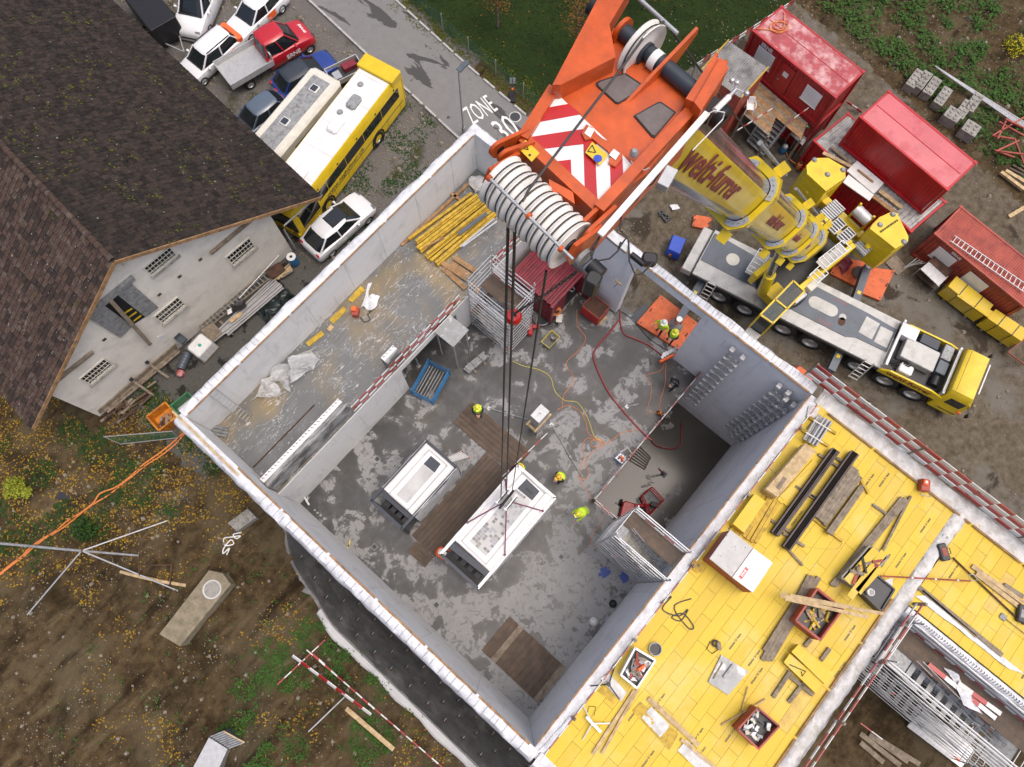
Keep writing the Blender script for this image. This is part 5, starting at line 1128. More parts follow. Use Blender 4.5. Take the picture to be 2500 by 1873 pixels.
# ---------------------------------------------------------------- scaffold stair towers
def tower(label,x0,x1,y0,y1,z0,z1,flights,zl,seed=1,lift=.5):
    t=thing('scaffold_tower',label,'scaffold',((x0+x1)/2,(y0+y1)/2,z0));lx,ly,h=(x1-x0)/2,(y1-y0)/2,z1-z0;rnd=random.Random(seed)
    for sx_ in (-1,1):
        for sy_ in (-1,1):
            hh=h+rnd.uniform(.1,.5);s_=MB().tube((sx_*lx,sy_*ly,0),(sx_*lx,sy_*ly,hh),.03,8).build('standard','galv',t)
            for k in range(int(hh/.5)): MB().lathe([(.03,-.012),(.06,0),(.03,.012)],(sx_*lx,sy_*ly,.3+k*.5),n=10).build('rosette','galv_dull',s_)
    z=.3
    while z < h:
        for sx_ in (-1,1): MB().tube((sx_*lx,-ly,z),(sx_*lx,ly,z),.026,6).build('ledger','galv',t)
        for sy_ in (-1,1): MB().tube((-lx,sy_*ly,z),(lx,sy_*ly,z),.026,6).build('transom','galv',t)
        z +=lift
    for k in range(int(h/2)):
        a,b_=((-lx,-ly,k*2+.3),(-lx,ly,k*2+2.2)) if k % 2 else ((-lx,ly,k*2+.3),(-lx,-ly,k*2+2.2));MB().tube(a,b_,.024,6).build('brace','galv',t)
    rise=zl/flights;fw=lx*.86
    for f in range(flights):
        side_=-1 if f % 2==0 else 1;d=1 if f % 2==0 else -1;n_=9
        for i in range(n_):
            yy=d*(-ly*.62+i*ly*1.24/(n_-1));zz=f*rise+(i+1)*rise/(n_+1);MB().box((side_*lx*.48,yy,zz),(fw,.24,.04)).build('tread','concrete_old' if seed==2 else 'galv_dull',t)
        for e in (-.5,.5): MB().bar((side_*lx*.48+e*fw,-d*ly*.7,f*rise+.1),(side_*lx*.48+e*fw,d*ly*.7,(f+1)*rise-.1),.04,.14).build('stringer','alu',t)
        pz=(f+1)*rise;MB().box((0,d*ly*.84,pz),(2*lx-.1,ly*.3,.05)).build('landing','timber_dark' if seed==1 else 'galv_dull',t)
        for hh in (.5,1.0): MB().tube((side_*lx*.04,-d*ly*.7,f*rise+.1+hh),(side_*lx*.04,d*ly*.7,pz-.1+hh),.022,6).build('stair_rail','galv',t)
        rw((lx-.03,-ly+.1,pz+.12),(lx-.03,ly-.1,pz+.12),.03,.15,.5,t,f,'toe_board')
    pl=MB().box((lx*.42,0,zl+.06),(lx*1.0,2*ly-.15,.05)).build('platform','timber_dark',t)
    for i in range(4): MB().box((lx*.42-lx*.42+i*lx*.28,0,zl+.088),(.01,2*ly-.2,.012)).build('platform_joint','dark_grey',pl)
    for sx_ in (-1,1):
        for zz in (.55,1.05): MB().tube((sx_*lx,-ly,zl+zz),(sx_*lx,ly,zl+zz),.028,6).build('guard_rail','white_paint',t)
    for sx_,sy_,zz in ((-1,-1,.9),(1,-1,1.6),(1,1,.6),(-1,1,2.2),(-1,-1,3.1),(-1,.3,2.8)):
        MB().tube((sx_*lx,sy_*ly,zz),(sx_*lx,sy_*ly*.92,zz),.04,8).build('tape_mark','hi_vis_orange',t)
    return t
T1=tower('galvanised scaffold stair tower beside the maroon container in the pit',10.0,11.85,8.4,11.2,.0,6.6,2,4.1,1,.5)
T2=tower('galvanised scaffold stair tower against the blue grey wall',4.9,6.45,-4.95,-2.05,.0,8.2,3,7.0,2,.72)
# walkway planks from the slab to the first tower
wk=thing('plank_walkway','brown plank walkway from the upper slab to the stair tower','planks',at('u',200,640,4.05))
o=Vector(wk.location)
for a,b_ in (((80,560),(380,760)),((130,640),(360,850)),((215,590),(400,720)),((240,535),(470,680)),((400,800),(490,880))): MB().bar(at('u',*a,4.07)-o+Vector((0,0,random.random()*.05)),at('u',*b_,4.07)-o+Vector((0,0,random.random()*.05)),.28,.05).build('plank','timber',wk)
# ---------------------------------------------------------------- red white barriers with timber posts
def barrier(label,a,b_,z,rows,posts,back=.0,bh=.12,seg=.55,post_h=1.1,group=None):
    a=Vector((*a,z));b_=Vector((*b_,z));d=b_-a;t=thing('safety_barrier',label,'barrier',a,0,group);n_=max(1,round(d.length/3.))
    y=Vector((-d.y,d.x,0)).normalized()
    for r,zz in enumerate(rows):
        for i in range(n_): rw(d*(i/n_)+Vector((0,0,zz))+y*.012*(i % 2),d*((i+1.04)/n_)+Vector((0,0,zz))+y*.012*(i % 2),.03,bh,seg,t,i+r)
    for f in posts: p=d*f+y*.05;MB().box((p.x,p.y,post_h/2),(.12,.09,post_h)).build('post','timber_grey',t)
    return t
barrier('red white barrier with timber posts along the upper slab edge',(1.6,11.38),(9.4,11.38),4.0,(.2,.6,1.0),(.02,.2,.38,.52,.75,.97))
barrier('red white barrier behind the first stair tower',(11.9,11.4),(15.9,11.4),4.0,(.3,.65,1.0),(.1,.5,.95))
barrier('red white barrier along the long edge of the basement opening',(6.72,-.55),(15.9,-.55),.0,(.35,.75,1.05),(.0,.33,.66,1.))
barrier('red white barrier on the short edge of the basement opening',(6.68,-.6),(6.68,-2.0),.0,(.35,.75,1.05),(0,1.))
bt=MB().path([(7.2,.55,.0),(6.6,-.2,.4),(6.75,-.5,1.)],.02,6)
# ---------------------------------------------------------------- gear on the hall floor
# maroon half container
c,L,W_,an=rect(at('u',1235,1030,2.6),at('u',1530,700,2.6),at('u',860,700,2.6))
t=thing('storage_container','maroon corrugated container with open end in the pit','container',(14.3,9.35,0));L,W_=2.55,2.95
def corr(u0,u1,n_,d,fn):                            # corrugated sheet: fn(u, depth, end)
    vs=[];k=0
    for i in range(n_):
        for f,dd in ((0,0),(.3,0),(.45,d),(.85,d)): u=u0+(u1-u0)*(i+f)/n_;vs +=[fn(u,dd,0),fn(u,dd,1)]
    vs +=[fn(u1,0,0),fn(u1,0,1)];m=len(vs)//2
    return MB().add(vs,[(2*i,2*i+1,2*i+3,2*i+2) for i in range(m-1)])
hx_,hy_=L/2,W_/2
corr(-hy_,hy_,9,.06,lambda u,d,e: (-hx_ if e==0 else hx_,u,2.54+d)).build('roof','maroon',t)
for s_ in (-1,1): corr(-hy_ if s_ else 0,hy_,10,.04,lambda u,d,e: (s_*hx_+s_*d,u,.15 if e==0 else 2.5)).build('side_wall','maroon',t)
MB().bb((-hx_,hy_-.05,.15),(hx_,hy_,2.5)).build('end_wall','maroon',t);MB().bb((-hx_,-hy_,.0),(hx_,hy_,.14)).build('floor','black',t)
for sx_ in (-1,1):
    for sy_ in (-1,1): MB().bb((sx_*hx_-.09,sy_*hy_-.09,.15),(sx_*hx_+.09,sy_*hy_+.09,2.62)).build('corner_post','maroon',t)
for s_ in (-1,1): MB().bar((-hx_,s_*hy_,2.56),(hx_,s_*hy_,2.56),.14,.14).build('top_rail','maroon',t)
dr=MB().bb((-hx_,-hy_-.06,.15),(-.1,-hy_,2.4)).build('door_leaf','maroon',t);MB().bb((hx_-.05,-hy_-1.1,.15),(hx_,-hy_-.1,2.4)).build('door_leaf','maroon',t)
# red rubbish crate
t=thing('steel_crate','red ribbed steel crate with rusty rubble top in the pit','crate',(15.15,6.32,0));
for sx_ in (-1,1): MB().bb((sx_*.48-.02,-.6,.12),(sx_*.48+.02,.6,1.2)).build('side','red_brick',t)
for sy_ in (-1,1): MB().bb((-.46,sy_*.6-.02,.12),(.46,sy_*.6+.02,1.2)).build('end','red_brick',t)
for i in range(7):
    for sx_ in (-1,1): MB().bb((sx_*.505-.012,-.6,.2+i*.14),(sx_*.505+.012,.6,.27+i*.14)).build('rib','red_bright',t)
MB().bb((-.45,-.57,.13),(.45,.57,1.1)).build('rubble','rust',t);MB().bb((-.3,-.75,.0),(.35,-.62,.1)).build('pallet_block','timber_pale',t)
for y in (-.4,.4): MB().bb((-.4,y-.05,0),(.4,y+.05,.115)).build('skid','timber_grey',t)
# mortar tub
c,L,W_,an=rect(at('u',1120,1385,.4),at('u',1205,1455,.4),at('u',1230,1265,.4))
t=thing('mortar_tub','yellow rimmed mortar tub with slurry and a bucket','tub',(c.x,c.y,0),an);l,w_=L/2,W_/2
MB().loft([[(x*l*k,y*w_*k,z) for x,y in ((-1,-1),(1,-1),(1,1),(-1,1))] for k,z in ((.8,0),(1,.42),(.93,.42),(.75,.1))],False).build('shell','hose_yellow',t);MB().bb((-l*.86,-w_*.86,.2),(l*.86,w_*.86,.26)).build('slurry','deep_floor',t)
MB().lathe([(.13,0),(.16,.3),(.14,.3),(.11,.05),(1e-3,.05)],(l*.2,w_*.4,.27),n=18).build('bucket','galv_dull',t,True)
# galvanised beam bundle
t=place('bundle of grey steel beams strapped together on the hall floor','steel bundle','beam_bundle',at('u',400,1657,.25),at('u',540,1540,.25));Lb=(at('u',395,1657,.2)-at('u',550,1535,.2)).length*.5+.15
for i in range(3):
    for j in range(3): MB().bb((-Lb+random.uniform(-.1,.1),-.21+i*.145,.1+j*.125),(Lb+random.uniform(-.1,.1),-.08+i*.145,.21+j*.125)).build('beam','galv_dull',t)
for e in (-.5,.5): MB().bb((e*Lb-.06,-.4,0),(e*Lb+.06,.4,.095)).build('bearer','timber_grey',t);MB().bb((e*Lb*.8-.015,-.225,.1),(e*Lb*.8+.015,.24,.475)).build('strap','black',t)
# blue mesh crate
c,L,W_,an=rect(at('i',1325,950,1.),at('i',1415,790,1.),at('i',1415,1010,1.))
t=thing('prop_crate','blue tube crate of formwork props near the slab edge','crate',(c.x,c.y,0),an);l,w_=max(L,.9)*.55,max(W_,.55)*.62
for zz in (.12,.3,.48,.66,.84,1.0):
    MB().path([(-l,-w_,zz),(l,-w_,zz),(l,w_,zz),(-l,w_,zz)],.028,6,True).build('hoop','blue_paint',t)
for sx_ in (-1,1):
    for sy_ in (-1,1): MB().bb((sx_*l-.04,sy_*w_-.04,0),(sx_*l+.04,sy_*w_+.04,1.05)).build('post','blue_paint',t)
for i in range(7): MB().tube((-l*.9,-w_*.8+i*w_*.27,.3+.06*(i % 3)),(l*.9,-w_*.8+i*w_*.27,.3+.06*(i % 2)),.035,8).build('prop','galv_dull',t)
# steel plate table on props
c,L,W_,an=rect(at('i',1555,705,4.0),at('i',1645,605,4.0),at('i',1440,605,4.0))
t=thing('landing_platform','grey steel loading plate on props off the upper slab','platform',(c.x,c.y,0),an)
MB().bb((-L/2,-W_/2,3.94),(L/2,W_/2,4.0)).build('plate',mat('plate_grey',(.30,.31,.31),.5,.2,var=.2,scale=2.5,c2=(.6,.6,.6),t=(.55,.66)),t)
for sx_ in (-1,1):
    for sy_ in (-1,1): MB().tube((sx_*(L/2-.12),sy_*(W_/2-.12),0),(sx_*(L/2-.12),sy_*(W_/2-.12),3.93),.045,10).build('prop','galv',t,True)
# props standing under the slab
for x,y,wd_ in ((1290,860,'left'),(1375,800,'right')):
    p=at('i',x,y,1.5);s_=thing('steel_prop','%s slim steel prop in the shade under the upper slab' % wd_,'prop',(p.x,p.y+.5,0),0,'props under the upper slab');MB().tube((0,0,0),(0,0,3.65),.04,10).build('tube','galv',s_,True);MB().box((0,0,.006),(.2,.2,.012)).build('foot','galv',s_);MB().tube((0,0,1.6),(0,0,1.9),.06,10).build('collar','rust',s_,True)
# duct box on a pallet
p=at('j',1295,250,.1);c,L,W_,an=rect(at('j',1228,178,3.2),at('j',1300,100,3.2),at('j',1290,225,3.2))
t=thing('ventilation_duct','galvanised ventilation duct box standing on a timber frame','duct',(c.x,c.y,0),an);l,w_=L/2,W_/2
MB().bb((-l*.93,-w_*.93,.25),(l*.93,w_*.93,3.15)).build('shaft','galv',t);MB().bb((-l,-w_,3.151),(l,w_,3.2)).build('flange','galv',t);MB().disc((0,0,3.202),.03,.05,n=10).build('lifting_eye','dark_grey',t)
for z in (.6,1.2,2.2,2.7): MB().bb((-l*.95,-w_*.95,z),(l*.95,w_*.95,z+.02)).build('seam','galv_dull',t)
for e in (-1,1): MB().bb((-l*1.6,e*w_*.95-.06,1.75),(l*1.6,e*w_*.95+.06,1.87)).build('timber','timber_pale',t);MB().bb((e*l*1.35-.06,-w_*1.15,1.63),(e*l*1.35+.06,w_*1.15,1.745)).build('timber','timber_pale',t)
MB().bb((-l*.95,-w_*.95,0),(l*.95,w_*.95,.245)).build('base','galv_dull',t)
# timber beams and boards on the upper slab
bs_=thing('formwork_beam_stack','stack of yellow formwork beams on the upper slab','timber stack',at('h',480,280,4.0));o=Vector(bs_.location)
for i in range(13):
    f=i/12;off=random.uniform(-18,18);z_=4.12+.18*((i*5) % 3)*.6
    a,b_=at('h',265+150*f+off,345+160*f,z_),at('h',650+170*f+off*.5,60+100*f,z_);MB().bar(a-o,b_-o,.15,.2).build('beam','yellow_timber',bs_)
for a,b_,m_ in (((560,310),(735,180),'steel_blue'),((345,395),(470,330),'timber'),((570,390),(780,215),'galv'),((585,388),(800,230),'galv')):
    MB().bar(at('h',*a,4.6)-o,at('h',*b_,4.6)-o,.2 if m_=='steel_blue' else .08,.06).build('loose_bar',m_,bs_)
for lab,a,b_ in (('long brown timber beam lying against the parking side wall',(205,380),(620,0)),('short cross timber near the wall corner',(510,55),(580,105))):
    tag(MB().bar(at('h',*a,4.07),at('h',*b_,4.07),.16,.12).build('timber_beam','timber'),lab,'timber')
tag(MB().bar(at('p',1200,1060,4.05),at('p',2030,210,4.05),.05,.05).build('timber_batten','rust'),'thin rusty batten lying along the upper slab','batten')
for lab,pts in (('first',[(700,680),(790,610),(810,630),(720,700)]),('second',[(835,545),(920,470),(940,490),(860,570)]),('third',[(945,430),(1020,350),(1045,375),(970,445)])):
    p_=prism_at('i',pts,4.06,4.0,'floor_opening_cover','yellow_timber');tag(p_,'yellow board cover in the slab by the wall, %s from the left' % lab,'cover')
# folding ladder and bundle at the left wall
ld=thing('ladder','thin aluminium ladder leaning on the inner wall face','ladder',at('p',1160,410,4.0));o=Vector(ld.location)
A0,A1,B0,B1=at('p',1190,370,4.0),at('p',710,5,7.1),at('p',1115,455,4.0),at('p',625,95,7.1);A1.y=B1.y=15.98
for a,b_ in ((A0,A1),(B0,B1)): MB().bar(a-o,b_-o,.04,.06).build('stile','galv',ld)
for i in range(11): f=(i+.5)/11;MB().bar(A0.lerp(A1,f)-o,B0.lerp(B1,f)-o,.03,.03).build('rung','galv',ld)
pb=thing('prop_bundle','bundle of grey steel props lying in the slab corner','steel bundle',at('p',690,560,4.05));o=Vector(pb.location)
for i in range(6): MB().tube(at('p',530+8*(i % 3),440+28*i,4.1+.1*(i % 2))-o,at('p',870-10*(i % 3),530+22*i,4.1+.1*(i % 2))-o,.05,8).build('prop','galv_dull',pb)
# small red machine, broom, litter on the slab
p=at('i',995,510,4.0);t=thing('plate_compactor','small red and orange pump set on the film','pump',p,.6);MB().cham((0,0,.22),(.5,.35,.4),.05).build('motor','red_brick',t);MB().cham((.05,.05,.5),(.25,.25,.2),.04).build('tank','hi_vis_orange',t);MB().path([(-.2,-.25,.1),(-.45,-.5,.05),(-.3,-.8,.04),(0,-.6,.04),(.2,-.75,.04)],.025,6).build('hose','black',t,True)
t=thing('broom','broom with straw head lying at the wall foot','broom',at('i',840,600,4.02));o=Vector(t.location);MB().tube(at('i',770,505,4.9)-o,at('i',835,590,4.05)-o,.018,6).build('handle','timber_pale',t);MB().cham((0.05,-.02,.06),(.35,.25,.1),.03).build('head','timber_pale',t)
# crumpled clear film
def crumple(label,pts,k,z,m_,amp=.25,n_=15,seed=0,nm_='plastic_sheet',cat='plastic sheet'):
    q=[at(k,x,y,z) for x,y in pts];vs=[]
    for i in range(n_):
        for j in range(n_):
            f,g=i/(n_-1),j/(n_-1);p=q[0].lerp(q[1],f).lerp(q[3].lerp(q[2],f),g);e=Vector((p.x*1.6,p.y*1.6,seed));
            edge_=1+.0*f;zz=abs(noise.noise(e))*amp*1.6+abs(noise.noise(e*2.6))*amp*.7
            vs.append(p+Vector((noise.noise(e+Vector((9,0,0)))*amp*.8,noise.noise(e+Vector((0,9,0)))*amp*.8,zz+.01)))
    o=MB().add(vs,[(i*n_+j,(i+1)*n_+j,(i+1)*n_+j+1,i*n_+j+1) for i in range(n_-1) for j in range(n_-1)]).build(nm_,m_,smooth=True);return tag(o,label,cat)
mat('clear_film',(.62,.63,.63),.18,var=.2,scale=6,alpha=.62)
crumple('crumpled clear plastic film in a long heap on the slab',[(490,880),(720,720),(790,800),(600,960)],'i',4.0,'clear_film',.45,22,1)
crumple('crumpled clear plastic film near the ladder',[(385,1000),(500,880),(580,980),(440,1010)],'i',4.0,'clear_film',.4,16,2)
crumple('white crumpled sheet beside the small red pump',[(1030,470),(1080,400),(1140,410),(1090,490)],'i',4.0,'membrane',.2,10,3)
crumple('strip of white film trailing along the wall foot',[(1060,340),(1085,330),(1045,480),(1025,480)],'i',4.0,'membrane',.15,9,4)
crumple('grey plastic bundle at the far wall corner',[(790,1120),(940,1000),(1020,1120),(900,1220)],'o',4.0,'film',.4,14,5)
# ---------------------------------------------------------------- people
def person(label,loc,rz,hat='hat_yellow',vest='hi_vis',jacket='navy',legs='navy',lean=0.,armL='front',armR='front',stride=.12,sit=False,z=0.):
    t=thing('person',label,'person',(loc[0],loc[1],z),rz);t.scale=(1.1,1.1,1.06)
    s,c=math.sin(lean),math.cos(lean);hz=.93 if not sit else .52
    def up(x,y,zz): return (x*c+(zz-hz)*s,y,hz+(zz-hz)*c-x*s)
    dz=hz-.93
    V=[(0,0,hz)];R_=[(.15,.12)];E_=[]
    def add(p,r,par): V.append(p);R_.append(r if isinstance(r,tuple) else (r,r));E_.append((par,len(V)-1));return len(V)-1
    sp=add(up(0,0,1.12+dz),(.13,.16),0);ch=add(up(.01,0,1.34+dz),(.13,.18),sp);nk=add(up(.02,0,1.49+dz),.06,ch);h0=add(up(.05,0,1.58+dz),.085,nk);add(up(.05,0,1.70+dz),.095,h0)
    hands=[]
    for sd,pose in ((1,armL),(-1,armR)):
        sh=add(up(.01,sd*.19,1.42+dz),.065,ch)
        el,wr_={'front': ((.10,.27,1.14),(.34,.07,1.16)),'down': ((-.03,.27,1.14),(.05,.29,.88)),'phone': ((.20,.26,1.18),(.32,.10,1.40)),'reach': ((.28,.24,1.28),(.56,.20,1.22)),'side': ((.0,.34,1.18),(.2,.36,1.0))}[pose]
        e1=add(up(el[0],sd*el[1],el[2]+dz),.05,sh);w1=add(up(wr_[0],sd*wr_[1],wr_[2]+dz),.034,e1);hands.append((Vector(V[e1]),Vector(V[w1])))
    for sd in (1,-1):
        hp=add((0,sd*.10,hz-.03),.095,0)
        if sit: kn=add((.42,sd*.13,hz),.065,hp);an_=add((.45,sd*.13,hz-.42),.05,kn);add((.62,sd*.14,hz-.46),.045,an_)
        else: kn=add((.04+sd*stride*.5,sd*.11,.50),.068,hp);an_=add((sd*stride,sd*.12,.09),.05,kn);add((sd*stride+.17,sd*.14,.045),.045,an_)
    me=bpy.data.meshes.new('tmp');me.from_pydata(V,E_,[]);o=bpy.data.objects.new('tmp',me);col.objects.link(o)
    md=o.modifiers.new('skin','SKIN');md.use_smooth_shade=True
    for i,v in enumerate(me.skin_vertices[0].data): v.radius=R_[i];v.use_root=(i==0)
    sb=o.modifiers.new('sub','SUBSURF');sb.levels=1;sb.render_levels=1
    dg=bpy.context.evaluated_depsgraph_get();bm_=bpy.data.meshes.new_from_object(o.evaluated_get(dg));bpy.data.objects.remove(o)
    bm_.name='body';bm_.materials.clear()
    for m_ in (jacket,legs,'skin','black'): bm_.materials.append(MATS[m_])
    nkp=Vector(V[nk])
    for p in bm_.polygons:
        cc=p.center;k=0
        if cc.z < .11 or (sit and cc.z < .12): k=3
        elif cc.z < hz+.02 and not any((cc-w_).length < .2 for _,w_ in hands): k=1
        if any((cc-w_).length < .055 for _,w_ in hands): k=2
        if (cc-nkp).dot(Vector((s,0,c))) > .01 and abs(cc.y) < .12: k=2
        p.material_index=k;p.use_smooth=True
    put('body',bm_,t)
    for e_,w_ in hands:
        d=(w_-e_).normalized();sdv=d.cross(Vector((0,0,1))).normalized();hb=MB();hb.bar(w_,w_+d*.09,.075,.03)
        for i in range(4): b0=w_+d*.085+sdv*(-.027+i*.018);L_=(.06,.075,.07,.055)[i];hb.tube(b0,b0+d*L_*.6,.0085,5);hb.tube(b0+d*L_*.6,b0+d*L_-Vector((0,0,.02)),.0075,5)
        hb.tube(w_+d*.03+sdv*.035,w_+d*.075+sdv*.06,.01,5);hb.build('hand','skin',t)
    if vest:
        rg=[]
        for zz,rx,ry in ((.84,.175,.225),(1.0,.17,.215),(1.2,.18,.235),(1.36,.18,.25),(1.46,.13,.21),(1.49,.09,.11)):
            rg.append([up(.01+rx*math.cos(a),ry*math.sin(a),zz+dz) for a in [2*PI*i/16 for i in range(16)]])
        vo=MB().loft(rg,False).build('vest',vest,t,True)
        for zz in (1.0,1.14): MB().lathe([(.228,-.022),(.23,.022)],up(.01,0,zz+dz),up(0,0,1) and Vector((s,0,c)),16).build('reflective_band','alu',vo,True)
    hc=Vector(up(.055,0,1.70+dz));ax_=Vector((s*.6+.05,0,1)).normalized()
    if hat:
        ho=MB().lathe([(1e-3,.155),(.06,.145),(.105,.10),(.128,.03),(.132,-.02),(.165,-.03),(.165,-.04),(.13,-.035)],hc,ax_,22).build('helmet',hat,t,True)
        MB().bar(hc+Vector((-.10,0,.12)),hc+Vector((.10,0,.12)),.03,.05).build('helmet_ridge',hat,ho);MB().cham(hc+Vector((.17,0,-.03)),(.09,.17,.015),.006).build('peak',hat,ho)
    else: MB().lathe([(1e-3,.12),(.07,.105),(.105,.05),(.11,-.03),(.09,-.08)],hc,ax_,18).build('hair','black',t,True)
    f=Vector((s+.0,0,0));MB().cham(hc+Vector((.10,0,-.07)),(.04,.03,.05),.01).build('nose','skin',t)
    for sd in (-1,1): MB().disc(hc+Vector((.088,sd*.035,-.04)),.012,.006,(1,0,0),8).build('eye','black',t);MB().cham(hc+Vector((0,sd*.10,-.06)),(.05,.025,.06),.01).build('ear','skin',t)
    return t
def face(k,a,b_): d=at(k,*b_)-at(k,*a);return math.atan2(d.y,d.x)
def hp_(k,x,y,h=1.72): p=at(k,x,y,h);return (p.x,p.y)
person('worker with yellow helmet standing on the timber mat corner',hp_('j',870,118),face('j',(870,118),(880,200)),armL='front',armR='front')
person('worker in yellow vest half hidden behind the lifted module',hp_('j',1165,520),face('j',(1165,520),(1110,560)),armL='reach',armR='reach',hat='hat_ochre')
person('worker with ochre helmet and yellow vest beside the lifted module',hp_('j',1448,572),face('j',(1448,572),(1410,600)),hat='hat_ochre',lean=.25)
person('worker in bright yellow top bending beside the basement corner',hp_('j',1605,812,1.55),face('j',(1605,812),(1540,850)),jacket='hi_vis',hat='hat_yellow',lean=.55,armL='reach',armR='reach')
person('worker in orange jacket with white helmet at the module end',hp_('j',604,1090),face('j',(604,1090),(640,1105)),hat='hat_white',vest='hi_vis_orange',jacket='hi_vis_orange',armL='reach',armR='reach',lean=.2)
person('man in black jacket and jeans leaning at the barrier corner',hp_('w',880,960,1.6),face('w',(880,960),(760,1040)),hat=None,vest=None,jacket='black',legs='navy',lean=.45,armL='front',armR='front',stride=.22)
person('man in yellow safety jacket with white helmet on the orange pad',hp_('w',668,215),face('w',(668,215),(580,330)),hat='hat_white',jacket='hi_vis',z=.2,armL='side',armR='side')
person('man in navy jacket with yellow helmet and vest on the orange pad',hp_('w',818,340),face('w',(818,340),(740,450)),hat='hat_yellow',z=.2,armL='front',armR='front')
p_=at('g',705,950,3.6);person('crane operator in yellow jacket seated in the crane cab',(p_.x+.2,p_.y),face('g',(760,890),(650,1000)),hat='hat_yellow',jacket='hi_vis',sit=True,z=2.45,armL='reach',armR='reach')
# ---------------------------------------------------------------- yellow formwork deck
DZ=7.2
def solid_wall(label,x0,x1,y0,y1,z0,z1,m_='wall_concrete'):
    t=thing('concrete_wall',label,'wall',((x0+x1)/2,(y0+y1)/2,z0));lx,ly,h=(x1-x0)/2,(y1-y0)/2,z1-z0
    n_=max(1,round(max(lx,ly)*2/2.7))
    for i in range(n_):
        if lx > ly: MB().bb((-lx+2*lx*i/n_+.006,-ly,0),(-lx+2*lx*(i+1)/n_-.006,ly,h)).build('wall_panel',m_,t)
        else: MB().bb((-lx,-ly+2*ly*i/n_+.006,0),(lx,-ly+2*ly*(i+1)/n_-.006,h)).build('wall_panel',m_,t)
    return t
solid_wall('outer wall of the yellow deck facing the crane front',16.1,16.5,-22,-5.45,0,7.05)
solid_wall('wall under the far end of the long yellow deck',-4.2,10.9,-13.35,-13.0,-6,7.05)
solid_wall('wall under the edge of the second yellow deck',10.75,11.05,-22,-13.4,-2,7.02,'wall_blue')
solid_wall('short end wall of the yellow deck above the trench',-4.2,-3.85,-12.98,-5.45,-6,7.05)
solid_wall('low sprayed concrete wall closing the trench beyond the deck',-4.25,-3.6,-30,-13.4,-6,.03,'shotcrete')
def deck(label,x0,x1,y0,y1,seed):
    t=thing('formwork_deck',label,'deck',((x0+x1)/2,(y0+y1)/2,DZ-.05));rnd=random.Random(seed);px,py=2.0,.5
    shared={}
    nx_,ny_=int(math.ceil((x1-x0)/px)),int(round((y1-y0)/py));
    for j in range(ny_):
        off=rnd.choice([0,.5,1.])
        xx=x0-off
        while xx < x1-.01:
            a,b_=max(xx,x0),min(xx+px,x1);L=round(b_-a,3)
            if L > .05:
                m_=rnd.choice(['yellow_board']*9+['yellow_board2']*4+['yellow_board3']*(rnd.random() < .25));key=(L,m_)
                if key not in shared: shared[key]=MB().box((0,0,0),(L-.012,py-.010,.045)).mesh('deck_board',m_)
                put('deck_board',shared[key],t,loc=((a+b_)/2-(x0+x1)/2,y0+(j+.5)*py-(y0+y1)/2,.02+rnd.uniform(-.004,.004)))
                if rnd.random() < .16 and L > 1.5: text('dokadur 21 basic',.12,'stamp','dark_grey',t,basis((((a+b_)/2-(x0+x1)/2),y0+(j+.5)*py-(y0+y1)/2,.056),(1,0,0),(0,1,0)),True,1.,.002)
            xx +=px
    MB().bb((-(x1-x0)/2,-(y1-y0)/2,-.25),((x1-x0)/2,(y1-y0)/2,-.005)).build('deck_base','timber_dark',t)
    return t
mat('yellow_board3',(.62,.43,.09),.6,var=.2,scale=2,c2=(.45,.3,.08),t=(.55,.75))
deck('long bright yellow formwork deck beside the pit',-4.1,16.1,-13.,-5.5,3);deck('second yellow formwork deck beyond the wrapped joint',11.05,16.1,-22.,-13.5,4)
strip('plastic_wrapping',(16.1,-13.0),(-4.2,-13.0),DZ-.02,.1,.5,1,seed=7,m='film',dz=.12,drop=.3,amp=.06,label='white plastic roll wrapping along the far edge of the long yellow deck',cat='membrane')
strip('plastic_wrapping',(16.1,-22),(16.1,-5.3),DZ-.02,.25,.5,-1,seed=8,m='film',dz=.08,drop=.4,amp=.06,label='white plastic wrapping along the deck edge facing the crane',cat='membrane')
strip('plastic_wrapping',(-4.0,-5.3),(-4.0,-13.2),DZ-.02,.25,.4,-1,seed=9,m='membrane',dz=.1,drop=.3,amp=.08,label='white plastic wrapping on the deck corner above the trench',cat='membrane')
crumple('pale plastic film spread over the edge of the second deck',[(420,330),(520,330),(1269,940),(1150,900)],'y',DZ,'membrane',.06,22,8);crumple('white film patch in the deck corner near the trench',[(760,1250),(1090,850),(1060,820),(560,1380)],'x',DZ,'membrane',.05,12,9)
battens('thin timber battens on the deck edge facing the crane',(15.75,-21.5),(15.75,-6),DZ+.06,.09,n=6);battens('thin timber battens along the far deck edge',(10.8,-12.85),(-3.8,-12.85),DZ+.06,.09,n=6)
GB=barrier('tall red white guard boards along the deck edge facing the crane',(16.62,-4.2),(16.62,-21.5),DZ,(.22,.62,1.02,1.42),(.0,.16,.33,.5,.66,.83,1.),bh=.27,seg=.7,post_h=1.5)
for i in range(11):
    for r in range(4): text('ERNE',.17,'lettering','white_paint',GB,basis((.022,-1.05-i*1.41-(.7 if r % 2==0 else 0),(.22,.62,1.02,1.42)[r]),(0,1,0),(0,0,1)))
barrier('low red white rail between the pit and the yellow deck',(16.2,-5.42),(-3.9,-5.42),DZ,(.35,),(.1,.3,.5,.7,.9),bh=.1,seg=.6,post_h=.5)
barrier('red white guard boards along the far edge of the long deck',(11.2,-13.62),(-4.,-13.62),DZ,(.35,.85),(.0,.2,.4,.6,.8,1.),bh=.15,seg=.65,post_h=1.0)
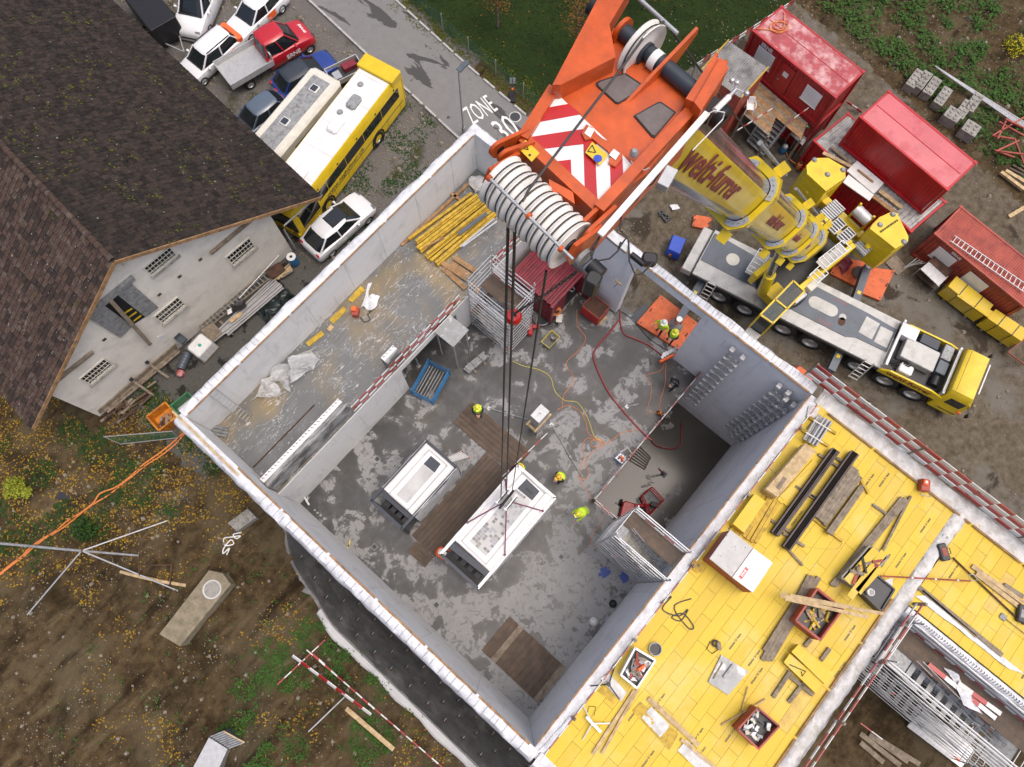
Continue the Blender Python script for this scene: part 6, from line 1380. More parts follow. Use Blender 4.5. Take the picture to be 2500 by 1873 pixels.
# bearers, beams and bundles
def bundle(label,name,cat,k,lines,z,w_,h,m_,parts='beam',extra=None):
    t=thing(name,label,cat,at(k,*lines[0][0],z));o=Vector(t.location)
    for i,(a,b_) in enumerate(lines): MB().bar(at(k,*a,z+h/2+i*.013)-o,at(k,*b_,z+h/2+i*.013)-o,w_,h).build(parts,m_,t)
    return t,o
def ibeam(a,b_,w_,h,nm_,m_,par):
    a=Vector(a);b_=Vector(b_);x=(b_-a).normalized();y=Vector((0,0,1)).cross(x).normalized();z=x.cross(y);f=.012
    pr=[(-w_/2,-h/2),(w_/2,-h/2),(w_/2,-h/2+f*1.5),(f,-h/2+f*1.5),(f,h/2-f*1.5),(w_/2,h/2-f*1.5),(w_/2,h/2),(-w_/2,h/2),(-w_/2,h/2-f*1.5),(-f,h/2-f*1.5),(-f,-h/2+f*1.5),(-w_/2,-h/2+f*1.5)]
    MB().loft([[p+y*u+z*v for u,v in pr] for p in (a,b_)]).build(nm_,m_,par)
t=thing('steel_tube_bundle','strapped bundle of galvanised scaffold tubes on the deck','steel bundle',at('k',985,375,DZ));o=Vector(t.location)
for i in range(14):
    f=i/13;j=random.uniform(-12,12);z_=DZ+.2+.09*(i*3 % 4)
    MB().tube(at('k',893+78*f+j,428+45*f+j*.7,z_)-o,at('k',985+82*f+j,280+45*f+j*.7,z_)-o,.045,8).build('tube','galv',t,True)
for f in (.25,.75): a,b_=Vector((893+92*f-12,428-148*f-8)),Vector((893+78+92*f+14,428+45-148*f+10));MB().bar(at('k',*a,DZ+.52)-o,at('k',*b_,DZ+.52)-o,.05,.02).build('strap','off_white',t);MB().bar(at('k',a.x-25,a.y-15,DZ+.06)-o,at('k',b_.x+30,b_.y+18,DZ+.06)-o,.14,.1).build('bearer','yellow_timber',t)
t=thing('plywood_stack','stack of pale plywood boards on the yellow deck','board stack',at('k',810,620,DZ));o=Vector(t.location);
stack_at('k',[(660,722),(733,772),(963,492),(900,447)],DZ+.82,DZ+.12,8,'board',['timber_pale','timber_pale','yellow_board2'],t,o,.03)
MB().bar(at('k',735,720,DZ+.83)-o,at('k',778,655,DZ+.83)-o,.16,.04).build('loose_plank','timber_grey',t)
t,o=bundle('yellow formwork boards sticking out beside the plywood stack','formwork_boards','boards','k',[((745,800),(960,560)),((775,815),(985,590)),((760,780),(930,620))],DZ,.3,.06,'yellow_board')
for lab,a0,a1,w_ in (('left',(715,995),(1080,490),36),('right',(782,1080),(1195,505),36)):
    t=thing('steel_beam_bundle','%s bundle of long dark rusty steel beams on the deck' % lab,'steel beams',at('k',*a0,DZ));o=Vector(t.location)
    for i in range(4): d=-w_/2+w_*i/3;ibeam(at('k',a0[0]+d*.85,a0[1]+d*.5,DZ+.25)-o,at('k',a1[0]+d*.8,a1[1]+d*.5,DZ+.25)-o,.15,.2,'beam','steel_dark',t)
    for f in (.1,.5,.88): p,q=Vector(a0).lerp(Vector(a1),f),0;MB().bar(at('k',p.x-58,p.y-36,DZ+.07)-o,at('k',p.x+70,p.y+44,DZ+.07)-o,.12,.12).build('bearer','timber_grey',t)
t,o=bundle('bundle of square timber beams beside the rusty steel beams','timber_beam_bundle','timber','k',[((965,893),(1178,600)),((985,910),(1195,612)),((1003,925),(1213,625)),((1012,940),(1228,650)),((1032,985),(1238,700)),((1048,995),(1240,720))],DZ+.12,.17,.16,'timber_grey')
for a,b_ in (((950,900),(1120,1035)),((1170,560),(1280,750))): MB().bar(at('k',*a,DZ+.06)-o,at('k',*b_,DZ+.06)-o,.12,.11).build('bearer','yellow_timber',t)
t=thing('formwork_panel_stack','plain yellow formwork panel stack beside the pit edge','board stack',at('k',560,860,DZ));o=Vector(t.location)
stack_at('k',[(465,932),(533,987),(662,796),(596,751)],DZ+.55,DZ+.05,5,'panel',['yellow_board'],t,o,.01)
bundle('loose yellow brown planks beside the yellow panel stack','plank_bundle','planks','k',[((530,1010),(685,770)),((550,1025),(700,775)),((575,1040),(720,790)),((600,1045),(738,805))],DZ,.15,.1,'yellow_timber','plank')
# grey topped site box
t=thing('site_box','steel site box with speckled grey lid and red sign','tool box',at('k',490,1150,DZ));o=Vector(t.location);BZ=DZ+1.25
c,L,W_,an=rect(at('k',325,1140,BZ)-o,at('k',585,1345,BZ)-o,at('k',450,967,BZ)-o);MB().box((c.x,c.y,.62),(L*.985,W_*.985,1.2),Matrix.Rotation(an,3,'Z')).build('body','red_brick',t)
mat('speckled_lid',(.44,.44,.43),.6,.2,var=.1,scale=3,c2=(.12,.12,.12),t=(.66,.69),s2=9,detail=2);mat('speckled_white',(.66,.66,.65),.6,.1,var=.08,scale=3,c2=(.15,.15,.15),t=(.69,.72),s2=8,detail=2)
prism_at('k',[(325,1140),(458,1250),(585,1075),(450,967)],BZ+.03,BZ-.03,'lid','speckled_lid',t,o);ld=prism_at('k',[(462,1253),(585,1345),(705,1165),(589,1078)],BZ+.04,BZ-.03,'lid','speckled_white',t,o)
prism_at('k',[(500,1250),(518,1266),(560,1205),(543,1188)],BZ+.046,BZ+.041,'sign','red_bright',ld,o);text('ERNE',.14,'lettering','white_paint',ld,basis(at('k',531,1227,BZ+.052)-o,at('k',556,1196,BZ)-at('k',506,1262,BZ),at('k',525,1215,BZ)-at('k',540,1235,BZ)))
for i in range(5): p=at('k',318+i*-9,1160,BZ-.25-i*.2)-o
t=thing('cable_drum','round wooden disc lying beside the red site box','disc',at('k',257,1182,DZ));MB().lathe([(.06,.08),(.3,.08),(.3,0),(.06,0)],n=24,closed=True).build('disc','yellow_timber',t);MB().lathe([(.02,.12),(.06,.12),(.06,.0)],n=14).build('hub','timber_grey',t)
# skips and tubs
def tub(label,nm_,k,pts,z0,h,m_,inner,cat='skip',fill=.6,taper=.0):
    t=thing(nm_,label,cat,at(k,sum(p[0] for p in pts)/4,sum(p[1] for p in pts)/4,z0));o=Vector(t.location);tp=[at(k,*p,z0+h)-o for p in pts];c=sum(tp,Vector())/4
    def ring(s_,z): return [(c.x+(p.x-c.x)*s_,c.y+(p.y-c.y)*s_,z) for p in tp]
    MB().loft([ring(1-taper,0),ring(1,h),ring(.92,h),ring(.92-taper,h*.1)],False).build('shell',m_,t);MB().add(ring(1-taper,.01),[(0,1,2,3)]).build('bottom',inner,t);MB().loft([ring(.9-taper*.5,h*.12),ring(.9,h*fill)]).build('contents',inner,t)
    for a,b_ in zip(tp,tp[1:]+tp[:1]): MB().bar(a,b_,.07,.06).build('rim',m_,t)
    rnd=random.Random(len(label))
    return t,o,tp,c
def clutter(t,tp,c,z,n_,mats,s0=.1,s1=.45,seed=1):
    rnd=random.Random(seed)
    for i in range(n_):
        f,g=rnd.uniform(.15,.85),rnd.uniform(.15,.85);p=tp[0].lerp(tp[1],f).lerp(tp[3].lerp(tp[2],f),g);L=rnd.uniform(s0,s1)
        MB().box((p.x,p.y,z+rnd.uniform(0,.15)),(L,rnd.uniform(.04,.16),rnd.uniform(.03,.12)),R3(rnd.uniform(-.3,.3),rnd.uniform(-.4,.4),rnd.uniform(0,3))).build('scrap',rnd.choice(mats),t)
t,o,tp,c=tub('red open topped steel box of white rubbish near the deck end','rubbish_box','l',[(975,940),(1062,845),(1155,925),(1065,1025)],DZ,.85,'red_brick','dark_grey');clutter(t,tp,c,.55,22,['galv','white_paint','off_white','dark_grey'],seed=2)
t,o,tp,c=tub('red framed dark skip of yellow scrap under planks','scrap_skip','l',[(1225,470),(1320,330),(1430,420),(1332,555)],DZ,.9,'red_brick','black');clutter(t,tp,c,.5,20,['yellow_board','yellow_timber','timber_grey','timber_pale'],.2,.6,3)
t,o,tp,c=tub('dark steel trough with yellow boards laid across','trough','k',[(1115,1255),(1285,1062),(1400,1130),(1215,1320)],DZ,.6,'concrete_old','black')
for a,b_,w_ in (((1150,1280),(1325,1085),.34),((1165,1375),(1372,1100),.3),((1215,1340),(1350,1190),.3)): MB().bar(at('k',*a,DZ+.66)-o,at('k',*b_,DZ+.66)-o,w_,.05).build('board','yellow_board2',t)
clutter(t,tp,c,.62,10,['red_brick','dark_grey','timber_grey'],.2,.8,4)
t,o,tp,c=tub('black formwork tub with white bucket beside the wrapped joint','black_tub','k',[(1235,1340),(1330,1240),(1435,1325),(1355,1455)],DZ,.6,'dark_grey','dark_grey',fill=.9)
MB().lathe([(.11,0),(.15,.3),(.13,.3),(.10,.04),(1e-3,.04)],at('k',1275,1342,DZ+.58)-o,n=18).build('bucket','white_paint',t,True);crumple('grey sack slumped against the wrapped joint',[(1370,1270),(1420,1260),(1420,1340),(1375,1335)],'k',DZ+.4,'film',.15,9,11)
t,o,tp,c=tub('white framed tool crate full of fittings at the pit edge','tool_crate','l',[(470,705),(532,588),(620,640),(540,762)],DZ,.55,'white_paint','dark_grey');clutter(t,tp,c,.4,34,['galv','white_dirty','red_brick','timber_grey','galv_dull','hi_vis_orange'],.1,.4,5)
# plank groups
for args in (('long pair of planks beside the plank stack with the straps',[((1055,1300),(1480,775)),((1070,1305),(1500,780)),((1085,1300),(1510,790))],.16,'timber_grey'),('single long plank leaning on the strapped planks',[((1362,1095),(1532,765))],.1,'timber_grey')): bundle(args[0],'plank_bundle','planks','k',args[1],DZ+.05,args[2],.1,args[3],'plank')
t,o=bundle('grey timber planks stacked left of the scrap skip','plank_bundle','planks','l',[((1082,640),(1285,275)),((1100,640),(1300,280)),((1115,640),(1325,282)),((1090,600),(1260,330))],DZ,.2,.14,'timber_grey','plank')
bundle('pale timber planks laid across the scrap skip','plank_bundle','planks','l',[((1158,362),(1605,440)),((1180,375),(1540,455)),((1200,360),(1480,415))],DZ+.95,.14,.06,'timber_pale','plank')
t=thing('formwork_panel_pair','two plain yellow panels lying on bearers near the far edge','panels',at('l',1280,680,DZ));o=Vector(t.location)
prism_at('l',[(1175,650),(1200,612),(1345,735),(1312,785)],DZ+.3,DZ+.14,'panel','yellow_board',t,o);prism_at('l',[(1208,605),(1238,572),(1392,700),(1352,745)],DZ+.42,DZ+.14,'panel','yellow_board',t,o)
for a,b_ in (((1128,800),(1200,690)),((1195,822),(1262,735)),((1200,710),(1300,790)),((1265,580),(1290,550)),((1335,640),(1372,590))): MB().bar(at('l',*a,DZ+.065)-o,at('l',*b_,DZ+.065)-o,.16,.13).build('bearer','timber_grey',t)
MB().path([at('l',x,y,DZ+.33)-o for x,y in ((1200,660),(1270,690),(1255,710),(1250,690))],.02,5).build('clamp','dark_grey',t)
t=thing('steel_plate','grey steel plate with mortar stain lying on the deck','plate',at('l',935,705,DZ));o=Vector(t.location);prism_at('l',[(848,735),(905,618),(1022,690),(935,792)],DZ+.08,DZ+.02,'plate','plate_grey',t,o);MB().bar(at('l',915,715,DZ+.14)-o,at('l',955,660,DZ+.14)-o,.1,.1).build('handle_bar','galv_dull',t);MB().bar(at('l',870,720,DZ+.1)-o,at('l',910,650,DZ+.1)-o,.06,.05).build('rail','timber_grey',t)
for lab,a,b_,k,m_,w_ in (('left long plank near the tripod at the deck end',(350,1045),(530,770),'l','timber_pale',.13),('right long plank near the tripod at the deck end',(388,1045),(545,765),'l','timber_pale',.11),('plank beside the film patch in the deck middle',(590,805),(808,1010),'l','timber_pale',.2),('plank at the bottom edge of the picture on the deck',(730,982),(880,1105),'l','timber_pale',.14),('upper pale plank on the second deck',(868,100),(1262,385),'y','timber_pale',.2),('lower pale plank on the second deck',(898,160),(1250,432),'y','timber_pale',.2),('short grey plank beside the pale planks',(1115,245),(1265,340),'y','timber_grey',.18),('long thin steel bar on the second deck',(720,38),(1269,555),'y','rust',.06),('long double board on the film at the second deck',(450,260),(1100,792),'y','timber_grey',.2),('thin batten parallel to the long double board',(480,290),(900,650),'y','timber_pale',.08),('short batten near the red rubbish box',(905,920),(1095,810),'l','timber_pale',.06),('thin stick beside the steel plate',(990,860),(1020,755),'l','timber_pale',.03),('short cross batten near the steel beams',(1305,815),(1390,875),'k','timber_grey',.12),('short batten by the bottom of the steel beams',(800,1090),(885,1182),'k','timber_grey',.1)):
    tag(MB().bar(at(k,*a,DZ+.07),at(k,*b_,DZ+.07),w_,.06).build('plank' if m_ !='rust' else 'steel_bar',m_),lab,'plank' if m_ !='rust' else 'steel bar')
t=thing('warning_pole','red pole with white bands lying across the wrapped joint','pole',at('k',1350,1245,DZ+.6));o=Vector(t.location);a,b_=Vector((0,0,0)),at('k',1890,1275,DZ+.25)-o
MB().tube(a,b_,.035,8).build('pole','red_brick',t,True)
for f in (.34,.6,.85): MB().tube(a.lerp(b_,f),a.lerp(b_,f+.02),.038,8).build('band','white_paint',t)
MB().path([b_,b_+Vector((.1,.25,.1)),b_+Vector((.3,.1,.1)),b_+Vector((.25,-.2,.1))],.02,5,True).build('hoop','galv',t)
# small gear
p=at('k',1597,705,DZ);t=thing('power_unit','small orange petrol machine near the wrapped deck edge','machine',p,.5);MB().cham((0,0,.2),(.55,.4,.35),.06).build('engine','red_brick',t);MB().cham((.1,.05,.42),(.25,.22,.14),.04).build('tank','hi_vis_orange',t);MB().path([(-.3,-.2,.3),(-.5,-.2,.4),(-.5,.2,.4),(-.3,.2,.3)],.02,5).build('handle','galv',t);MB().disc((.1,.05,.5),.06,.02,n=12).build('cap','white_paint',t)
for lab,k,x,y,m1,rz in (('black tripod laser stand on the film at the pit edge','l',415,742,'black',.3),('grey tripod tool lying near the deck end','l',345,910,'galv',1.2)):
    t=thing('tripod',lab,'tripod',at(k,x,y,DZ),rz);MB().lathe([(1e-3,.3),(.07,.3),(.09,.22),(.04,.2)],n=12).build('head',m1,t,True)
    for a in (0,2.1,4.2): MB().bar((0,0,.22),(.75*math.cos(a),.75*math.sin(a),.03),.05,.04).build('leg',m1 if m1=='black' else 'alu',t)
    if m1 !='black': MB().bar((-.45,-.15,.2),(.35,.1,.25),.12,.07).build('column','galv',t);MB().path([(.2,-.2,.1),(.45,-.45,.04),(.6,-.2,.04),(.4,.0,.04)],.012,5).build('cable','black',t)
def coil(label,k,pts,z,r,m_,nm_='cable',cat='cable',n_=None):
    P_=bez([at(k,x,y,z+r) for x,y in pts],n_ or len(pts)*5);return tag(MB().path(P_,r,6).build(nm_,m_,smooth=True),label,cat)
coil('black cable tangle on the deck near the site box','l',[(640,395),(690,365),(650,420),(720,450),(760,420),(730,470),(690,455),(740,440),(785,495),(760,500),(700,410),(775,375)],DZ,.025,'black')
t=thing('hand_tool','small power tool with cord lying above the steel plate','tool',at('l',890,577,DZ),.8);MB().cham((0,0,.1),(.35,.18,.18),.05).build('motor','timber_grey',t);MB().lathe([(.08,0),(.16,.03),(.08,.06)],(.1,.12,.05),n=14).build('guard','steel_dark',t);MB().path([(-.15,0,.05),(-.3,.3,.02),(-.1,.5,.02),(.2,.3,.02)],.015,5).build('cord','black',t)
t=thing('saw_blade_stack','round dark pan beside the white tool crate','pan',at('l',617,592,DZ));MB().lathe([(.2,.02),(.24,.14),(.28,.14),(.22,0),(1e-3,0)],n=22).build('pan','galv_dull',t,True);MB().disc((0,0,.02),.18,.03,n=20).build('water','black',t)
for lab,k,x,y,m_ in (('dark round disc on the second deck','k',1742,1015,'dark_grey'),):
    t=thing('rubber_disc',lab,'disc',at(k,x,y,DZ));MB().lathe([(.05,.06),(.2,.08),(.24,.03),(.24,0)],n=22).build('disc',m_,t,True);MB().disc((0,0,.05),.06,.05,n=12).build('hub','galv_dull',t)
for lab,k,x,y,rz in (('grey carry case with red stripe on the second deck','k',1718,1102,.9),('black carry case at the right picture edge','y',1236,470,.4)):
    t=thing('tool_case',lab,'case',at(k,x,y,DZ),rz);MB().cham((0,0,.12),(.75,.38,.22),.06).build('shell','dark_grey',t);MB().cham((0,0,.235),(.35,.2,.03),.01).build('label_patch','red_brick' if k=='k' else 'galv_dull',t);MB().path([(-.12,-.2,.15),(-.12,-.3,.15),(.12,-.3,.15),(.12,-.2,.15)],.02,5).build('handle','black',t)
t=thing('shovel','shovel lying on the second yellow deck','shovel',at('y',1105,497,DZ));o=Vector(t.location);MB().cham((0,0,.04),(.28,.3,.03),.05).build('blade','galv_dull',t);MB().tube((0,0,.05),at('y',1280,630,DZ+.05)-o,.018,6).build('shaft','timber_grey',t)
coil('thin cord curling over the yellow deck','l',[(1175,130),(1260,150),(1400,160),(1430,120)],DZ,.01,'hose_yellow')
for lab,pts,k in (('white mortar film patch in the middle of the deck',[(560,890),(600,840),(680,920),(640,975)],'l'),('white film patch at the bottom of the deck',[(715,1030),(750,985),(870,1090),(820,1130)],'l'),('clear film scrap beside the white tool crate',[(380,720),(420,700),(500,780),(470,820)],'l'),('small film scrap beside the tube bundle',[(920,225),(985,235),(960,300),(905,290)],'k')): crumple(lab,pts,k,DZ,'film',.05,10,len(lab))
for lab,pts,k in (('bare timber board let into the yellow deck near the film',[(520,860),(555,820),(720,960),(680,1030)],'l'),('bare timber board beside the tripod',[(370,775),(395,750),(450,800),(440,830)],'l')): tag(prism_at(k,pts,DZ+.024,DZ-.0,'deck_patch','yellow_timber'),lab,'board')
# ---------------------------------------------------------------- scaffold run and stores at the lower right corner
S0=at('l',1560,780,4.)
T3=tower('wide scaffold stair run below the second deck edge',8.6,10.6,-22.0,-14.2,.0,7.4,3,6.0,5,.55)
rw(at('z',530,155,6.2),at('z',1050,575,6.2),.2,.04,.8,None,1,label='red white board lying flat on the scaffold run',cat='board');rw(at('z',760,300,6.25),at('z',1090,540,6.25),.2,.04,.8,None,0,label='second red white board lying on the scaffold run',cat='board')
crumple('white and purple rubbish heap on the scaffold platform',[(650,170),(760,260),(940,540),(800,470)],'z',6.1,'membrane',.2,14,21)
t=thing('decking_stack','stack of galvanised scaffold decks on the soil','steel stack',at('z',640,780,.0));o=Vector(t.location)
for i in range(9): MB().bar(at('z',370+i*14,625-i*14,.3+.02*i)-o,at('z',790+i*11,945-i*16,.3+.02*i)-o,.2,.06).build('deck_plank','galv',t)
t,o=bundle('grey timber planks lying on the soil below the deck','plank_bundle','planks','z',[((0,690),(310,940)),((0,760),(180,915)),((70,700),(370,910)),((120,720),(460,930))],0.,.24,.08,'timber_grey','plank')
rw(at('z',0,610,.5),at('z',170,735,.5),.05,.12,.5,None,1,label='short red white board near the soil planks',cat='board')
strip('plastic_wrapping',(11.0,-22),(11.0,-13.6),DZ-.1,.0,.28,1,seed=12,m='membrane',dz=.04,drop=.3,amp=.05,label='white film hanging over the second deck edge',cat='membrane')
rb=MB()
for i in range(60): y=-13.8-i*.13;rb.path([(10.98,y,7.0),(10.80,y-.03,7.2),(10.72,y,7.12),(10.8,y+.05,7.0)],.014,4)
tag(rb.build('rebar_loops','steel_dark',kind='stuff'),'row of rebar loops along the second deck edge','rebar')
# ---------------------------------------------------------------- site containers
def container(label,c,rz,L,W_,z0,H_,m_,roof='plain',nx_=22,text_=None,wins=(),door=None,roofm=None):
    """local +y faces away from the pit, -y side is the long front; x along the length"""
    t=thing('site_container',label,'container',(c[0],c[1],z0),rz);lx,ly=L/2,W_/2
    for s_ in (-1,1): corr(-lx+.1,lx-.1,nx_,.035,lambda u,d,e: (u,s_*(ly-.045+d),.16 if e==0 else H_-.14)).build('long_wall',m_,t);corr(-ly+.1,ly-.1,9,.035,lambda u,d,e: (s_*(lx-.045+d),u,.16 if e==0 else H_-.14)).build('end_wall',m_,t)
    for sx_ in (-1,1):
        for sy_ in (-1,1): MB().bb((sx_*lx-.08,sy_*ly-.08,0),(sx_*lx+.08,sy_*ly+.08,H_)).build('corner_post',m_,t);MB().bb((sx_*lx-.095,sy_*ly-.095,H_+.001),(sx_*lx+.095,sy_*ly+.095,H_+.03)).build('corner_casting',m_,t)
    for s_ in (-1,1):
        MB().bar((-lx+.08,s_*ly,H_-.07),(lx-.08,s_*ly,H_-.07),.12,.14).build('top_rail',m_,t);MB().bar((-lx+.08,s_*ly,.08),(lx-.08,s_*ly,.08),.12,.16).build('bottom_rail',m_,t);MB().bar((s_*lx,-ly+.08,H_-.07),(s_*lx,ly-.08,H_-.07),.12,.14).build('top_rail',m_,t)
    rm=roofm or m_
    if roof=='plain':
        MB().add([(-lx+.05,-ly+.05,H_-.02),(lx-.05,-ly+.05,H_-.02),(lx-.05,0,H_+.035),(-lx+.05,0,H_+.035),(-lx+.05,ly-.05,H_-.02),(lx-.05,ly-.05,H_-.02)],[(0,1,2,3),(3,2,5,4)]).build('roof',rm,t);MB().bar((-lx+.1,0,H_+.04),(lx-.1,0,H_+.04),.05,.02).build('roof_seam',m_,t)
    else: corr(-lx+.08,lx-.08,46 if roof=='fine' else 26,.03,lambda u,d,e: (u,(-ly+.06) if e==0 else (ly-.06),H_-.05+d)).build('roof',rm,t)
    MB().bb((-lx+.1,-ly+.1,.1),(lx-.1,ly-.1,.2)).build('floor','timber_dark',t)
    for x0,x1,zl,zh in wins:
        w_=MB().bb((x0,-ly-.05,zl),(x1,-ly-.0,zh)).build('window','white_paint',t);MB().bb((x0-.04,-ly-.07,zl-.05),(x1+.04,-ly-.02,zl-.001)).build('sill','white_dirty',w_)
        for i in range(1,6): MB().bb((x0+.02,-ly-.056,zl+(zh-zl)*i/6),(x1-.02,-ly-.051,zl+(zh-zl)*i/6+.012)).build('shutter_slat','white_dirty',w_)
    if door is not None: d_=MB().bb((door-.45,-ly-.05,.18),(door+.45,-ly,2.2)).build('door',m_,t);MB().bb((door-.2,-ly-.058,1.4),(door+.15,-ly-.051,1.75)).build('door_notice','white_paint',d_);MB().bar((door-.36,-ly-.08,1.0),(door-.24,-ly-.08,1.0),.03,.03).build('handle','galv',d_)
    if text_: text(text_[0],text_[2],'lettering','white_paint',t,basis((text_[1],-ly-.055,text_[3]),(1,0,0),(0,0,1)))
    return t
def cfit(pts,k,z,L,W_):                             # front-left, front-right (as read), back-left -> centre, angle with x from left to right
    a,b_,c=[at(k,*p,z) for p in pts];x=(b_-a).xy.normalized();m=(a+b_).xy/2;y=Vector((-x.y,x.x));y=y if (c-a).xy.dot(y) > 0 else -y
    ce=m+y*W_/2;return ce,math.atan2(x.y,x.x)
c,an=cfit([(365,195),(910,635),(545,50)],'e',5.25,6.06,2.44)
container('upper red office container with faded chalky roof and two white shutters',c,an,6.06,2.44,2.66,2.6,'red_paint','plain',wins=((-2.35,-1.15,.95,2.05),(1.3,2.4,.95,2.05)),door=-.1,text_=('ERNE',-1.85,.34,2.28),roofm='red_faded')
container('lower red office container under the chalky roofed one',c,an,6.06,2.44,0,2.6,'red_paint','plain')
cc_=coil('orange hose coil on the chalky container roof','e',[(390,185),(480,195),(540,215),(595,175),(560,140),(490,150),(480,190),(560,205),(590,160),(530,140),(500,175),(560,190),(570,80)],5.3,.03,'hose_orange','hose_coil','hose')
c,an=cfit([(1055,750),(1635,1235),(1230,595)],'e',5.25,6.06,2.44)
container('upper glossy red container with pink sky sheen painted into the roof',c,an,6.06,2.44,2.66,2.6,'red_bright','plain',30,roofm=mat('red_sky_sheen',(.55,.13,.14),.22,var=.12,scale=.8,c2=(.42,.05,.06),t=(.5,.7),coat=.4))  # roof colour carries the pale pink of the reflected sky
c2,an2=cfit([(780,925),(1375,1480),(970,735)],'e',2.6,7.3,2.9)
t=container('lower red container with grey corrugated roof behind the counterweights',c2,an2,7.6,2.9,0,2.6,'red_bright','corr',text_=('ERNE',-1.9,.34,2.25),roofm=mat('roof_galv',(.42,.42,.40),.5,.4,var=.25,scale=3,c2=(.2,.2,.19),t=(.5,.65)))
c,an=cfit([(1635,535),(2115,925),(1755,375)],'g',2.6,6.06,2.44)
container('brick red container with fine ribbed roof and two white shutters',c,an,6.06,2.44,0,2.6,'red_brick','fine',30,wins=((-2.35,-1.1,.95,2.05),(-.2,1.1,.95,2.05)),text_=('ERNE',-1.35,.26,2.32))
# planks and boards on the lower container roof
for lab,a,b_,w_,m_ in (('upper plank on the lower container roof',(820,990),(1005,1080),.2,'timber_pale'),('second plank on the lower container roof',(870,950),(1000,1055),.2,'timber_grey'),('long plank on the container roof near the white boards',(1185,1235),(1330,1345),.25,'timber_pale'),('brown plank below the white boards',(1145,1270),(1295,1385),.25,'timber')):
    tag(MB().bar(at('e',*a,2.75),at('e',*b_,2.75),w_,.08).build('plank',m_),lab,'plank')
t=thing('white_board_stack','white worn board lying on the lower container roof','board',at('e',1090,1140,2.8));o=Vector(t.location);prism_at('e',[(975,1105),(1040,1040),(1215,1185),(1150,1255)],2.86,2.78,'board','white_dirty',t,o);MB().bar(at('e',1045,1100,2.9)-o,at('e',1145,1180,2.9)-o,.12,.06).build('batten','timber',t);prism_at('e',[(950,1180),(985,1130),(1150,1260),(1120,1300)],2.78,2.72,'board','white_paint',t,o)
# ladder on the brick red container
t=thing('ladder','long aluminium ladder lying along the brick red container edge','ladder',at('B',480,90,2.7));o=Vector(t.location)
a0,a1,b0,b1=at('B',490,70,2.72)-o,at('B',975,400,2.72)-o,at('B',462,105,2.72)-o,at('B',952,445,2.72)-o
for a,b_ in ((a0,a1),(b0,b1)): MB().bar(a,b_,.04,.08).build('stile','alu',t)
for i in range(17): f=(i+.5)/17;MB().bar(a0.lerp(a1,f),b0.lerp(b1,f),.04,.04).build('rung','alu',t)
for lab,pts,n_ in (('nearest stack of yellow panels strapped on bearers beside the container',[(355,470),(520,340),(760,530),(690,610)],9),('second strapped stack of yellow panels beside the crane cab',[(625,690),(755,555),(975,690),(900,780)],8)):
    t=thing('yellow_panel_stack',lab,'panel stack',at('B',pts[0][0]+100,pts[0][1],0));o=Vector(t.location);hh=1.1
    pt=[(x,y) for x,y in pts];
    if n_==9: pt=[(448,405),(505,338),(750,530),(694,596)]
    else: pt=[(712,618),(765,556),(990,705),(935,770)]
    stack_at('B',pt,.22+hh,.22,n_,'panel',['yellow_board','yellow_board2'],t,o,.006)
    for f in (.3,.72): 
        a,b_=Vector(pt[0]).lerp(Vector(pt[3]),f),Vector(pt[1]).lerp(Vector(pt[2]),f);pa,pb=at('B',*a,.23+hh)-o,at('B',*b_,.23+hh)-o;MB().bar(pa,pb,.05,.012).build('strap','dark_grey',t);d=(pa-pb).normalized();MB().bar(pa+d*.012,(pa.x+d.x*.012,pa.y+d.y*.012,.22),.012,.05,up=tuple(d)).build('strap','dark_grey',t)
    for f in (.2,.8): a,b_=Vector(pt[0]).lerp(Vector(pt[3]),f),Vector(pt[1]).lerp(Vector(pt[2]),f);pa,pb=at('B',*a,.23+hh)-o,at('B',*b_,.23+hh)-o;MB().bar((pa.x,pa.y,.1),(pb.x,pb.y,.1),.16,.2).build('bearer','timber_grey',t)
tag(MB().bar(at('B',520,450,1.28),at('B',815,655,1.28),.5,.06).build('formwork_board','yellow_board2'),'loose yellow board bridging the two panel stacks','board')
# workbench with sheets beside the container
t=thing('workbench','steel rack table with worn metal sheets by the red container','table',at('B',350,330,0));o=Vector(t.location);prism_at('B',[(265,290),(330,235),(450,340),(385,405)],1.15,1.1,'sheet','galv',t,o);prism_at('B',[(320,235),(368,195),(490,295),(440,345)],1.2,1.14,'sheet','rust',t,o)
for x,y in ((262,290),(385,405),(490,295),(368,195)): p=at('B',x,y,1.1)-o;MB().tube((p.x,p.y,0),(p.x,p.y,1.1),.04,8).build('leg','galv_dull',t)
prism_at('B',[(235,320),(300,270),(420,380),(360,430)],.5,.44,'shelf','timber_dark',t,o)
for i in range(4): MB().bar(at('B',150+i*18,290-i*8,.5)-o,at('B',240+i*20,220+i*10,.9)-o,.05,.05).build('tube','galv_dull',t)
t=thing('bucket','white plastic bucket standing behind the second panel stack','bucket',at('B',888,545,0));MB().lathe([(.14,0),(.17,.36),(.155,.36),(.13,.04),(1e-3,.04)],n=20).build('shell','white_paint',t,True);MB().disc((.3,-.25,.0),.17,.02,n=18).build('lid','white_paint',t)
t=thing('steel_crate','brown red slatted crate at the right picture edge','crate',at('B',930,850,0));o=Vector(t.location)
for i in range(6): MB().bar(at('B',845,845,.15+i*.14)-o,at('B',960,930,.15+i*.14)-o,.03,.09).build('slat','red_brick',t);MB().bar(at('B',845,845,.15+i*.14)-o,at('B',960,750,.15+i*.14)-o,.03,.09).build('slat','red_brick',t)
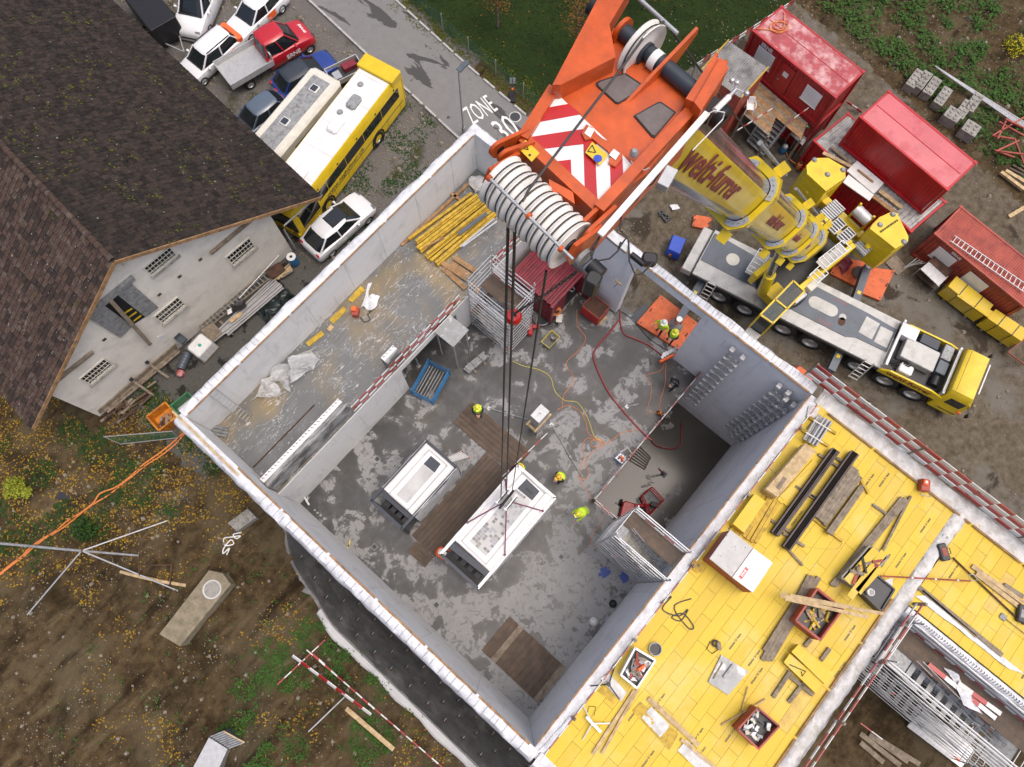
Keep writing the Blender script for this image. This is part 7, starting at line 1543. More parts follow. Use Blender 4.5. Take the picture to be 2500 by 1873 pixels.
# ---------------------------------------------------------------- timber landing with stairs beside the office
t=thing('timber_landing','brown timber landing with steel stair at the office door','landing',at('e',520,690,0));o=Vector(t.location);LZ=2.6
A,B_,C_=at('e',265,840,LZ),at('e',395,520,LZ),at('e',720,800,LZ);u=(C_-B_).xy;v=(A-B_).xy
ux=Vector((*u.normalized(),0));vx=Vector((*v.normalized(),0));nb=13;lw=2.6
for i in range(nb): s0=B_+ux*0+vx*(lw*(i+.5)/nb);MB().bar(s0-o,s0+ux*4.0-o if i < 6 else s0+ux*2.0-o,lw/nb-.012,.05).build('board','timber' if i % 3 else 'timber_grey',t)
for f,g in ((0,0),(0,1),(.5,1),(1,0),(1,.45)): p=B_+ux*4*f+vx*lw*g-o;MB().bb((p.x-.06,p.y-.06,0),(p.x+.06,p.y+.06,LZ-.03)).build('post','timber_grey',t)
st=thing('steel_stair','galvanised steel stair with grid treads below the landing','stair',at('e',465,860,0));o=Vector(st.location)
s1,s2=at('e',485,715,2.5),at('e',600,800,2.5);e1,e2=at('e',335,905,.3),at('e',440,1000,.3)
for i in range(9): f=i/8;a,b_=s1.lerp(e1,f)-o,s2.lerp(e2,f)-o;MB().bar(a,b_,.24,.04).build('tread','galv_dull',st)
for a,b_ in ((s1,e1),(s2,e2)):
    MB().bar(a-o,b_-o,.05,.2).build('stringer','galv',st)
    for hh in (.5,1.): MB().tube(a-o+Vector((0,0,hh)),b_-o+Vector((0,0,hh)),.024,6).build('handrail','galv',st)
    for f in (0,.5,1): p=a.lerp(b_,f)-o;MB().tube(p,p+Vector((0,0,1.)),.022,6).build('rail_post','galv',st)
rw(at('e',265,845,3.5),at('e',490,705,3.5),.03,.13,.4,None,0,label='red white rail on the landing left of the stair',cat='barrier');rw(at('e',600,790,3.5),at('e',725,700,3.5),.03,.13,.4,None,1,label='red white rail on the landing right of the stair',cat='barrier')
# shed roof beside the landing
t=thing('lean_to_shed','small shed with grey corrugated roof at the lawn edge','shed',(30.15,8.95,0));mat('tin_roof',(.27,.265,.255),.45,.5,var=.3,scale=1.5,c2=(.13,.125,.12),t=(.5,.65))
corr(-1.4,1.4,22,.04,lambda u,d,e: ((-1.25 if e==0 else 1.25),u,4.75+d+(.18 if e else 0))).build('roof','tin_roof',t)
MB().bb((-1.2,-1.36,0),(1.2,-1.3,4.72)).build('side_wall','red_brick',t);MB().bb((-1.24,-1.3,0),(-1.18,1.3,4.72)).build('front_wall','red_brick',t)
for y in (-1.4,1.4): MB().bar((-1.27,y,4.82),(1.27,y,5.0),.06,.12).build('roof_edge','yellow_timber',t)
# white plastic chair
t=thing('plastic_chair','white plastic garden chair on the timber landing','chair',at('e',335,720,LZ+.03),math.radians(215));MB().cham((0,0,.43),(.46,.46,.04),.04).build('seat','white_paint',t)
MB().add([(-.22,-.2,.45),(-.22,.2,.45),(-.32,.19,.88),(-.32,-.19,.88),(-.25,-.2,.45),(-.25,.2,.45),(-.35,.19,.88),(-.35,-.19,.88)],[(0,1,2,3),(7,6,5,4),(0,3,7,4),(1,5,6,2),(2,6,7,3)]).build('backrest','white_paint',t)
for sx_ in (-1,1):
    for sy_ in (-1,1): MB().bar((sx_*.19,sy_*.2,.42),(sx_*.24,sy_*.25,0),.05,.05).build('leg','white_paint',t)
for sy_ in (-1,1): MB().path([(-.28,sy_*.24,.66),(.1,sy_*.26,.66),(.2,sy_*.25,.6),(.2,sy_*.23,.43)],.025,6).build('armrest','white_paint',t,True)
t=thing('notice_board','notice table with pinned sheets below the office','notice board',at('C',480,430,0));o=Vector(t.location);prism_at('C',[(410,400),(460,340),(560,425),(505,490)],1.3,1.25,'board','galv',t,o)
rnd=random.Random(3)
for i in range(9): x,y=430+(i % 3)*35+rnd.uniform(-4,4)+(i//3)*14,395+(i % 3)*28-(i//3)*18;prism_at('C',[(x,y),(x+12,y-14),(x+26,y-3),(x+14,y+11)],1.312,1.305,'sheet',rnd.choice(['white_dirty','dark_grey','galv_dull','white_paint']),t,o)
for x,y in ((410,400),(505,490),(560,425)): p=at('C',x,y,1.25)-o;MB().bar((p.x,p.y,0),(p.x,p.y,1.25),.07,.07).build('leg','timber_grey',t)
t=thing('emergency_sign','green emergency exit sign on the lower office front','sign',at('C',537,340,2.3));MB().box((0,0,0),(.35,.35,.02),R3(0,.3,.3)).build('plate','green_paint',t);MB().box((0,0,.02),(.18,.1,.012),R3(0,.3,.9)).build('symbol','white_paint',t)
t=thing('gas_bottle','orange gas bottle beside the lower red container','gas bottle',at('C',465,670,0));MB().lathe([(1e-3,.62),(.05,.62),(.06,.55),(.15,.48),(.16,.1),(.13,0),(1e-3,0)],n=18).build('bottle','hose_orange',t,True);MB().lathe([(.05,.58),(.09,.6),(.09,.7),(.05,.7)],n=12).build('collar','rust',t)
coil('orange hose from the gas bottle','C',[(465,640),(430,620),(400,590),(380,545)],.05,.03,'hose_orange','hose','hose')
t=thing('vacuum_cleaner','blue wet vacuum below the landing stair','vacuum',at('C',345,545,0));MB().lathe([(1e-3,.6),(.15,.58),(.2,.45),(.22,.1),(.15,0)],n=18).build('drum','blue_paint',t,True);MB().lathe([(1e-3,.75),(.14,.72),(.18,.6)],n=18).build('lid','galv',t,True)
t=thing('wheelbarrow_tray','black tray lying near the landing stair','tray',at('C',330,655,.05));o=Vector(t.location);prism_at('C',[(280,615),(320,605),(375,690),(350,705)],.18,.03,'tray','dark_grey',t,o);MB().bar(at('C',360,632,.3)-o,at('C',420,565,.3)-o,.05,.05).build('pole','white_paint',t)
# barrier along the lawn
bl_=thing('safety_barrier','long red white barrier between the lawn and the office containers','barrier',at('e',0,415,0));o=Vector(bl_.location);a,b_=at('e',0,415,1.1)-o,at('e',640,-5,1.1)-o
for zz in (0,-.3): rw(a+Vector((0,0,zz)),b_+Vector((0,0,zz)),.03,.12,.6,bl_,0)
for i in range(8): p=a.lerp(b_,i/7);MB().bb((p.x-.03,p.y-.03,-.05),(p.x+.03,p.y+.03,p.z+.06)).build('post','galv',bl_)
rw(at('C',850,155,1.1),at('C',965,235,1.1),.04,.14,.35,None,1,label='short red white board between the two red container stacks',cat='barrier')
# ---------------------------------------------------------------- concrete blocks
bmesh_=MB().cham((0,0,.3),(1.5,.62,.6),.02).mesh('block_body','concrete_old');bmesh2=MB().cham((0,0,.36),(.95,.95,.72),.02).mesh('block_body','concrete_old')
stud=MB().lathe([(1e-3,.06),(.09,.06),(.11,0)],n=8).mesh('stud','concrete_old')
bd=at('e',1455,420,.6)-at('e',1395,500,.6);ba=math.atan2(bd.y,bd.x)
for i,(x,y,ln,lab) in enumerate(((1420,505,0,'leftmost of the grey concrete blocks near the weeds'),(1470,515,0,'second concrete block from the left in the upper row'),(1530,555,0,'third concrete block from the left in the upper row'),(1600,620,0,'right concrete block of the upper row, set lower'),(1660,745,1,'square concrete block at the left of the lower group'),(1735,705,0,'upper concrete block of the lower group'),(1800,660,0,'rearmost concrete block near the lattice steel'),(1775,835,1,'lowest square concrete block near the shrubs'))):
    p=at('e',x,y,.6);t=thing('concrete_block',lab,'block',(p.x,p.y,0),ba+(.0 if i < 5 else PI/2*0),'grey concrete blocks by the weeds');put('body',bmesh2 if ln else bmesh_,t)
    for a in range(2):
        for q in range(3 if ln else 4): put('stud',stud,t,loc=((-.3+q*.3,-.2+a*.4,.72) if ln else (-.52+q*.35,-.14+a*.28,.6)))
# galvanised lattice stack and red lattice mast
t=thing('lattice_girder_stack','long stack of galvanised lattice girders in the weeds','girders',at('e',1560,430,0));o=Vector(t.location)
for i in range(4):
    a,b_=at('e',1545+i*16,428+i*13,.5)-o,at('e',2121+i*10,790+i*22,.5)-o
    MB().tube(a,b_,.04,6).build('chord','galv',t)
a,b_=at('e',1545,428,.5)-o,at('e',2121,790,.5)-o;c_,d_=at('e',1593,467,.5)-o,at('e',2151,856,.5)-o
for i in range(46): f=i/46;MB().tube(a.lerp(b_,f),c_.lerp(d_,f+.5/46),.022,5).build('lacing','galv',t);MB().tube(c_.lerp(d_,f+.5/46),a.lerp(b_,f+1/46),.022,5).build('lacing','galv',t)
t=thing('lattice_mast','red lattice mast section at the right picture edge','mast',at('e',2000,900,0));o=Vector(t.location)
for x0,y0,x1,y1,z_ in ((1915,880,2121,760,.9),(2000,770,2121,830,1.2),(1915,880,2060,900,.5),(1930,975,2121,1000,.9),(1930,975,2060,1020,.3),(1960,790,2121,880,.4),(1940,980,2090,910,1.2),(2010,770,1950,900,.9),(2060,900,2121,1060,.5)): MB().bar(at('e',x0,y0,z_)-o,at('e',x1,y1,z_)-o,.09,.09).build('member','red_brick',t)
for lab,a,b_ in (('upper timber beam in the weeds at the right edge',(1970,1115),(2121,1228)),('lower timber beam in the weeds at the right edge',(2000,1105),(2125,1180)),('pale timber beam near the gravel at the right edge',(2020,1405),(2121,1345))): tag(MB().bar(at('e',*a,.15),at('e',*b_,.15),.22,.16).build('timber_beam','timber_pale'),lab,'timber')
t=thing('pallet_boards','dark weathered boards under the red mast','boards',at('e',2060,1080,0));o=Vector(t.location)
for i in range(6): MB().bar(at('e',2005+i*22,1105-i*18,.1)-o,at('e',2100+i*22,1150-i*14,.1)-o,.14,.05).build('board','timber_dark',t)
# ---------------------------------------------------------------- outrigger pads and yard items
def pad(label,pts,th=.2):
    P_=[at(k,x,y,th) for k,x,y in pts];c=sum(P_,Vector())/4;t=thing('outrigger_pad',label,'pad',(c.x,c.y,0));q=[(p.x-c.x,p.y-c.y) for p in P_]
    MB().prism(q,.02,th).build('plate','pad_orange',t)
    for i in (0,2): m=Vector(q[i]).lerp(Vector(q[(i+1) % 4]),.5);MB().box((m.x*.9,m.y*.9,th+.012),(.25,.08,.02)).build('grip','rust',t)
    for i in range(4): MB().disc((q[i][0]*.86,q[i][1]*.86,th+.002),.05,.01,n=10).build('pad_hole','dark_grey',t)
pad('orange outrigger pad where the two men stand in the wall opening',[('s',1180,1215),('s',850,1590),('w',870,575),('w',1125,215)])
pad('orange outrigger pad with dark sling heap behind the crane',[('g',1010,750),('g',1060,655),('g',1235,690),('g',1165,830)]);pad('larger orange outrigger pad beside the brown plate behind the crane',[('g',1180,860),('g',1240,715),('g',1385,735),('g',1300,908)]);pad('orange outrigger pad half hidden below the boom',[('g',213,478),('g',225,412),('g',330,430),('g',300,495)]);pad('orange outrigger pad at the outer foot of the wall',[('r',770,265),('r',820,220),('r',1065,405),('r',1010,465)])
crumple('dark purple sling heap on the orange pad',[(1050,690),(1110,655),(1135,700),(1080,765)],'g',.22,'maroon',.12,10,31,'sling_heap','slings')
tag(prism_at('g',[(1330,690),(1385,640),(1460,720),(1400,760)],.06,.0,'ground_plate','timber_grey'),'brown timber ground plate beside the larger orange pad','plate')
tag(prism_at('w',[(225,130),(390,-40),(470,10),(300,195)],.06,.01,'rubber_mat','anthracite'),'dark grey mat beside the orange pad in the opening','mat')
t=thing('pallet_truck','blue tarpaulin load on an orange pallet truck in the yard','pallet truck',at('s',1400,540,0));o=Vector(t.location);q=[at('s',x,y,.8)-o for x,y in ((1270,600),(1345,395),(1530,455),(1440,675))];c=sum(q,Vector())/4
MB().loft([[(c.x+(p.x-c.x)*s_,c.y+(p.y-c.y)*s_,z) for p in q] for s_,z in ((1.05,.12),(1.0,.7),(.9,.8))]).build('tarpaulin','blue_tarp',t,True);a,b_=at('s',1340,640,.3)-o,at('s',1300,740,.5)-o
MB().cham(a,(.5,.5,.3),.06,R3(0,0,.6)).build('truck_body','hose_orange',t);MB().bar(a,b_,.08,.06).build('handle','black',t);MB().lathe([(.05,-.05),(.1,0),(.05,.05)],b_,n=10).build('grip','black',t)
t=thing('survey_stand','black steel stand with white sheet on the yard ground','stand',at('s',1225,160,0));o=Vector(t.location)
for a,b_ in (((1150,100),(1260,230)),((1190,80),(1300,200)),((1160,150),(1230,95)),((1210,200),(1290,140)),((1240,230),(1310,190))): MB().bar(at('s',*a,.1)-o,at('s',*b_,.1)-o,.1,.08).build('bar','dark_grey',t)
crumple('white plastic sack on the yard ground below the boom',[(1290,10),(1400,0),(1430,50),(1330,90)],'s',.0,'membrane',.12,9,33)
for lab,pts in (('coiled rope left of the blue tarpaulin',[(760,450),(800,440),(840,480),(860,520),(820,500),(780,460),(750,480),(800,520),(860,570)]),('coiled rope at the outer wall foot',[(600,350),(650,330),(690,350),(660,380),(610,370),(640,340),(690,360)])): coil(lab,'s',pts,.02,.025,'timber_grey','rope_coil','rope')
# ---------------------------------------------------------------- gear in the basement and on the hall floor
def girder(label,x,y0,y1,z0,z1):
    t=thing('wall_girder',label,'girder',(x,(y0+y1)/2,z0));h=z1-z0;w_=(y1-y0)/2
    for s_ in (-1,1):
        MB().bb((-.06,s_*w_-.05,0),(.06,s_*w_+.05,h)).build('rail','galv',t);MB().cham((.1,s_*w_,h+.1),(.3,.25,.3),.03).build('head_plate','alu',t)
    n_=int(h/.75)
    for i in range(n_):
        z=h*i/n_
        MB().bar((-.08,-w_,z+.1),(-.08,w_,z+.1),.08,.08).build('cross_bar','alu',t)
        for k in range(4): a=(-.08,-w_+k*w_*.5,z+.2+(.4 if k % 2 else 0));b_=(-.08,-w_+(k+1)*w_*.5,z+.2+(0 if k % 2 else .4));MB().bar(a,b_,.05,.05).build('spring_brace','alu',t)
        for s_ in (-1,1): MB().cham((-.1,s_*w_,z+.1),(.16,.2,.16),.03).build('coupler','alu',t)
girder('silver lattice wall girder left of the orange pad opening',15.75,-1.55,-.92,-2.6,6.);
girder('left of the paired silver wall girders in the basement corner',15.75,-4.25,-3.72,-2.6,6.);girder('right of the paired silver wall girders in the basement corner',15.6,-4.85,-4.4,-2.6,5.6)
t=thing('girder_leg','blue tipped steel leg standing out from the wall girder','steel tube',at('w',1120,1255,-3.));o=Vector(t.location);b_=at('w',1400,1470,-3.)-o;MB().tube((0,0,0),b_,.05,8).build('tube','galv',t,True);MB().tube(b_*.93,b_,.08,8).build('tip','blue_paint',t)
# red boom lift on the basement floor
t=thing('boom_lift','red articulated work platform on the basement floor','lift',(8.7,-2.9,-5.4),math.radians(24))
a=at('t',640,610,-4.9)-Vector(t.location)
BL=[at('t',x,y,-4.3)-Vector(t.location) for x,y in ((935,335),(1060,215),(1225,390),(1045,575))];Ri=Matrix.Rotation(-math.radians(24),3,'Z');BL=[Ri@p for p in BL]
for z_ in (1.1,.65,.2):
    zz=z_
    for p,q in zip(BL,BL[1:]+BL[:1]): MB().tube((p.x,p.y,zz),(q.x,q.y,zz),.035,8).build('basket_rail','red_bright',t)
for p in BL: MB().tube((p.x,p.y,.15),(p.x,p.y,1.1),.035,8).build('basket_post','red_bright',t)
MB().prism([(p.x,p.y) for p in BL],.12,.16).build('basket_floor','galv_dull',t);c=sum(BL,Vector())/4
MB().cham((c.x-.25,c.y-.25,.75),(.3,.5,.35),.04).build('control_box','black',t)
bd_=Ri@(at('t',720,560,-4.8)-Vector(t.location));MB().cham((bd_.x,bd_.y,.45),(1.3,.75,.5),.1).build('body','red_bright',t);MB().bar((bd_.x+.4,bd_.y,.6),(c.x-.3,c.y,.4),.18,.2).build('arm','red_bright',t)
for sx_ in (-1,1):
    for sy_ in (-1,1): wheel(t,bd_.x+sx_*.55,bd_.y+sy_*.45,.2,.16)
prism=thing('steel_prop','orange leaning prop with square foot on the basement floor','prop',at('t',1215,45,-5.4));o=Vector(prism.location);MB().box((0,0,.01),(.35,.35,.02)).build('foot','anthracite',prism);MB().tube((0,0,.02),at('t',1150,-30,-3.6)-o,.05,8).build('tube','red_brick',prism,True)
t=thing('steel_ladder','dark steel ladder lying on the basement floor','ladder',at('j',1960,490,-5.3));o=Vector(t.location);a0,a1,b0,b1=[at('j',x,y,-5.3)-o for x,y in ((1900,480),(2000,540),(1960,380),(2040,460))]
for a,b_ in ((a0,b0),(a1,b1)): MB().bar(a,b_,.06,.06).build('stile','steel_dark',t)
for i in range(7): f=i/6;MB().bar(a0.lerp(b0,f),a1.lerp(b1,f),.04,.04).build('rung','steel_dark',t)
# hoses and cables
coil('yellow hose winding from the stair tower across the floor','h',[(895,1100),(960,1130),(1060,1155),(1130,1200),(1160,1290),(1220,1345),(1290,1355),(1340,1410),(1380,1500),(1400,1560),(1450,1600)],.0,.022,'hose_yellow','hose','hose')
coil('thick red hose running from the soil edge to the basement','h',[(1560,840),(1500,920),(1430,1000),(1400,1060),(1415,1130),(1490,1290),(1600,1430),(1720,1560),(1760,1590)],.0,.05,'hose_red','hose','hose')
coil('red hose branching along the soil edge to the grey panel','h',[(1570,790),(1565,850),(1590,930),(1650,960),(1740,1000),(1830,1070)],.0,.045,'hose_red','hose','hose')
coil('orange cable from the maroon container curving across the floor','h',[(1295,780),(1300,880),(1350,960),(1300,1040),(1235,1100),(1240,1150),(1275,1200),(1260,1250),(1215,1310),(1205,1380)],.0,.018,'hose_orange')
coil('orange cable tangle beside the duct box','j',[(1410,140),(1480,110),(1560,150),(1600,220),(1620,300),(1700,350),(1720,370),(1650,390),(1640,350),(1700,340),(1740,370),(1820,310),(1900,280),(1960,275)],.0,.018,'hose_orange')
coil('orange cable loop near the worker with ochre helmet','j',[(1720,375),(1620,330),(1580,380),(1590,450),(1560,560),(1560,600),(1600,610),(1620,560),(1600,500),(1640,430),(1720,380)],.0,.018,'hose_orange')
coil('thin orange cable running to the basement corner','j',[(1550,580),(1580,640),(1630,720),(1640,760)],.0,.014,'hose_orange')
coil('orange cable beside the lower stair tower','j',[(1710,840),(1715,900),(1660,960),(1635,1020),(1650,1070)],.0,.014,'hose_orange')
coil('orange cable from the grey panel to the reel','w',[(690,740),(690,900),(680,1050),(620,1250),(600,1400)],.0,.018,'hose_orange')
coil('thin orange cable loop left of the reel','w',[(670,760),(620,860),(440,910),(430,960),(500,1080),(480,1240),(450,1350),(470,1430),(560,1410)],.0,.014,'hose_orange')
coil('dark red hose hanging into the basement','h',[(1760,1590),(1790,1625),(1880,1645),(1940,1620),(1945,1540),(1950,1480)],-5.3,.04,'hose_red','hose','hose')
coil('black cable lying along the soil edge','w',[(40,30),(200,130),(350,290),(480,430),(640,540),(740,600)],.02,.02,'black')
t=thing('cable_reel','orange cable reel near the basement barrier','cable reel',at('w',595,1460,0));MB().lathe([(.06,.0),(.17,.0),(.17,.02),(.1,.04),(.1,.16),(.17,.18),(.17,.2),(.06,.2)],(0,0,.18),(1,.3,0),18).build('drum','hose_orange',t,True);MB().path([(-.1,-.15,.02),(-.1,-.15,.4),(.1,.15,.4),(.1,.15,.02)],.015,5).build('frame','black',t)
# metal trough panels at the soil edge
t=thing('grating_panel','grey ribbed panel on an orange beam at the soil edge','panel',at('w',745,640,0));o=Vector(t.location)
for i in range(6): MB().bar(at('w',640+i*35,690-i*24,.75)-o,at('w',680+i*33,610-i*13,.85)-o,.14,.04).build('slat','galv',t)
MB().bar(at('w',610,742,.5)-o,at('w',800,645,.5)-o,.12,.3).build('beam','hi_vis_orange',t)
t=thing('lamp_stand','thin dark stand with bent foot on the hall floor','stand',at('w',485,745,0));o=Vector(t.location);MB().tube((0,0,.03),at('w',545,545,.9)-o,.02,6).build('pole','galv_dull',t);MB().cham((0,0,.03),(.3,.12,.05),.02,R3(0,0,.8)).build('foot','dark_grey',t)
t=thing('tool_trolley','blue tray trolley with tools beside the basement edge','trolley',at('j',1850,450,0));o=Vector(t.location);prism_at('j',[(1795,465),(1835,425),(1885,470),(1845,510)],.45,.35,'tray','blue_paint',t,o);prism_at('j',[(1800,465),(1835,432),(1880,470),(1845,505)],.47,.455,'lining','alu',t,o)
MB().path([at('j',x,y,.8)-o for x,y in ((1835,425),(1885,395),(1915,440),(1885,470))],.025,6).build('handle','galv',t);clutter(t,[at('j',x,y,.45)-o for x,y in ((1810,465),(1840,432),(1880,470),(1845,500))],None,.5,8,['red_bright','dark_grey','galv','hi_vis_orange'],.08,.25,8)
for x,y in ((1800,465),(1845,505),(1835,430),(1880,470)): p=at('j',x,y,.35)-o;MB().tube((p.x,p.y,0),(p.x,p.y,.35),.02,6).build('leg','galv',t)
# push-pull props on the floor
for lab,a,b_,k in (('long grey push pull prop lying near the duct box',(1370,240),(1575,590),'j'),('thin grey prop lying left of the duct box',(950,130),(1210,205),'j'),('silver tube lying on the pale floor patch',(1880,118),(1960,100),'j')):
    t=thing('floor_prop',lab,'prop',at(k,*a,.05));o=Vector(t.location);q=at(k,*b_,.05)-o;MB().tube((0,0,0),q,.04,8).build('tube','galv_dull',t,True);MB().tube(q*.6,q*.64,.07,8).build('collar','galv',t);MB().box((0,0,-.02),(.2,.2,.03)).build('foot','galv',t)
# leaning guide rail from the duct box to the hidden worker
rw(at('j',1340,300,1.0),at('j',1040,590,1.3),.04,.1,.5,None,0,label='red white lath running from the duct box to the lifted module',cat='lath')
t=thing('step_ladder','aluminium step ladder leaning on the standing white module','ladder',at('j',840,470,0));o=Vector(t.location);a0,a1,b0,b1=at('j',820,460,.02)-o,at('j',760,420,.02)-o,at('j',690,500,2.2)-o,at('j',640,470,2.2)-o
for a,b_ in ((a0,b0),(a1,b1)): MB().bar(a,b_,.05,.07).build('stile','alu',t)
for i in range(9): f=(i+.5)/9;MB().bar(a0.lerp(b0,f),a1.lerp(b1,f),.06,.03).build('tread','alu',t)
for p in (a0,a1): MB().box(p,(.1,.08,.05)).build('foot','hi_vis_orange',t)
# small things by the maroon container
t=thing('hose_reel','orange hose coil hung on the maroon container','hose reel',at('u',1280,1080,1.2));MB().lathe([(.16,-.08),(.28,-.06),(.3,0),(.28,.06),(.16,.08)],(0,0,0),(-.5,-1,.5),20,True).build('coil','hose_orange',t,True);MB().lathe([(.04,-.05),(.16,0),(.04,.05)],(0,0,0),(-.5,-1,.5),10).build('hub','dark_grey',t)
t=thing('wire_coil','grey wire hoop coil beside the stair tower','coil',at('u',1130,1150,.1))
for i in range(3): MB().lathe([(.42+i*.03,-.02),(.45+i*.03,0),(.42+i*.03,.02)],(0,0,.03+i*.04),(.05*i,.1,1),24,True).build('loop','galv_dull',t,True)
t=thing('folding_stool','small white step stool near the hose coil','stool',at('u',1300,1180,0));o=Vector(t.location);MB().cham((0,0,.5),(.5,.35,.06),.02,R3(0,0,.6)).build('top','off_white',t)
for a in (-1,1):
    for b_ in (-1,1): MB().bar((a*.15,b_*.12,.48),(a*.25,b_*.2,0),.04,.04).build('leg','galv',t)
t=thing('pump_unit','small red pump between stair tower and container','pump',at('u',1010,1285,0),.7);MB().cham((0,0,.25),(.6,.28,.35),.06).build('motor','red_bright',t);MB().cham((.25,-.3,.2),(.25,.5,.2),.04).build('housing','red_paint',t);MB().path([(.1,.2,.1),(.5,.5,.03),(.9,.2,.03),(.7,-.3,.03)],.03,6).build('hose','hose_red',t,True)
for i,(x,y,m1) in enumerate(((1430,870,'white_dirty'),(1530,900,'off_white'))): t=thing('bucket',('white bucket' if i==0 else 'cream bucket')+' standing inside the maroon container door' if i==0 else 'cream bucket standing between container and black floodlight','bucket',at('u',x,y,.0));MB().lathe([(.13,0),(.16,.34),(.145,.34),(.12,.04),(1e-3,.04)],n=18).build('shell',m1,t,True);MB().lathe([(.16,.33),(.175,.34),(.16,.36)],n=18).build('rim',m1,t)
t=thing('mop','yellow handled squeegee leaning under the loading plate','squeegee',at('i',1640,658,0));o=Vector(t.location);MB().tube((0,0,.05),at('i',1605,490,1.4)-o,.02,6).build('handle','timber_pale',t);MB().cham((0,0,.04),(.3,.1,.06),.02).build('head','white_dirty',t)
t=thing('push_broom','yellow broom leaning on the wall beside the opening','broom',at('s',610,1050,4.6));o=Vector(t.location);MB().cham((0,0,0),(.1,.45,.12),.03,R3(0,0,0)).build('head','timber_pale',t);MB().tube((0,0,0),at('s',545,1110,4.2)-o,.018,6).build('handle','dark_grey',t)
# pipe cross, floor drains, small litter in the pit
t=thing('pipe_cross','white plastic pipe cross at the wall foot','pipe',at('v',1110,935,.3));MB().tube((-.1,.05,-.25),(.12,-.05,.35),.06,12).build('pipe','white_paint',t,True);MB().tube((.0,.3,.0),(-.15,-.3,.1),.055,12).build('pipe','white_paint',t,True);MB().disc((.12,-.05,.35),.045,.01,n=10).build('bore','black',t)
for i,(x,y) in enumerate(((1212,1082),(1248,1118),(1290,1155),(1345,1200))): t=thing('pipe_stub','pale pipe stub in the floor by the wall, number %s from the pipe cross' % ('one','two','three','four')[i],'pipe',at('v',x,y,0),0,'pipe stubs in the floor');MB().lathe([(.05,0),(.06,.1),(.045,.1),(.04,.02),(1e-3,.02)],n=14).build('pipe','concrete',t,True);MB().disc((0,0,.02),.04,.02,n=10).build('plug','concrete_blue',t)
for lab,k,x,y in (('square floor drain near the worker in orange','j',595,1455),('small square floor plate near the long wall','v',2010,1575),('square floor plate below the lifted module','j',1437,1132),('square floor plate near the slab wall foot','v',2050,390)): t=thing('floor_plate',lab,'drain',at(k,x,y,.0),.0);MB().bb((-.14,-.14,.002),(.14,.14,.012)).build('frame','galv_dull',t);MB().bb((-.11,-.11,.0125),(.11,.11,.018)).build('cover','dark_grey',t)
t=thing('spirit_level','yellow and black spirit level at the wall foot','level',at('v',1665,1560,.03),.5);MB().cham((0,0,.03),(.6,.09,.06),.01).build('body','hose_yellow',t);MB().cham((0,0,.062),(.12,.06,.012),.005).build('vial','black',t)
for lab,k,x,y,s_,m_ in (('black bag standing at the foot of the blue grey wall','l',435,397,.28,'black'),('white crumpled sack near the lilac tube','l',352,473,.3,'white_dirty')): t=thing('sack',lab,'bag',at(k,x,y,0));MB().lathe([(1e-3,s_*1.3),(s_*.3,s_*1.25),(s_*.55,s_*.9),(s_*.75,s_*.4),(s_*.6,0)],n=12).build('bag',m_,t,True);MB().lathe([(.03,s_*1.25),(.06,s_*1.4),(.02,s_*1.45)],n=8).build('knot',m_,t)
tag(MB().bar(at('l',365,540,.06),at('l',430,455,.06),.2,.05).build('lilac_profile',mat('lilac',(.42,.42,.66),.4,var=.05)),'lilac plastic profile lying at the wall foot','profile')
for lab,x,y in (('blue paint stain near the lower stair tower',400,265),('darker blue paint stain beside the lower stair tower',485,283)):
    p=at('l',x,y,.004);r_=random.Random(x);t=MB().prism([(p.x+r_.uniform(.18,.4)*math.cos(a),p.y+r_.uniform(.15,.35)*math.sin(a)) for a in [2*PI*i/16 for i in range(16)]],.001,.005).build('paint_stain',mat('blue_stain',(.05,.09,.3),.6,var=.3,scale=8));tag(t,lab,'stain')
# ---------------------------------------------------------------- alley between house and pit
def pz(k,x,y,z=0.): return at(k,x,y,z)
t=thing('barrel','blue plastic barrel with pale lid at the house corner','barrel',pz('A',1085,80));MB().lathe([(1e-3,0),(.27,0),(.29,.1),(.3,.45),(.29,.8),(.28,.85)],n=24).build('drum','blue_paint',t,True);MB().lathe([(.09,.86),(.27,.86),(.28,.84)],n=24).build('lid','white_dirty',t);MB().disc((0,0,.83),.1,.02,n=16).build('opening','black',t)
t=thing('metal_plank_stack','stack of grey scaffold planks lying along the house','steel planks',pz('A',870,300));o=Vector(t.location)
for i,(a,b_) in enumerate((((735,395),(985,155)),((750,400),(1003,168)),((765,405),(1020,180)),((770,412),(1028,192)),((705,440),(850,330)))): MB().bar(pz('A',*a,.25+.05*i)-o,pz('A',*b_,.25+.05*i)-o,.24,.05).build('plank','galv',t);MB().bar(pz('A',*a,.28+.05*i)-o,pz('A',*b_,.28+.05*i)-o,.03,.02).build('plank_groove','rust',t)
for f in (.15,.85): a=Vector((720,415)).lerp(Vector((1010,165)),f);MB().bar(pz('A',a.x-25,a.y-25,.1)-o,pz('A',a.x+35,a.y+35,.1)-o,.14,.18).build('bearer','timber_grey',t)
t=thing('ladder','old wooden ladder lying against the house base','ladder',pz('A',870,190));o=Vector(t.location);a0,a1,b0,b1=[pz('A',x,y,.45)-o for x,y in ((640,375),(940,125),(665,395),(968,152))]
for a,b_ in ((a0,a1),(b0,b1)): MB().bar(a,b_,.06,.08).build('stile','timber_grey',t)
for i in range(18): f=(i+.5)/18;MB().bar(a0.lerp(a1,f),b0.lerp(b1,f),.05,.05).build('rung','galv_dull',t)
tag(MB().tube(pz('A',825,245,.8),pz('A',1010,45,.8),.03,8).build('pole','white_dirty'),'white pole lying over the wooden ladder','pole')
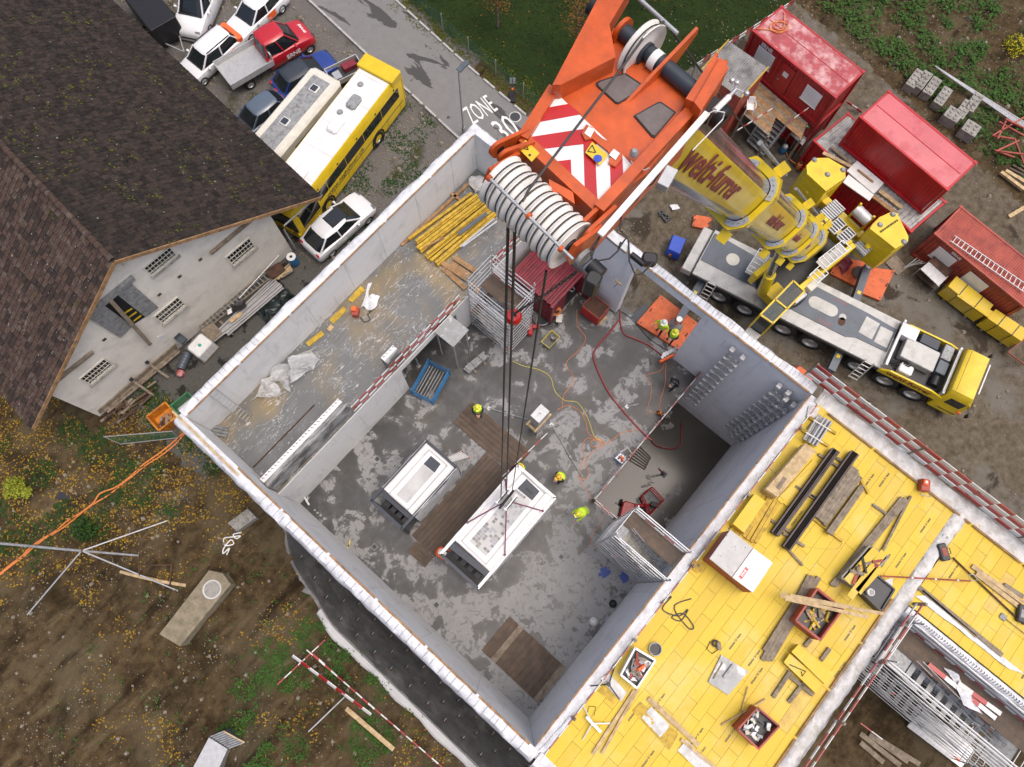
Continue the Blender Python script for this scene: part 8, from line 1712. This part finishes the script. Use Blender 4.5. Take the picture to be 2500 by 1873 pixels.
for lab,pts,z_,m_ in (('rusty steel sheet on the board pile by the barrel',[(945,115),(1010,75),(1042,112),(975,155)],.55,'rust'),): tag(prism_at('A',pts,z_,z_-.03,'steel_sheet',m_),lab,'sheet')
t=thing('board_pile','pile of yellowish boards beside the barrel','boards',pz('A',1030,125));o=Vector(t.location)
for i in range(6): MB().bar(pz('A',990+i*8,155-i*4+8,.2+.05*(i % 3))-o,pz('A',1060+i*3,85+i*6,.2+.05*(i % 3))-o,.12,.07).build('board','timber_grey' if i % 2 else 'timber_pale',t)
t=thing('slat_pallet','brown slatted pallet next to the white tank','pallet',pz('A',700,405));o=Vector(t.location)
for i in range(8): MB().bar(pz('A',650+i*7,392-i*5,.5)-o,pz('A',705+i*6,445-i*5,.5)-o,.09,.05).build('slat','timber_grey',t)
for f in (.1,.9): MB().bar(pz('A',650+55*f,392+53*f,.3)-o,pz('A',700+48*f,357+53*f,.3)-o,.1,.35).build('bearer','timber_dark',t)
crumple('crumpled dark green tarpaulin by the wall foot',[(900,320),(1050,205),(1105,240),(950,365)],'A',0,'tarp_dark',.35,18,41,'tarpaulin','tarpaulin')
crumple('black jacket thrown over the steel planks',[(795,285),(840,245),(860,285),(815,310)],'A',.5,'black',.12,10,42,'jacket','jacket');crumple('pale cloth on the steel planks',[(770,300),(790,292),(795,312),(775,320)],'A',.55,'white_dirty',.1,7,43,'cloth','cloth');crumple('brown cardboard scraps on the steel planks',[(775,350),(830,310),(845,320),(795,360)],'A',.5,'timber_pale',.06,8,44,'cardboard','cardboard')
# tank in a cage
c,L,W_,an=rect(at('A',570,470,1.05),at('A',640,525,1.05),at('A',625,385,1.05));t=thing('bulk_tank','white caged liquid tank with grey crate on top','tank',(c.x,c.y,0),an);l,w_=.5,.6
MB().cham((0,0,.58),(2*l-.06,2*w_-.06,.9),.1).build('tank','white_dirty',t);MB().bb((-l,-w_,0),(l,w_,.11)).build('pallet','timber_grey',t)
for z_ in (.25,.45,.65,.85,1.02): MB().path([(-l,-w_,z_),(l,-w_,z_),(l,w_,z_),(-l,w_,z_)],.014,5,True).build('cage_bar','galv',t)
for i in range(5):
    for s_ in (-1,1): MB().tube((-l+2*l*i/4,s_*w_,.1),(-l+2*l*i/4,s_*w_,1.03),.013,5).build('cage_bar','galv',t);MB().tube((s_*l,-w_+2*w_*i/4,.1),(s_*l,-w_+2*w_*i/4,1.03),.013,5).build('cage_bar','galv',t)
MB().disc((.05,.0,1.03),.09,.05,n=16).build('cap',mat('teal',(.05,.35,.28),.5),t)
t=thing('plastic_crate','grey plastic crate sitting on the white tank','crate',at('A',560,437,1.05),an);MB().loft([[(x*k_*.3,y*k_*.22,z_) for x,y in ((-1,-1),(1,-1),(1,1),(-1,1))] for k_,z_ in ((.9,0),(1,.25),(.93,.25),(.84,.03))],False).build('shell','steel_blue',t);MB().bb((-.25,-.18,.0),(.25,.18,.03)).build('bottom','steel_blue',t)
t=thing('motor_unit','blue grey motor lying beside the white tank','motor',pz('A',580,540),.4);MB().tube((-.5,0,.25),(.45,0,.25),.24,16).build('housing','steel_blue',t,True);MB().cham((-.75,-.1,.2),(.4,.35,.35),.08).build('gear_case','red_faded',t)
for i in range(5): MB().lathe([(.24,-.02),(.265,0),(.24,.02)],(-.4+i*.18,0,.25),(1,0,0),16).build('fin','steel_blue',t)
for lab,a,b_ in (('upper weathered post leaning over the wood heap',(392,538),(497,613)),('lower weathered post leaning over the wood heap',(320,618),(427,695))): t=thing('timber_post',lab,'post',pz('A',*b_,.1));o=Vector(t.location);q=pz('A',*a,1.3)-o;MB().bar((0,0,0),q,.13,.13).build('post','timber_grey',t);MB().bar(q*.9,q,.2,.2).build('head','black',t)
t=thing('wood_heap','heap of dark old timbers at the house base','timber heap',pz('A',330,700));o=Vector(t.location);rnd=random.Random(11)
for i in range(26): x,y=rnd.uniform(200,420),0;y=815-(x-200)*.62+rnd.uniform(-35,45);a=rnd.choice([-.7,-.6,.8,-.75]);L_=rnd.uniform(30,75);MB().bar(pz('A',x-L_*math.cos(a)/2,y-L_*math.sin(a)/2,rnd.uniform(.05,.5))-o,pz('A',x+L_*math.cos(a)/2,y+L_*math.sin(a)/2,rnd.uniform(.05,.5))-o,rnd.uniform(.07,.16),rnd.uniform(.05,.12)).build('timber',rnd.choice(['timber_dark','timber_grey','timber_dark','rust']),t)
t=thing('long_boards','long grey boards stacked along the house base','boards',pz('A',350,620));o=Vector(t.location)
for i in range(4): MB().bar(pz('A',185+i*9,752+i*7,.35)-o,pz('A',525+i*8,470+i*6,.35)-o,.2,.05).build('board','timber_grey',t)
def skip(label,pts,k,h,m_,inner,seed):
    t,o,tp,c=tub(label,'skip',k,pts,0,h,m_,inner,fill=.35,taper=.12)
    for a,b_ in zip(tp,tp[1:]+tp[:1]):
        for i in range(5): f=(i+.5)/5;p=a.lerp(b_,f);q=p+(c-p)*.10;MB().bar((p.x,p.y,h-.05),(q.x,q.y,.08),.06,.05).build('rib',m_,t)
    return t,o,tp,c
t,o,tp,c=skip('orange ribbed skip with planks outside the wall corner',[(395,795),(482,727),(542,790),(452,860)],'A',1.0,'skip_orange','skip_orange',1);clutter(t,tp,c,.5,8,['timber','rust','timber_grey'],.3,.8,6)
t,o,tp,c=skip('green ribbed skip with grey sacks behind the orange skip',[(505,745),(585,680),(640,735),(560,800)],'A',1.0,'green_paint','film',2)
# leaning mesh fence panel
t=thing('mesh_panel','galvanised mesh fence panel leaning outside the wall corner','fence panel',pz('A',270,920));o=Vector(t.location);q=[at('A',275,922,.05)-o,at('A',545,892,.05)-o,at('A',515,862,1.1)-o,at('A',197,888,1.1)-o]
for a,b_ in zip(q,q[1:]+q[:1]): MB().tube(a,b_,.025,6).build('frame','galv',t)
for i in range(1,8): f=i/8;MB().tube(q[0].lerp(q[3],f),q[1].lerp(q[2],f),.008,4).build('wire','green_paint',t)
for i in range(1,22): f=i/22;MB().tube(q[0].lerp(q[1],f),q[3].lerp(q[2],f),.006,4).build('wire','green_paint',t)
tag(MB().bar(pz('A',515,770,3.0),pz('A',545,795,5.5),.08,.06).build('batten','timber_pale'),'pale batten leaning at the wrapped wall corner','batten')
tag(MB().bar(at('p',120,300,7.4),at('p',1000,1160,7.4),.1,.06).build('timber_batten','timber_pale'),'long pale batten on the wall head at the left corner','batten')
# ---------------------------------------------------------------- open ground on the left
def gz(k,x,y,up_=0.): p=at(k,x,y,0);h=height(p.x,p.y);p=at(k,x,y,h);return Vector((p.x,p.y,h+up_))
def gcoil(label,k,pts,r,m_,nm_='hose',cat='hose'):
    P_=bez([gz(k,x,y,r+.02) for x,y in pts],len(pts)*6);P_=[Vector((p.x,p.y,max(p.z,height(p.x,p.y)+r))) for p in P_];return tag(MB().path(P_,r,6).build(nm_,m_,smooth=True),label,cat)
gcoil('upper of the two orange hoses crossing the leaf litter','m',[(1355,320),(1280,390),(1180,470),(1060,555),(1000,610),(920,680),(840,730),(740,770),(690,840),(600,910),(500,970),(420,1040),(300,1120),(160,1240),(0,1360)],.045,'hose_orange')
gcoil('lower of the two orange hoses crossing the leaf litter','m',[(1360,330),(1290,410),(1190,490),(1080,560),(980,640),(880,720),(790,790),(720,830),(620,900),(530,975),(440,1040),(330,1110),(180,1240),(0,1370)],.04,'hose_orange')
pts=[gz('m',x,y,.03) for x,y in ((425,812),(440,760),(490,690),(560,650),(600,635),(585,720),(555,812))];b=MB().prism([(p.x,p.y) for p in pts],pts[0].z-.1,pts[0].z+.22);tag(b.build('rubber_sheet',mat('rubber',(.018,.02,.028),.6,var=.2,scale=3)),'black rubber sheet lying in the leaf litter','sheet')
def bush(label,p,r,h,m_,n_,nm_='shrub',stems='bark',leaf=.09,seed=0,m2=None):
    t=thing(nm_,label,'shrub',p);rnd=random.Random(seed);b=MB();b2=MB()
    for i in range(n_):
        u=rnd.random()**.5;th=rnd.uniform(0,2*PI);ph=rnd.uniform(0,1);q=Vector((r*u*math.cos(th),r*u*math.sin(th),h*(.15+.85*ph)*math.sqrt(max(.05,1-u*u*.8))));q *=.8+.35*noise.noise(Vector((th*1.3,ph*2,seed)))
        a=Vector((rnd.gauss(0,1),rnd.gauss(0,1),rnd.gauss(0,.5))).normalized()*leaf*rnd.uniform(.6,1.3);c=a.cross(Vector((rnd.gauss(0,1),rnd.gauss(0,1),rnd.gauss(0,1)))).normalized()*leaf*.4
        (b2 if m2 and rnd.random() < .3 else b).add([q-a,q+c,q+a,q-c],[(0,1,2,3)])
    b.build('foliage',m_,t)
    if m2: b2.build('foliage',m2,t)
    s_=MB()
    for i in range(7): a=2*PI*i/7;MB().path([(0,0,0),(r*.3*math.cos(a),r*.3*math.sin(a),h*.5),(r*.6*math.cos(a),r*.6*math.sin(a),h*.8)],.012,4).build('stem',stems,t)
    return t
bush('round dense green bush beside the orange hoses',gz('m',640,1030),.75,.8,'leaf_dark',1500,seed=1,m2='leaf_green');bush('lime yellow shrub in the leaf litter',gz('m',110,720),.75,.6,'leaf_lime',700,seed=2);bush('small lime shrub near the house corner',gz('m',200,760),.4,.4,'leaf_lime',250,seed=3);bush('yellow flowering plant in the weeds at the far right',at('e',2060,310),1.0,.9,'flower_yellow',800,seed=4,m2='leaf_green',leaf=.08)
t=thing('concrete_block','studded concrete block near the trench edge','block',gz('m',1780,985));o=Vector(t.location);q=[at('m',x,y,o.z+.5)-o for x,y in ((1675,985),(1820,880),(1885,945),(1740,1047))];MB().prism([(p.x,p.y) for p in q],-.05,.5).build('body','concrete_old',t)
for i in range(4):
    for j in range(2): p=q[0].lerp(q[1],(i+.5)/4).lerp(q[3].lerp(q[2],(i+.5)/4),(j+.5)/2);put('stud',stud,t,loc=(p.x,p.y,.5))
t=thing('concrete_manhole_block','long weathered concrete block with round manhole','block',gz('n',810,400));o=Vector(t.location);q=[at('n',x,y,o.z+.75)-o for x,y in ((662,508),(868,243),(925,255),(958,300),(748,558))];MB().prism([(p.x,p.y) for p in q],-.1,.75).build('body',mat('concrete_mossy',(.25,.215,.15),.95,var=.25,scale=3,c2=(.15,.13,.08),t=(.5,.7),bump=.3),t)
p=at('n',882,322,o.z+.75)-o;MB().lathe([(.40,0),(.40,.05),(.48,.05),(.48,0)],(p.x,p.y,.75),n=28).build('manhole_ring','concrete',t);MB().disc((p.x,p.y,.751),.39,.03,n=28).build('manhole_cover','concrete_old',t)
# tripod of pipes
t=thing('pipe_tripod','tripod of long steel pipes standing in the bare soil','tripod',gz('m',600,1190));o=Vector(t.location);ap=at('m',600,1190,o.z+2.0)-o
for x,y,r_,zz in ((-60,1130,.07,1.3),(1020,1225,.06,.0),(1240,965,.04,.0),(200,1660,.04,0.),(1310,1485,.04,0.)): g_=gz('m',x,y);e=at('m',x,y,g_.z+zz)-o;MB().tube(ap,e,r_,8).build('pipe','galv_dull' if r_ > .05 else 'galv',t,True)
MB().lathe([(.03,-.06),(.1,0),(.03,.06)],ap,n=10).build('clamp','rust',t)
P_=[gz('m',x,y,.08) for x,y in ((895,1345),(1000,1372),(1120,1400),(1250,1425),(1375,1445))];tag(MB().path(P_,.09,7).build('log','timber_pale',smooth=True),'pale bare log below the pipe tripod','log')
gcoil('white rope tangle beside the studded concrete block','m',[(1780,1055),(1720,1070),(1740,1100),(1770,1080),(1700,1090),(1650,1100),(1660,1150),(1720,1140),(1700,1110),(1650,1170),(1645,1210),(1690,1170),(1670,1220)],.035,'white_paint','rope','rope')
gcoil('brown hose ring at the outer wall foot','p',[(640,1000),(650,950),(700,960),(760,1010),(730,1070),(660,1070),(640,1020)],.03,'timber_grey')
t=thing('trestle','rusty steel frame lying below the tripod','frame',gz('m',1150,1360));o=Vector(t.location)
for a,b_ in (((1040,1300),(1285,1295)),((1280,1295),(1270,1440)),((1040,1300),(1045,1370))): MB().bar(gz('m',*a,.3)-o,gz('m',*b_,.3)-o,.06,.06).build('bar','rust',t)
# barriers at the bottom of the picture
t=thing('barrier_board','wide red white barrier board with lettering lying in the weeds','barrier',gz('n',1390,710));o=Vector(t.location);a,b_=gz('n',1232,592,.75)-o,gz('n',1552,832,.75)-o;rw(a,b_,.05,.26,.52,t,0,up=(.45,.3,.8))
d=(b_-a).normalized()
for f in (.25,.68): text('ERNE',.2,'lettering','white_paint',t,basis(a.lerp(b_,f)+Vector((.45,.3,.8)).normalized()*0+Vector((.0,-.0,.0))+d.cross(Vector((.45,.3,.8)).cross(d)).normalized()*0+(Vector((.45,.3,.8)).cross(d)).normalized()*-.03,d,Vector((.45,.3,.8))))
for f in (.05,.95): p=a.lerp(b_,f);MB().bb((p.x-.04,p.y-.04,-.3),(p.x+.04,p.y+.04,p.z)).build('leg','galv',t)
for lab,a,b_,m_ in (('long red white lath from the weeds to the bottom edge',(1285,570),(1850,1062),0),('second red white lath beside the wide barrier board',(1310,585),(1560,815),1),('crossed red white lath in front of the wide board',(1165,712),(1357,530),1)): rw(gz('n',*a,.5),gz('n',*b_,.35),.05,.08,.4,None,m_,label=lab,cat='lath')
tag(MB().tube(gz('n',1283,912,.1),gz('n',1437,765,.4),.035,8).build('pipe','galv'),'grey pipe lying across the weeds below the barrier','pipe');tag(MB().bar(gz('n',1440,815,.1),gz('n',1637,985,.1),.22,.06).build('plank','timber_pale'),'pale plank lying in the weeds near the bottom','plank')
t=thing('steel_chest','grey steel chest with ribbed end at the bottom edge','chest',gz('n',890,1010));o=Vector(t.location);q=[at('n',x,y,o.z+1.0)-o for x,y in ((795,1075),(868,937),(945,985),(880,1130))];MB().prism([(p.x,p.y) for p in q],-.05,1.0).build('body','galv',t);q2=[at('n',x,y,o.z+1.0)-o for x,y in ((872,935),(930,911),(1016,958),(948,983))]
MB().prism([(p.x,p.y) for p in q2],-.05,.9).build('end_body','steel_blue',t)
for i in range(9): MB().bar(q2[0].lerp(q2[3],i/8)-Vector((0,0,.08)),q2[1].lerp(q2[2],i/8)-Vector((0,0,.08)),.05,.04).build('rib','galv_dull',t)
MB().bar(q2[1],q2[2],.06,.06).build('edge_timber','timber_pale',t)
# ---------------------------------------------------------------- shotcrete trench face with nails
sx_at=TX
vs=[];ny=60;nz_=12
for i in range(ny):
    y=12.2-i*.62
    for j in range(nz_):
        f=max(0,(j-1)/(nz_-2));x=sx_at(y)-(.7 if j==0 else 0)+f*1.75+.12*noise.noise(Vector((y*.8,f*4,2)));vs.append((x,y,.0-(.12 if j==0 else .03)-6.*f+.06*noise.noise(Vector((y,f*5,6)))))
sc=thing('shotcrete_wall','dark sprayed concrete trench face studded with soil nails','wall',(0,0,0));MB().add(vs,[(i*nz_+j,(i+1)*nz_+j,(i+1)*nz_+j+1,i*nz_+j+1) for i in range(ny-1) for j in range(nz_-1)]).build('face','shotcrete',sc,True)
npl=MB().box((0,0,0),(.17,.17,.03)).mesh('nail_plate','rust');nrod=MB().tube((0,0,0),(0,0,.2),.025,6).mesh('nail_rod','galv_dull')
for r,f in enumerate((.12,.34,.56,.78)):
    for i in range(15):
        y=9.4-i*1.25-(r % 2)*.6;p=Vector((sx_at(y)+f*1.75+.09,y+random.uniform(-.1,.1),.02-6*f+.08));m=basis(p,(.28,0,-.96),(0,1,0));o=put('nail_plate',npl,sc,mw=m);put('nail_rod',nrod,o)
cb_=MB();rnd=random.Random(9);n_=46
vs=[]
for i in range(n_):
    y=6.6-i*.5;w_=.28+.16*noise.noise(Vector((y*.7,0,0)));x0=sx_at(y)-.05
    vs +=[(x0-w_-.1,y,.02),(x0-w_,y,.12),(x0,y,.12),(x0+.06,y,-.1)]
cb_.add(vs,[(i*4+j,(i+1)*4+j,(i+1)*4+j+1,i*4+j+1) for i in range(n_-1) for j in range(3)]);tag(cb_.build('concrete_curb','concrete',smooth=True),'pale broken concrete curb along the top of the trench','curb')
# ---------------------------------------------------------------- trees, fence, lamp
def tree(label,p,h,r,leaves,seed,m_='leaf_orange'):
    t=thing('tree',label,'tree',p);rnd=random.Random(seed);MB().path([(0,0,0),(.03,.02,h*.35),(-.02,.04,h*.6),(.02,0,h*.85)],.06,8).build('trunk','bark',t,True);tips=[]
    for i in range(14):
        a=rnd.uniform(0,2*PI);z0=h*rnd.uniform(.4,.75);e=Vector((r*rnd.uniform(.5,1)*math.cos(a),r*rnd.uniform(.5,1)*math.sin(a),z0+rnd.uniform(.4,1.0)));MB().tube((0,0,z0),e,.03,5,.008).build('limb','bark',t,True);tips.append(e);tips.append(e*.6+Vector((0,0,z0*.4)))
    b=MB()
    for i in range(leaves):
        c=rnd.choice(tips)+Vector((rnd.gauss(0,.28),rnd.gauss(0,.28),rnd.gauss(0,.25)));a=Vector((rnd.gauss(0,1),rnd.gauss(0,1),rnd.gauss(0,.6))).normalized()*rnd.uniform(.04,.085);q=a.cross(Vector((rnd.gauss(0,1),rnd.gauss(0,1),rnd.gauss(0,1)))).normalized()*.045;b.add([c-a,c+q,c+a,c-q],[(0,1,2,3)])
    b.build('crown',m_,t);return t
tree('slim autumn tree with orange leaves on the lawn',at('c',835,180),4.6,.9,900,1);tree('autumn tree half hidden behind the orange crane head',at('c',1330,370),4.6,1.0,900,2);tree('small autumn tree at the top right of the crane head',at('c',1780,60),4.2,.9,700,3)
t=thing('wire_fence','low green wire mesh fence between road and lawn','fence',FENCE[2]);o=Vector(t.location);FH=1.3
mat('mesh_sheet',(.03,.12,.07),.5,var=0.,alpha=.30)
for a,b_ in zip(FENCE,FENCE[1:]):
    n_=max(1,round((b_-a).length/2.6))
    for i in range(n_):
        p,q=a.lerp(b_,i/n_)-o,a.lerp(b_,(i+1)/n_)-o;MB().tube(p,p+Vector((0,0,FH+.15)),.03,8).build('post','galv',t,True);MB().add([p+Vector((0,0,.05)),q+Vector((0,0,.05)),q+Vector((0,0,FH)),p+Vector((0,0,FH))],[(0,1,2,3)]).build('mesh_panel','mesh_sheet',t)
        for k in range(7): MB().tube(p+Vector((0,0,.08+k*.2)),q+Vector((0,0,.08+k*.2)),.008,4).build('wire','mesh_green',t)
t=thing('street_lamp','tall grey street lamp at the pit corner by the road','lamp',at('c',617,875));o=Vector(t.location);MB().tube((0,0,0),(0,0,5.85),.065,12,.045).build('pole','galv',t,True);hd_=at('c',640,400,5.95)-o;MB().bar((0,0,5.85),hd_*.35+Vector((0,0,3.85)),.07,.07).build('arm','galv',t);MB().bar(Vector((0,0,5.9)),Vector((hd_.x,hd_.y,5.98)),.3,.1).build('lantern','steel_blue',t);MB().cham((.02,.01,.4),(.2,.2,.8),.03).build('base','galv_dull',t)
t=thing('sign_base','temporary sign post in a black rubber base by the fence','sign',at('c',930,632));o=Vector(t.location);MB().cham((0,0,.06),(.8,.4,.12),.04,R3(0,0,.9)).build('base','black',t);tp_=at('c',938,480,1.9)-o;MB().tube((0,0,.1),(0,0,1.9),.03,8).build('post','steel_blue',t,True);MB().box((0,0,1.6),(.02,.35,.5),R3(0,0,.7)).build('plate','galv',t);MB().lathe([(1e-3,.12),(.07,.1),(.08,0)],(0,0,.8),n=10).build('beacon','hi_vis_orange',t)
t=thing('manhole_cover','round dark manhole cover in the road','manhole',at('c',948,757,.03));MB().disc((0,0,.0),.32,.012,n=24).build('cover','dark_grey',t);MB().lathe([(.32,.0),(.36,.014),(.40,.0)],n=24).build('frame','concrete',t)
# ---------------------------------------------------------------- ground cover and litter (uncountable)
R_=random.Random(21)
def inside(p): return (-4.4 < p[0] < 16.6 and -22 < p[1] < 16.6) or (sx_at(p[1])-.1 < p[0] < -4 and p[1] < 12.3) or (7.2+.06*(p[1]-22.7) > p[0] > -8.6 and p[1] > 22.6+.0*p[0])
def scatter(name,n_,reg,dens,fn,m_,label,cat):
    b=MB();k=0;tries=0
    while k < n_ and tries < n_*12:
        tries +=1;x,y=R_.uniform(reg[0],reg[1]),R_.uniform(reg[2],reg[3])
        if inside((x,y)) or R_.random() > dens(x,y): continue
        fn(b,Vector((x,y,height(x,y))));k +=1
    return tag(b.build(name,m_,kind='stuff'),label,cat)
def leaf(s0,s1):
    def f(b,p):
        s_=R_.uniform(s0,s1);a=R_.uniform(0,6.28);e=Vector((math.cos(a)*s_,math.sin(a)*s_,R_.uniform(-.4,.4)*s_));g_=Vector((-math.sin(a)*s_*.7,math.cos(a)*s_*.7,R_.uniform(-.4,.4)*s_));p=p+Vector((0,0,.03+s_*.3));b.add([p-e,p-g_,p+e,p+g_],[(0,1,2,3)])
    return f
def stone(s0,s1):
    def f(b,p):
        s_=R_.uniform(s0,s1)*(1+2*(R_.random() < .04));a0=R_.uniform(0,6.28);q=[p+Vector((math.cos(a0+i*1.57)*s_*R_.uniform(.7,1.3),math.sin(a0+i*1.57)*s_*R_.uniform(.7,1.3),R_.uniform(0,.02))) for i in range(4)];t_=[p+(v-p)*.55+Vector((0,0,s_*.7)) for v in q]
        b.add(q+t_,[(4,5,6,7)]+[(i,(i+1) % 4,4+(i+1) % 4,4+i) for i in range(4)])
    return f
def clump(hh,n_,s_):
    def f(b,p):
        for i in range(n_):
            c=p+Vector((R_.gauss(0,s_*1.6),R_.gauss(0,s_*1.6),R_.uniform(.02,hh)));a=R_.uniform(0,6.28);L=s_*R_.uniform(.5,1.2);e=Vector((math.cos(a)*L,math.sin(a)*L,R_.uniform(-.5,.5)*L));g_=Vector((-math.sin(a),math.cos(a),R_.uniform(-.5,.5)))*L*.45;b.add([c-e,c-g_,c+e,c+g_],[(0,1,2,3)])
    return f
def nn(x,y,s_,z_=0.): return noise.noise(Vector((x*s_,y*s_,z_)))
leafd=lambda x,y: (1. if y > 13-.55*(x+5) and x < -4.5 else .9 if nn(x,y,.33,4)+.4*nn(x,y,1.3,2) > .28 else .02)*(.25+.75*(nn(x,y,.9,1) > -.05))
scatter('fallen_leaves',12000,(-27,-4.5,-9,32),leafd,leaf(.03,.07),'leaf_yellow','yellow fallen leaves littering the bare ground left of the pit','leaves')
scatter('fallen_leaves',5000,(-27,-4.5,-9,32),leafd,leaf(.03,.07),'leaf_orange','brown fallen leaves littering the bare ground left of the pit','leaves')
scatter('low_weeds',2600,(-27,-4.5,-6,32),lambda x,y: 1. if (y > 14-.5*(x+5) and nn(x,y,.5,8) > .05) else 0.,clump(.1,5,.09),'leaf_dark','dark low weeds among the fallen leaves','weeds')
greens=[at('n',x,y) for x,y in ((1330,460),(1280,520),(1120,590),(1160,640),(1060,760),(1040,830),(1000,880),(1440,620),(1520,900),(1600,920),(1270,940),(1380,600),(1580,700),(1100,700),(1480,1000),(1150,1030),(1240,700))]
scatter('low_weeds',2000,(-20,-6.5,-8,14),lambda x,y: (.8 if nn(x,y,1.6,5) > -.1 else .12) if any((Vector((x,y))-g_.xy).length < .7+.9*nn(x,y,1.2,2) for g_ in greens) else .012,clump(.16,5,.075),'leaf_green','green weeds beside the trench curb','weeds')
def weedd(x,y): d=-sdl((x,y),WEED_A,WEED_B);return (1. if nn(x,y,.22,3)+.5*nn(x,y,.7,5) > -.12 else .04) if d < -1.0 else 0.
scatter('weeds',6500,(30,62,-24,30),weedd,clump(.34,8,.13),'leaf_green','lush green weeds covering the rough ground behind the containers','weeds');scatter('weeds',2200,(30,62,-24,30),weedd,clump(.25,6,.11),'leaf_dark','darker weeds among the lush growth behind the containers','weeds')
lawnd=lambda x,y: 1. if (-sdl((x,y),LA,LB) > .2 and x > 24.1+.03*(y-20)) else 0.
scatter('grass',9000,(24,50,6,48),lawnd,clump(.07,3,.085),'leaf_grass','short grass of the lawn','grass') if False else None
mat('leaf_grass',(.018,.034,.007),.8,var=.4,scale=2.5,c2=(.035,.045,.011))
scatter('grass',9000,(24,50,6,48),lawnd,clump(.07,3,.085),'leaf_grass','short grass of the lawn','grass');scatter('fallen_leaves',500,(24,45,8,40),lawnd,leaf(.04,.08),'leaf_orange','orange leaves scattered on the lawn','leaves')
scatter('verge_grass',900,(22.9,24.6,16,40),lambda x,y: .8 if nn(x,y,1.1,2) > -.1 else .1,clump(.1,4,.08),'moss','dry yellow grass on the verge below the fence','grass')
gd=lambda x,y: .9 if nn(x,y,.5,6) > -.15 else .25
scatter('pebbles',6000,(-27,-7.3,-12,26),lambda x,y: .9 if nn(x,y,.45,6) > .05 else .12,stone(.018,.05),'pebble','pale stones in the bare soil left of the pit','stones')
scatter('gravel',7000,(6.5,19,17,44),gd,stone(.03,.06),'pebble','grey gravel of the parking area','gravel')
scatter('gravel',8000,(17,62,-24,16),lambda x,y: .8 if (-sdl((x,y),WEED_A,WEED_B) < 1.5 or nn(x,y,.4,9) > .1) else .06,stone(.03,.065),'pebble','stones in the yard dirt and rough ground','gravel')
scatter('rocks',110,(-25,-7.5,-10,24),lambda x,y: 1.,stone(.07,.13),'pebble','larger pale rocks in the bare soil','rocks')
scatter('low_weeds',700,(8,18.5,16.8,26),lambda x,y: 1. if nn(x,y,.6,12) > .12 else .0,clump(.05,6,.08),'leaf_dark','low moss and weeds in the parking gravel','weeds')
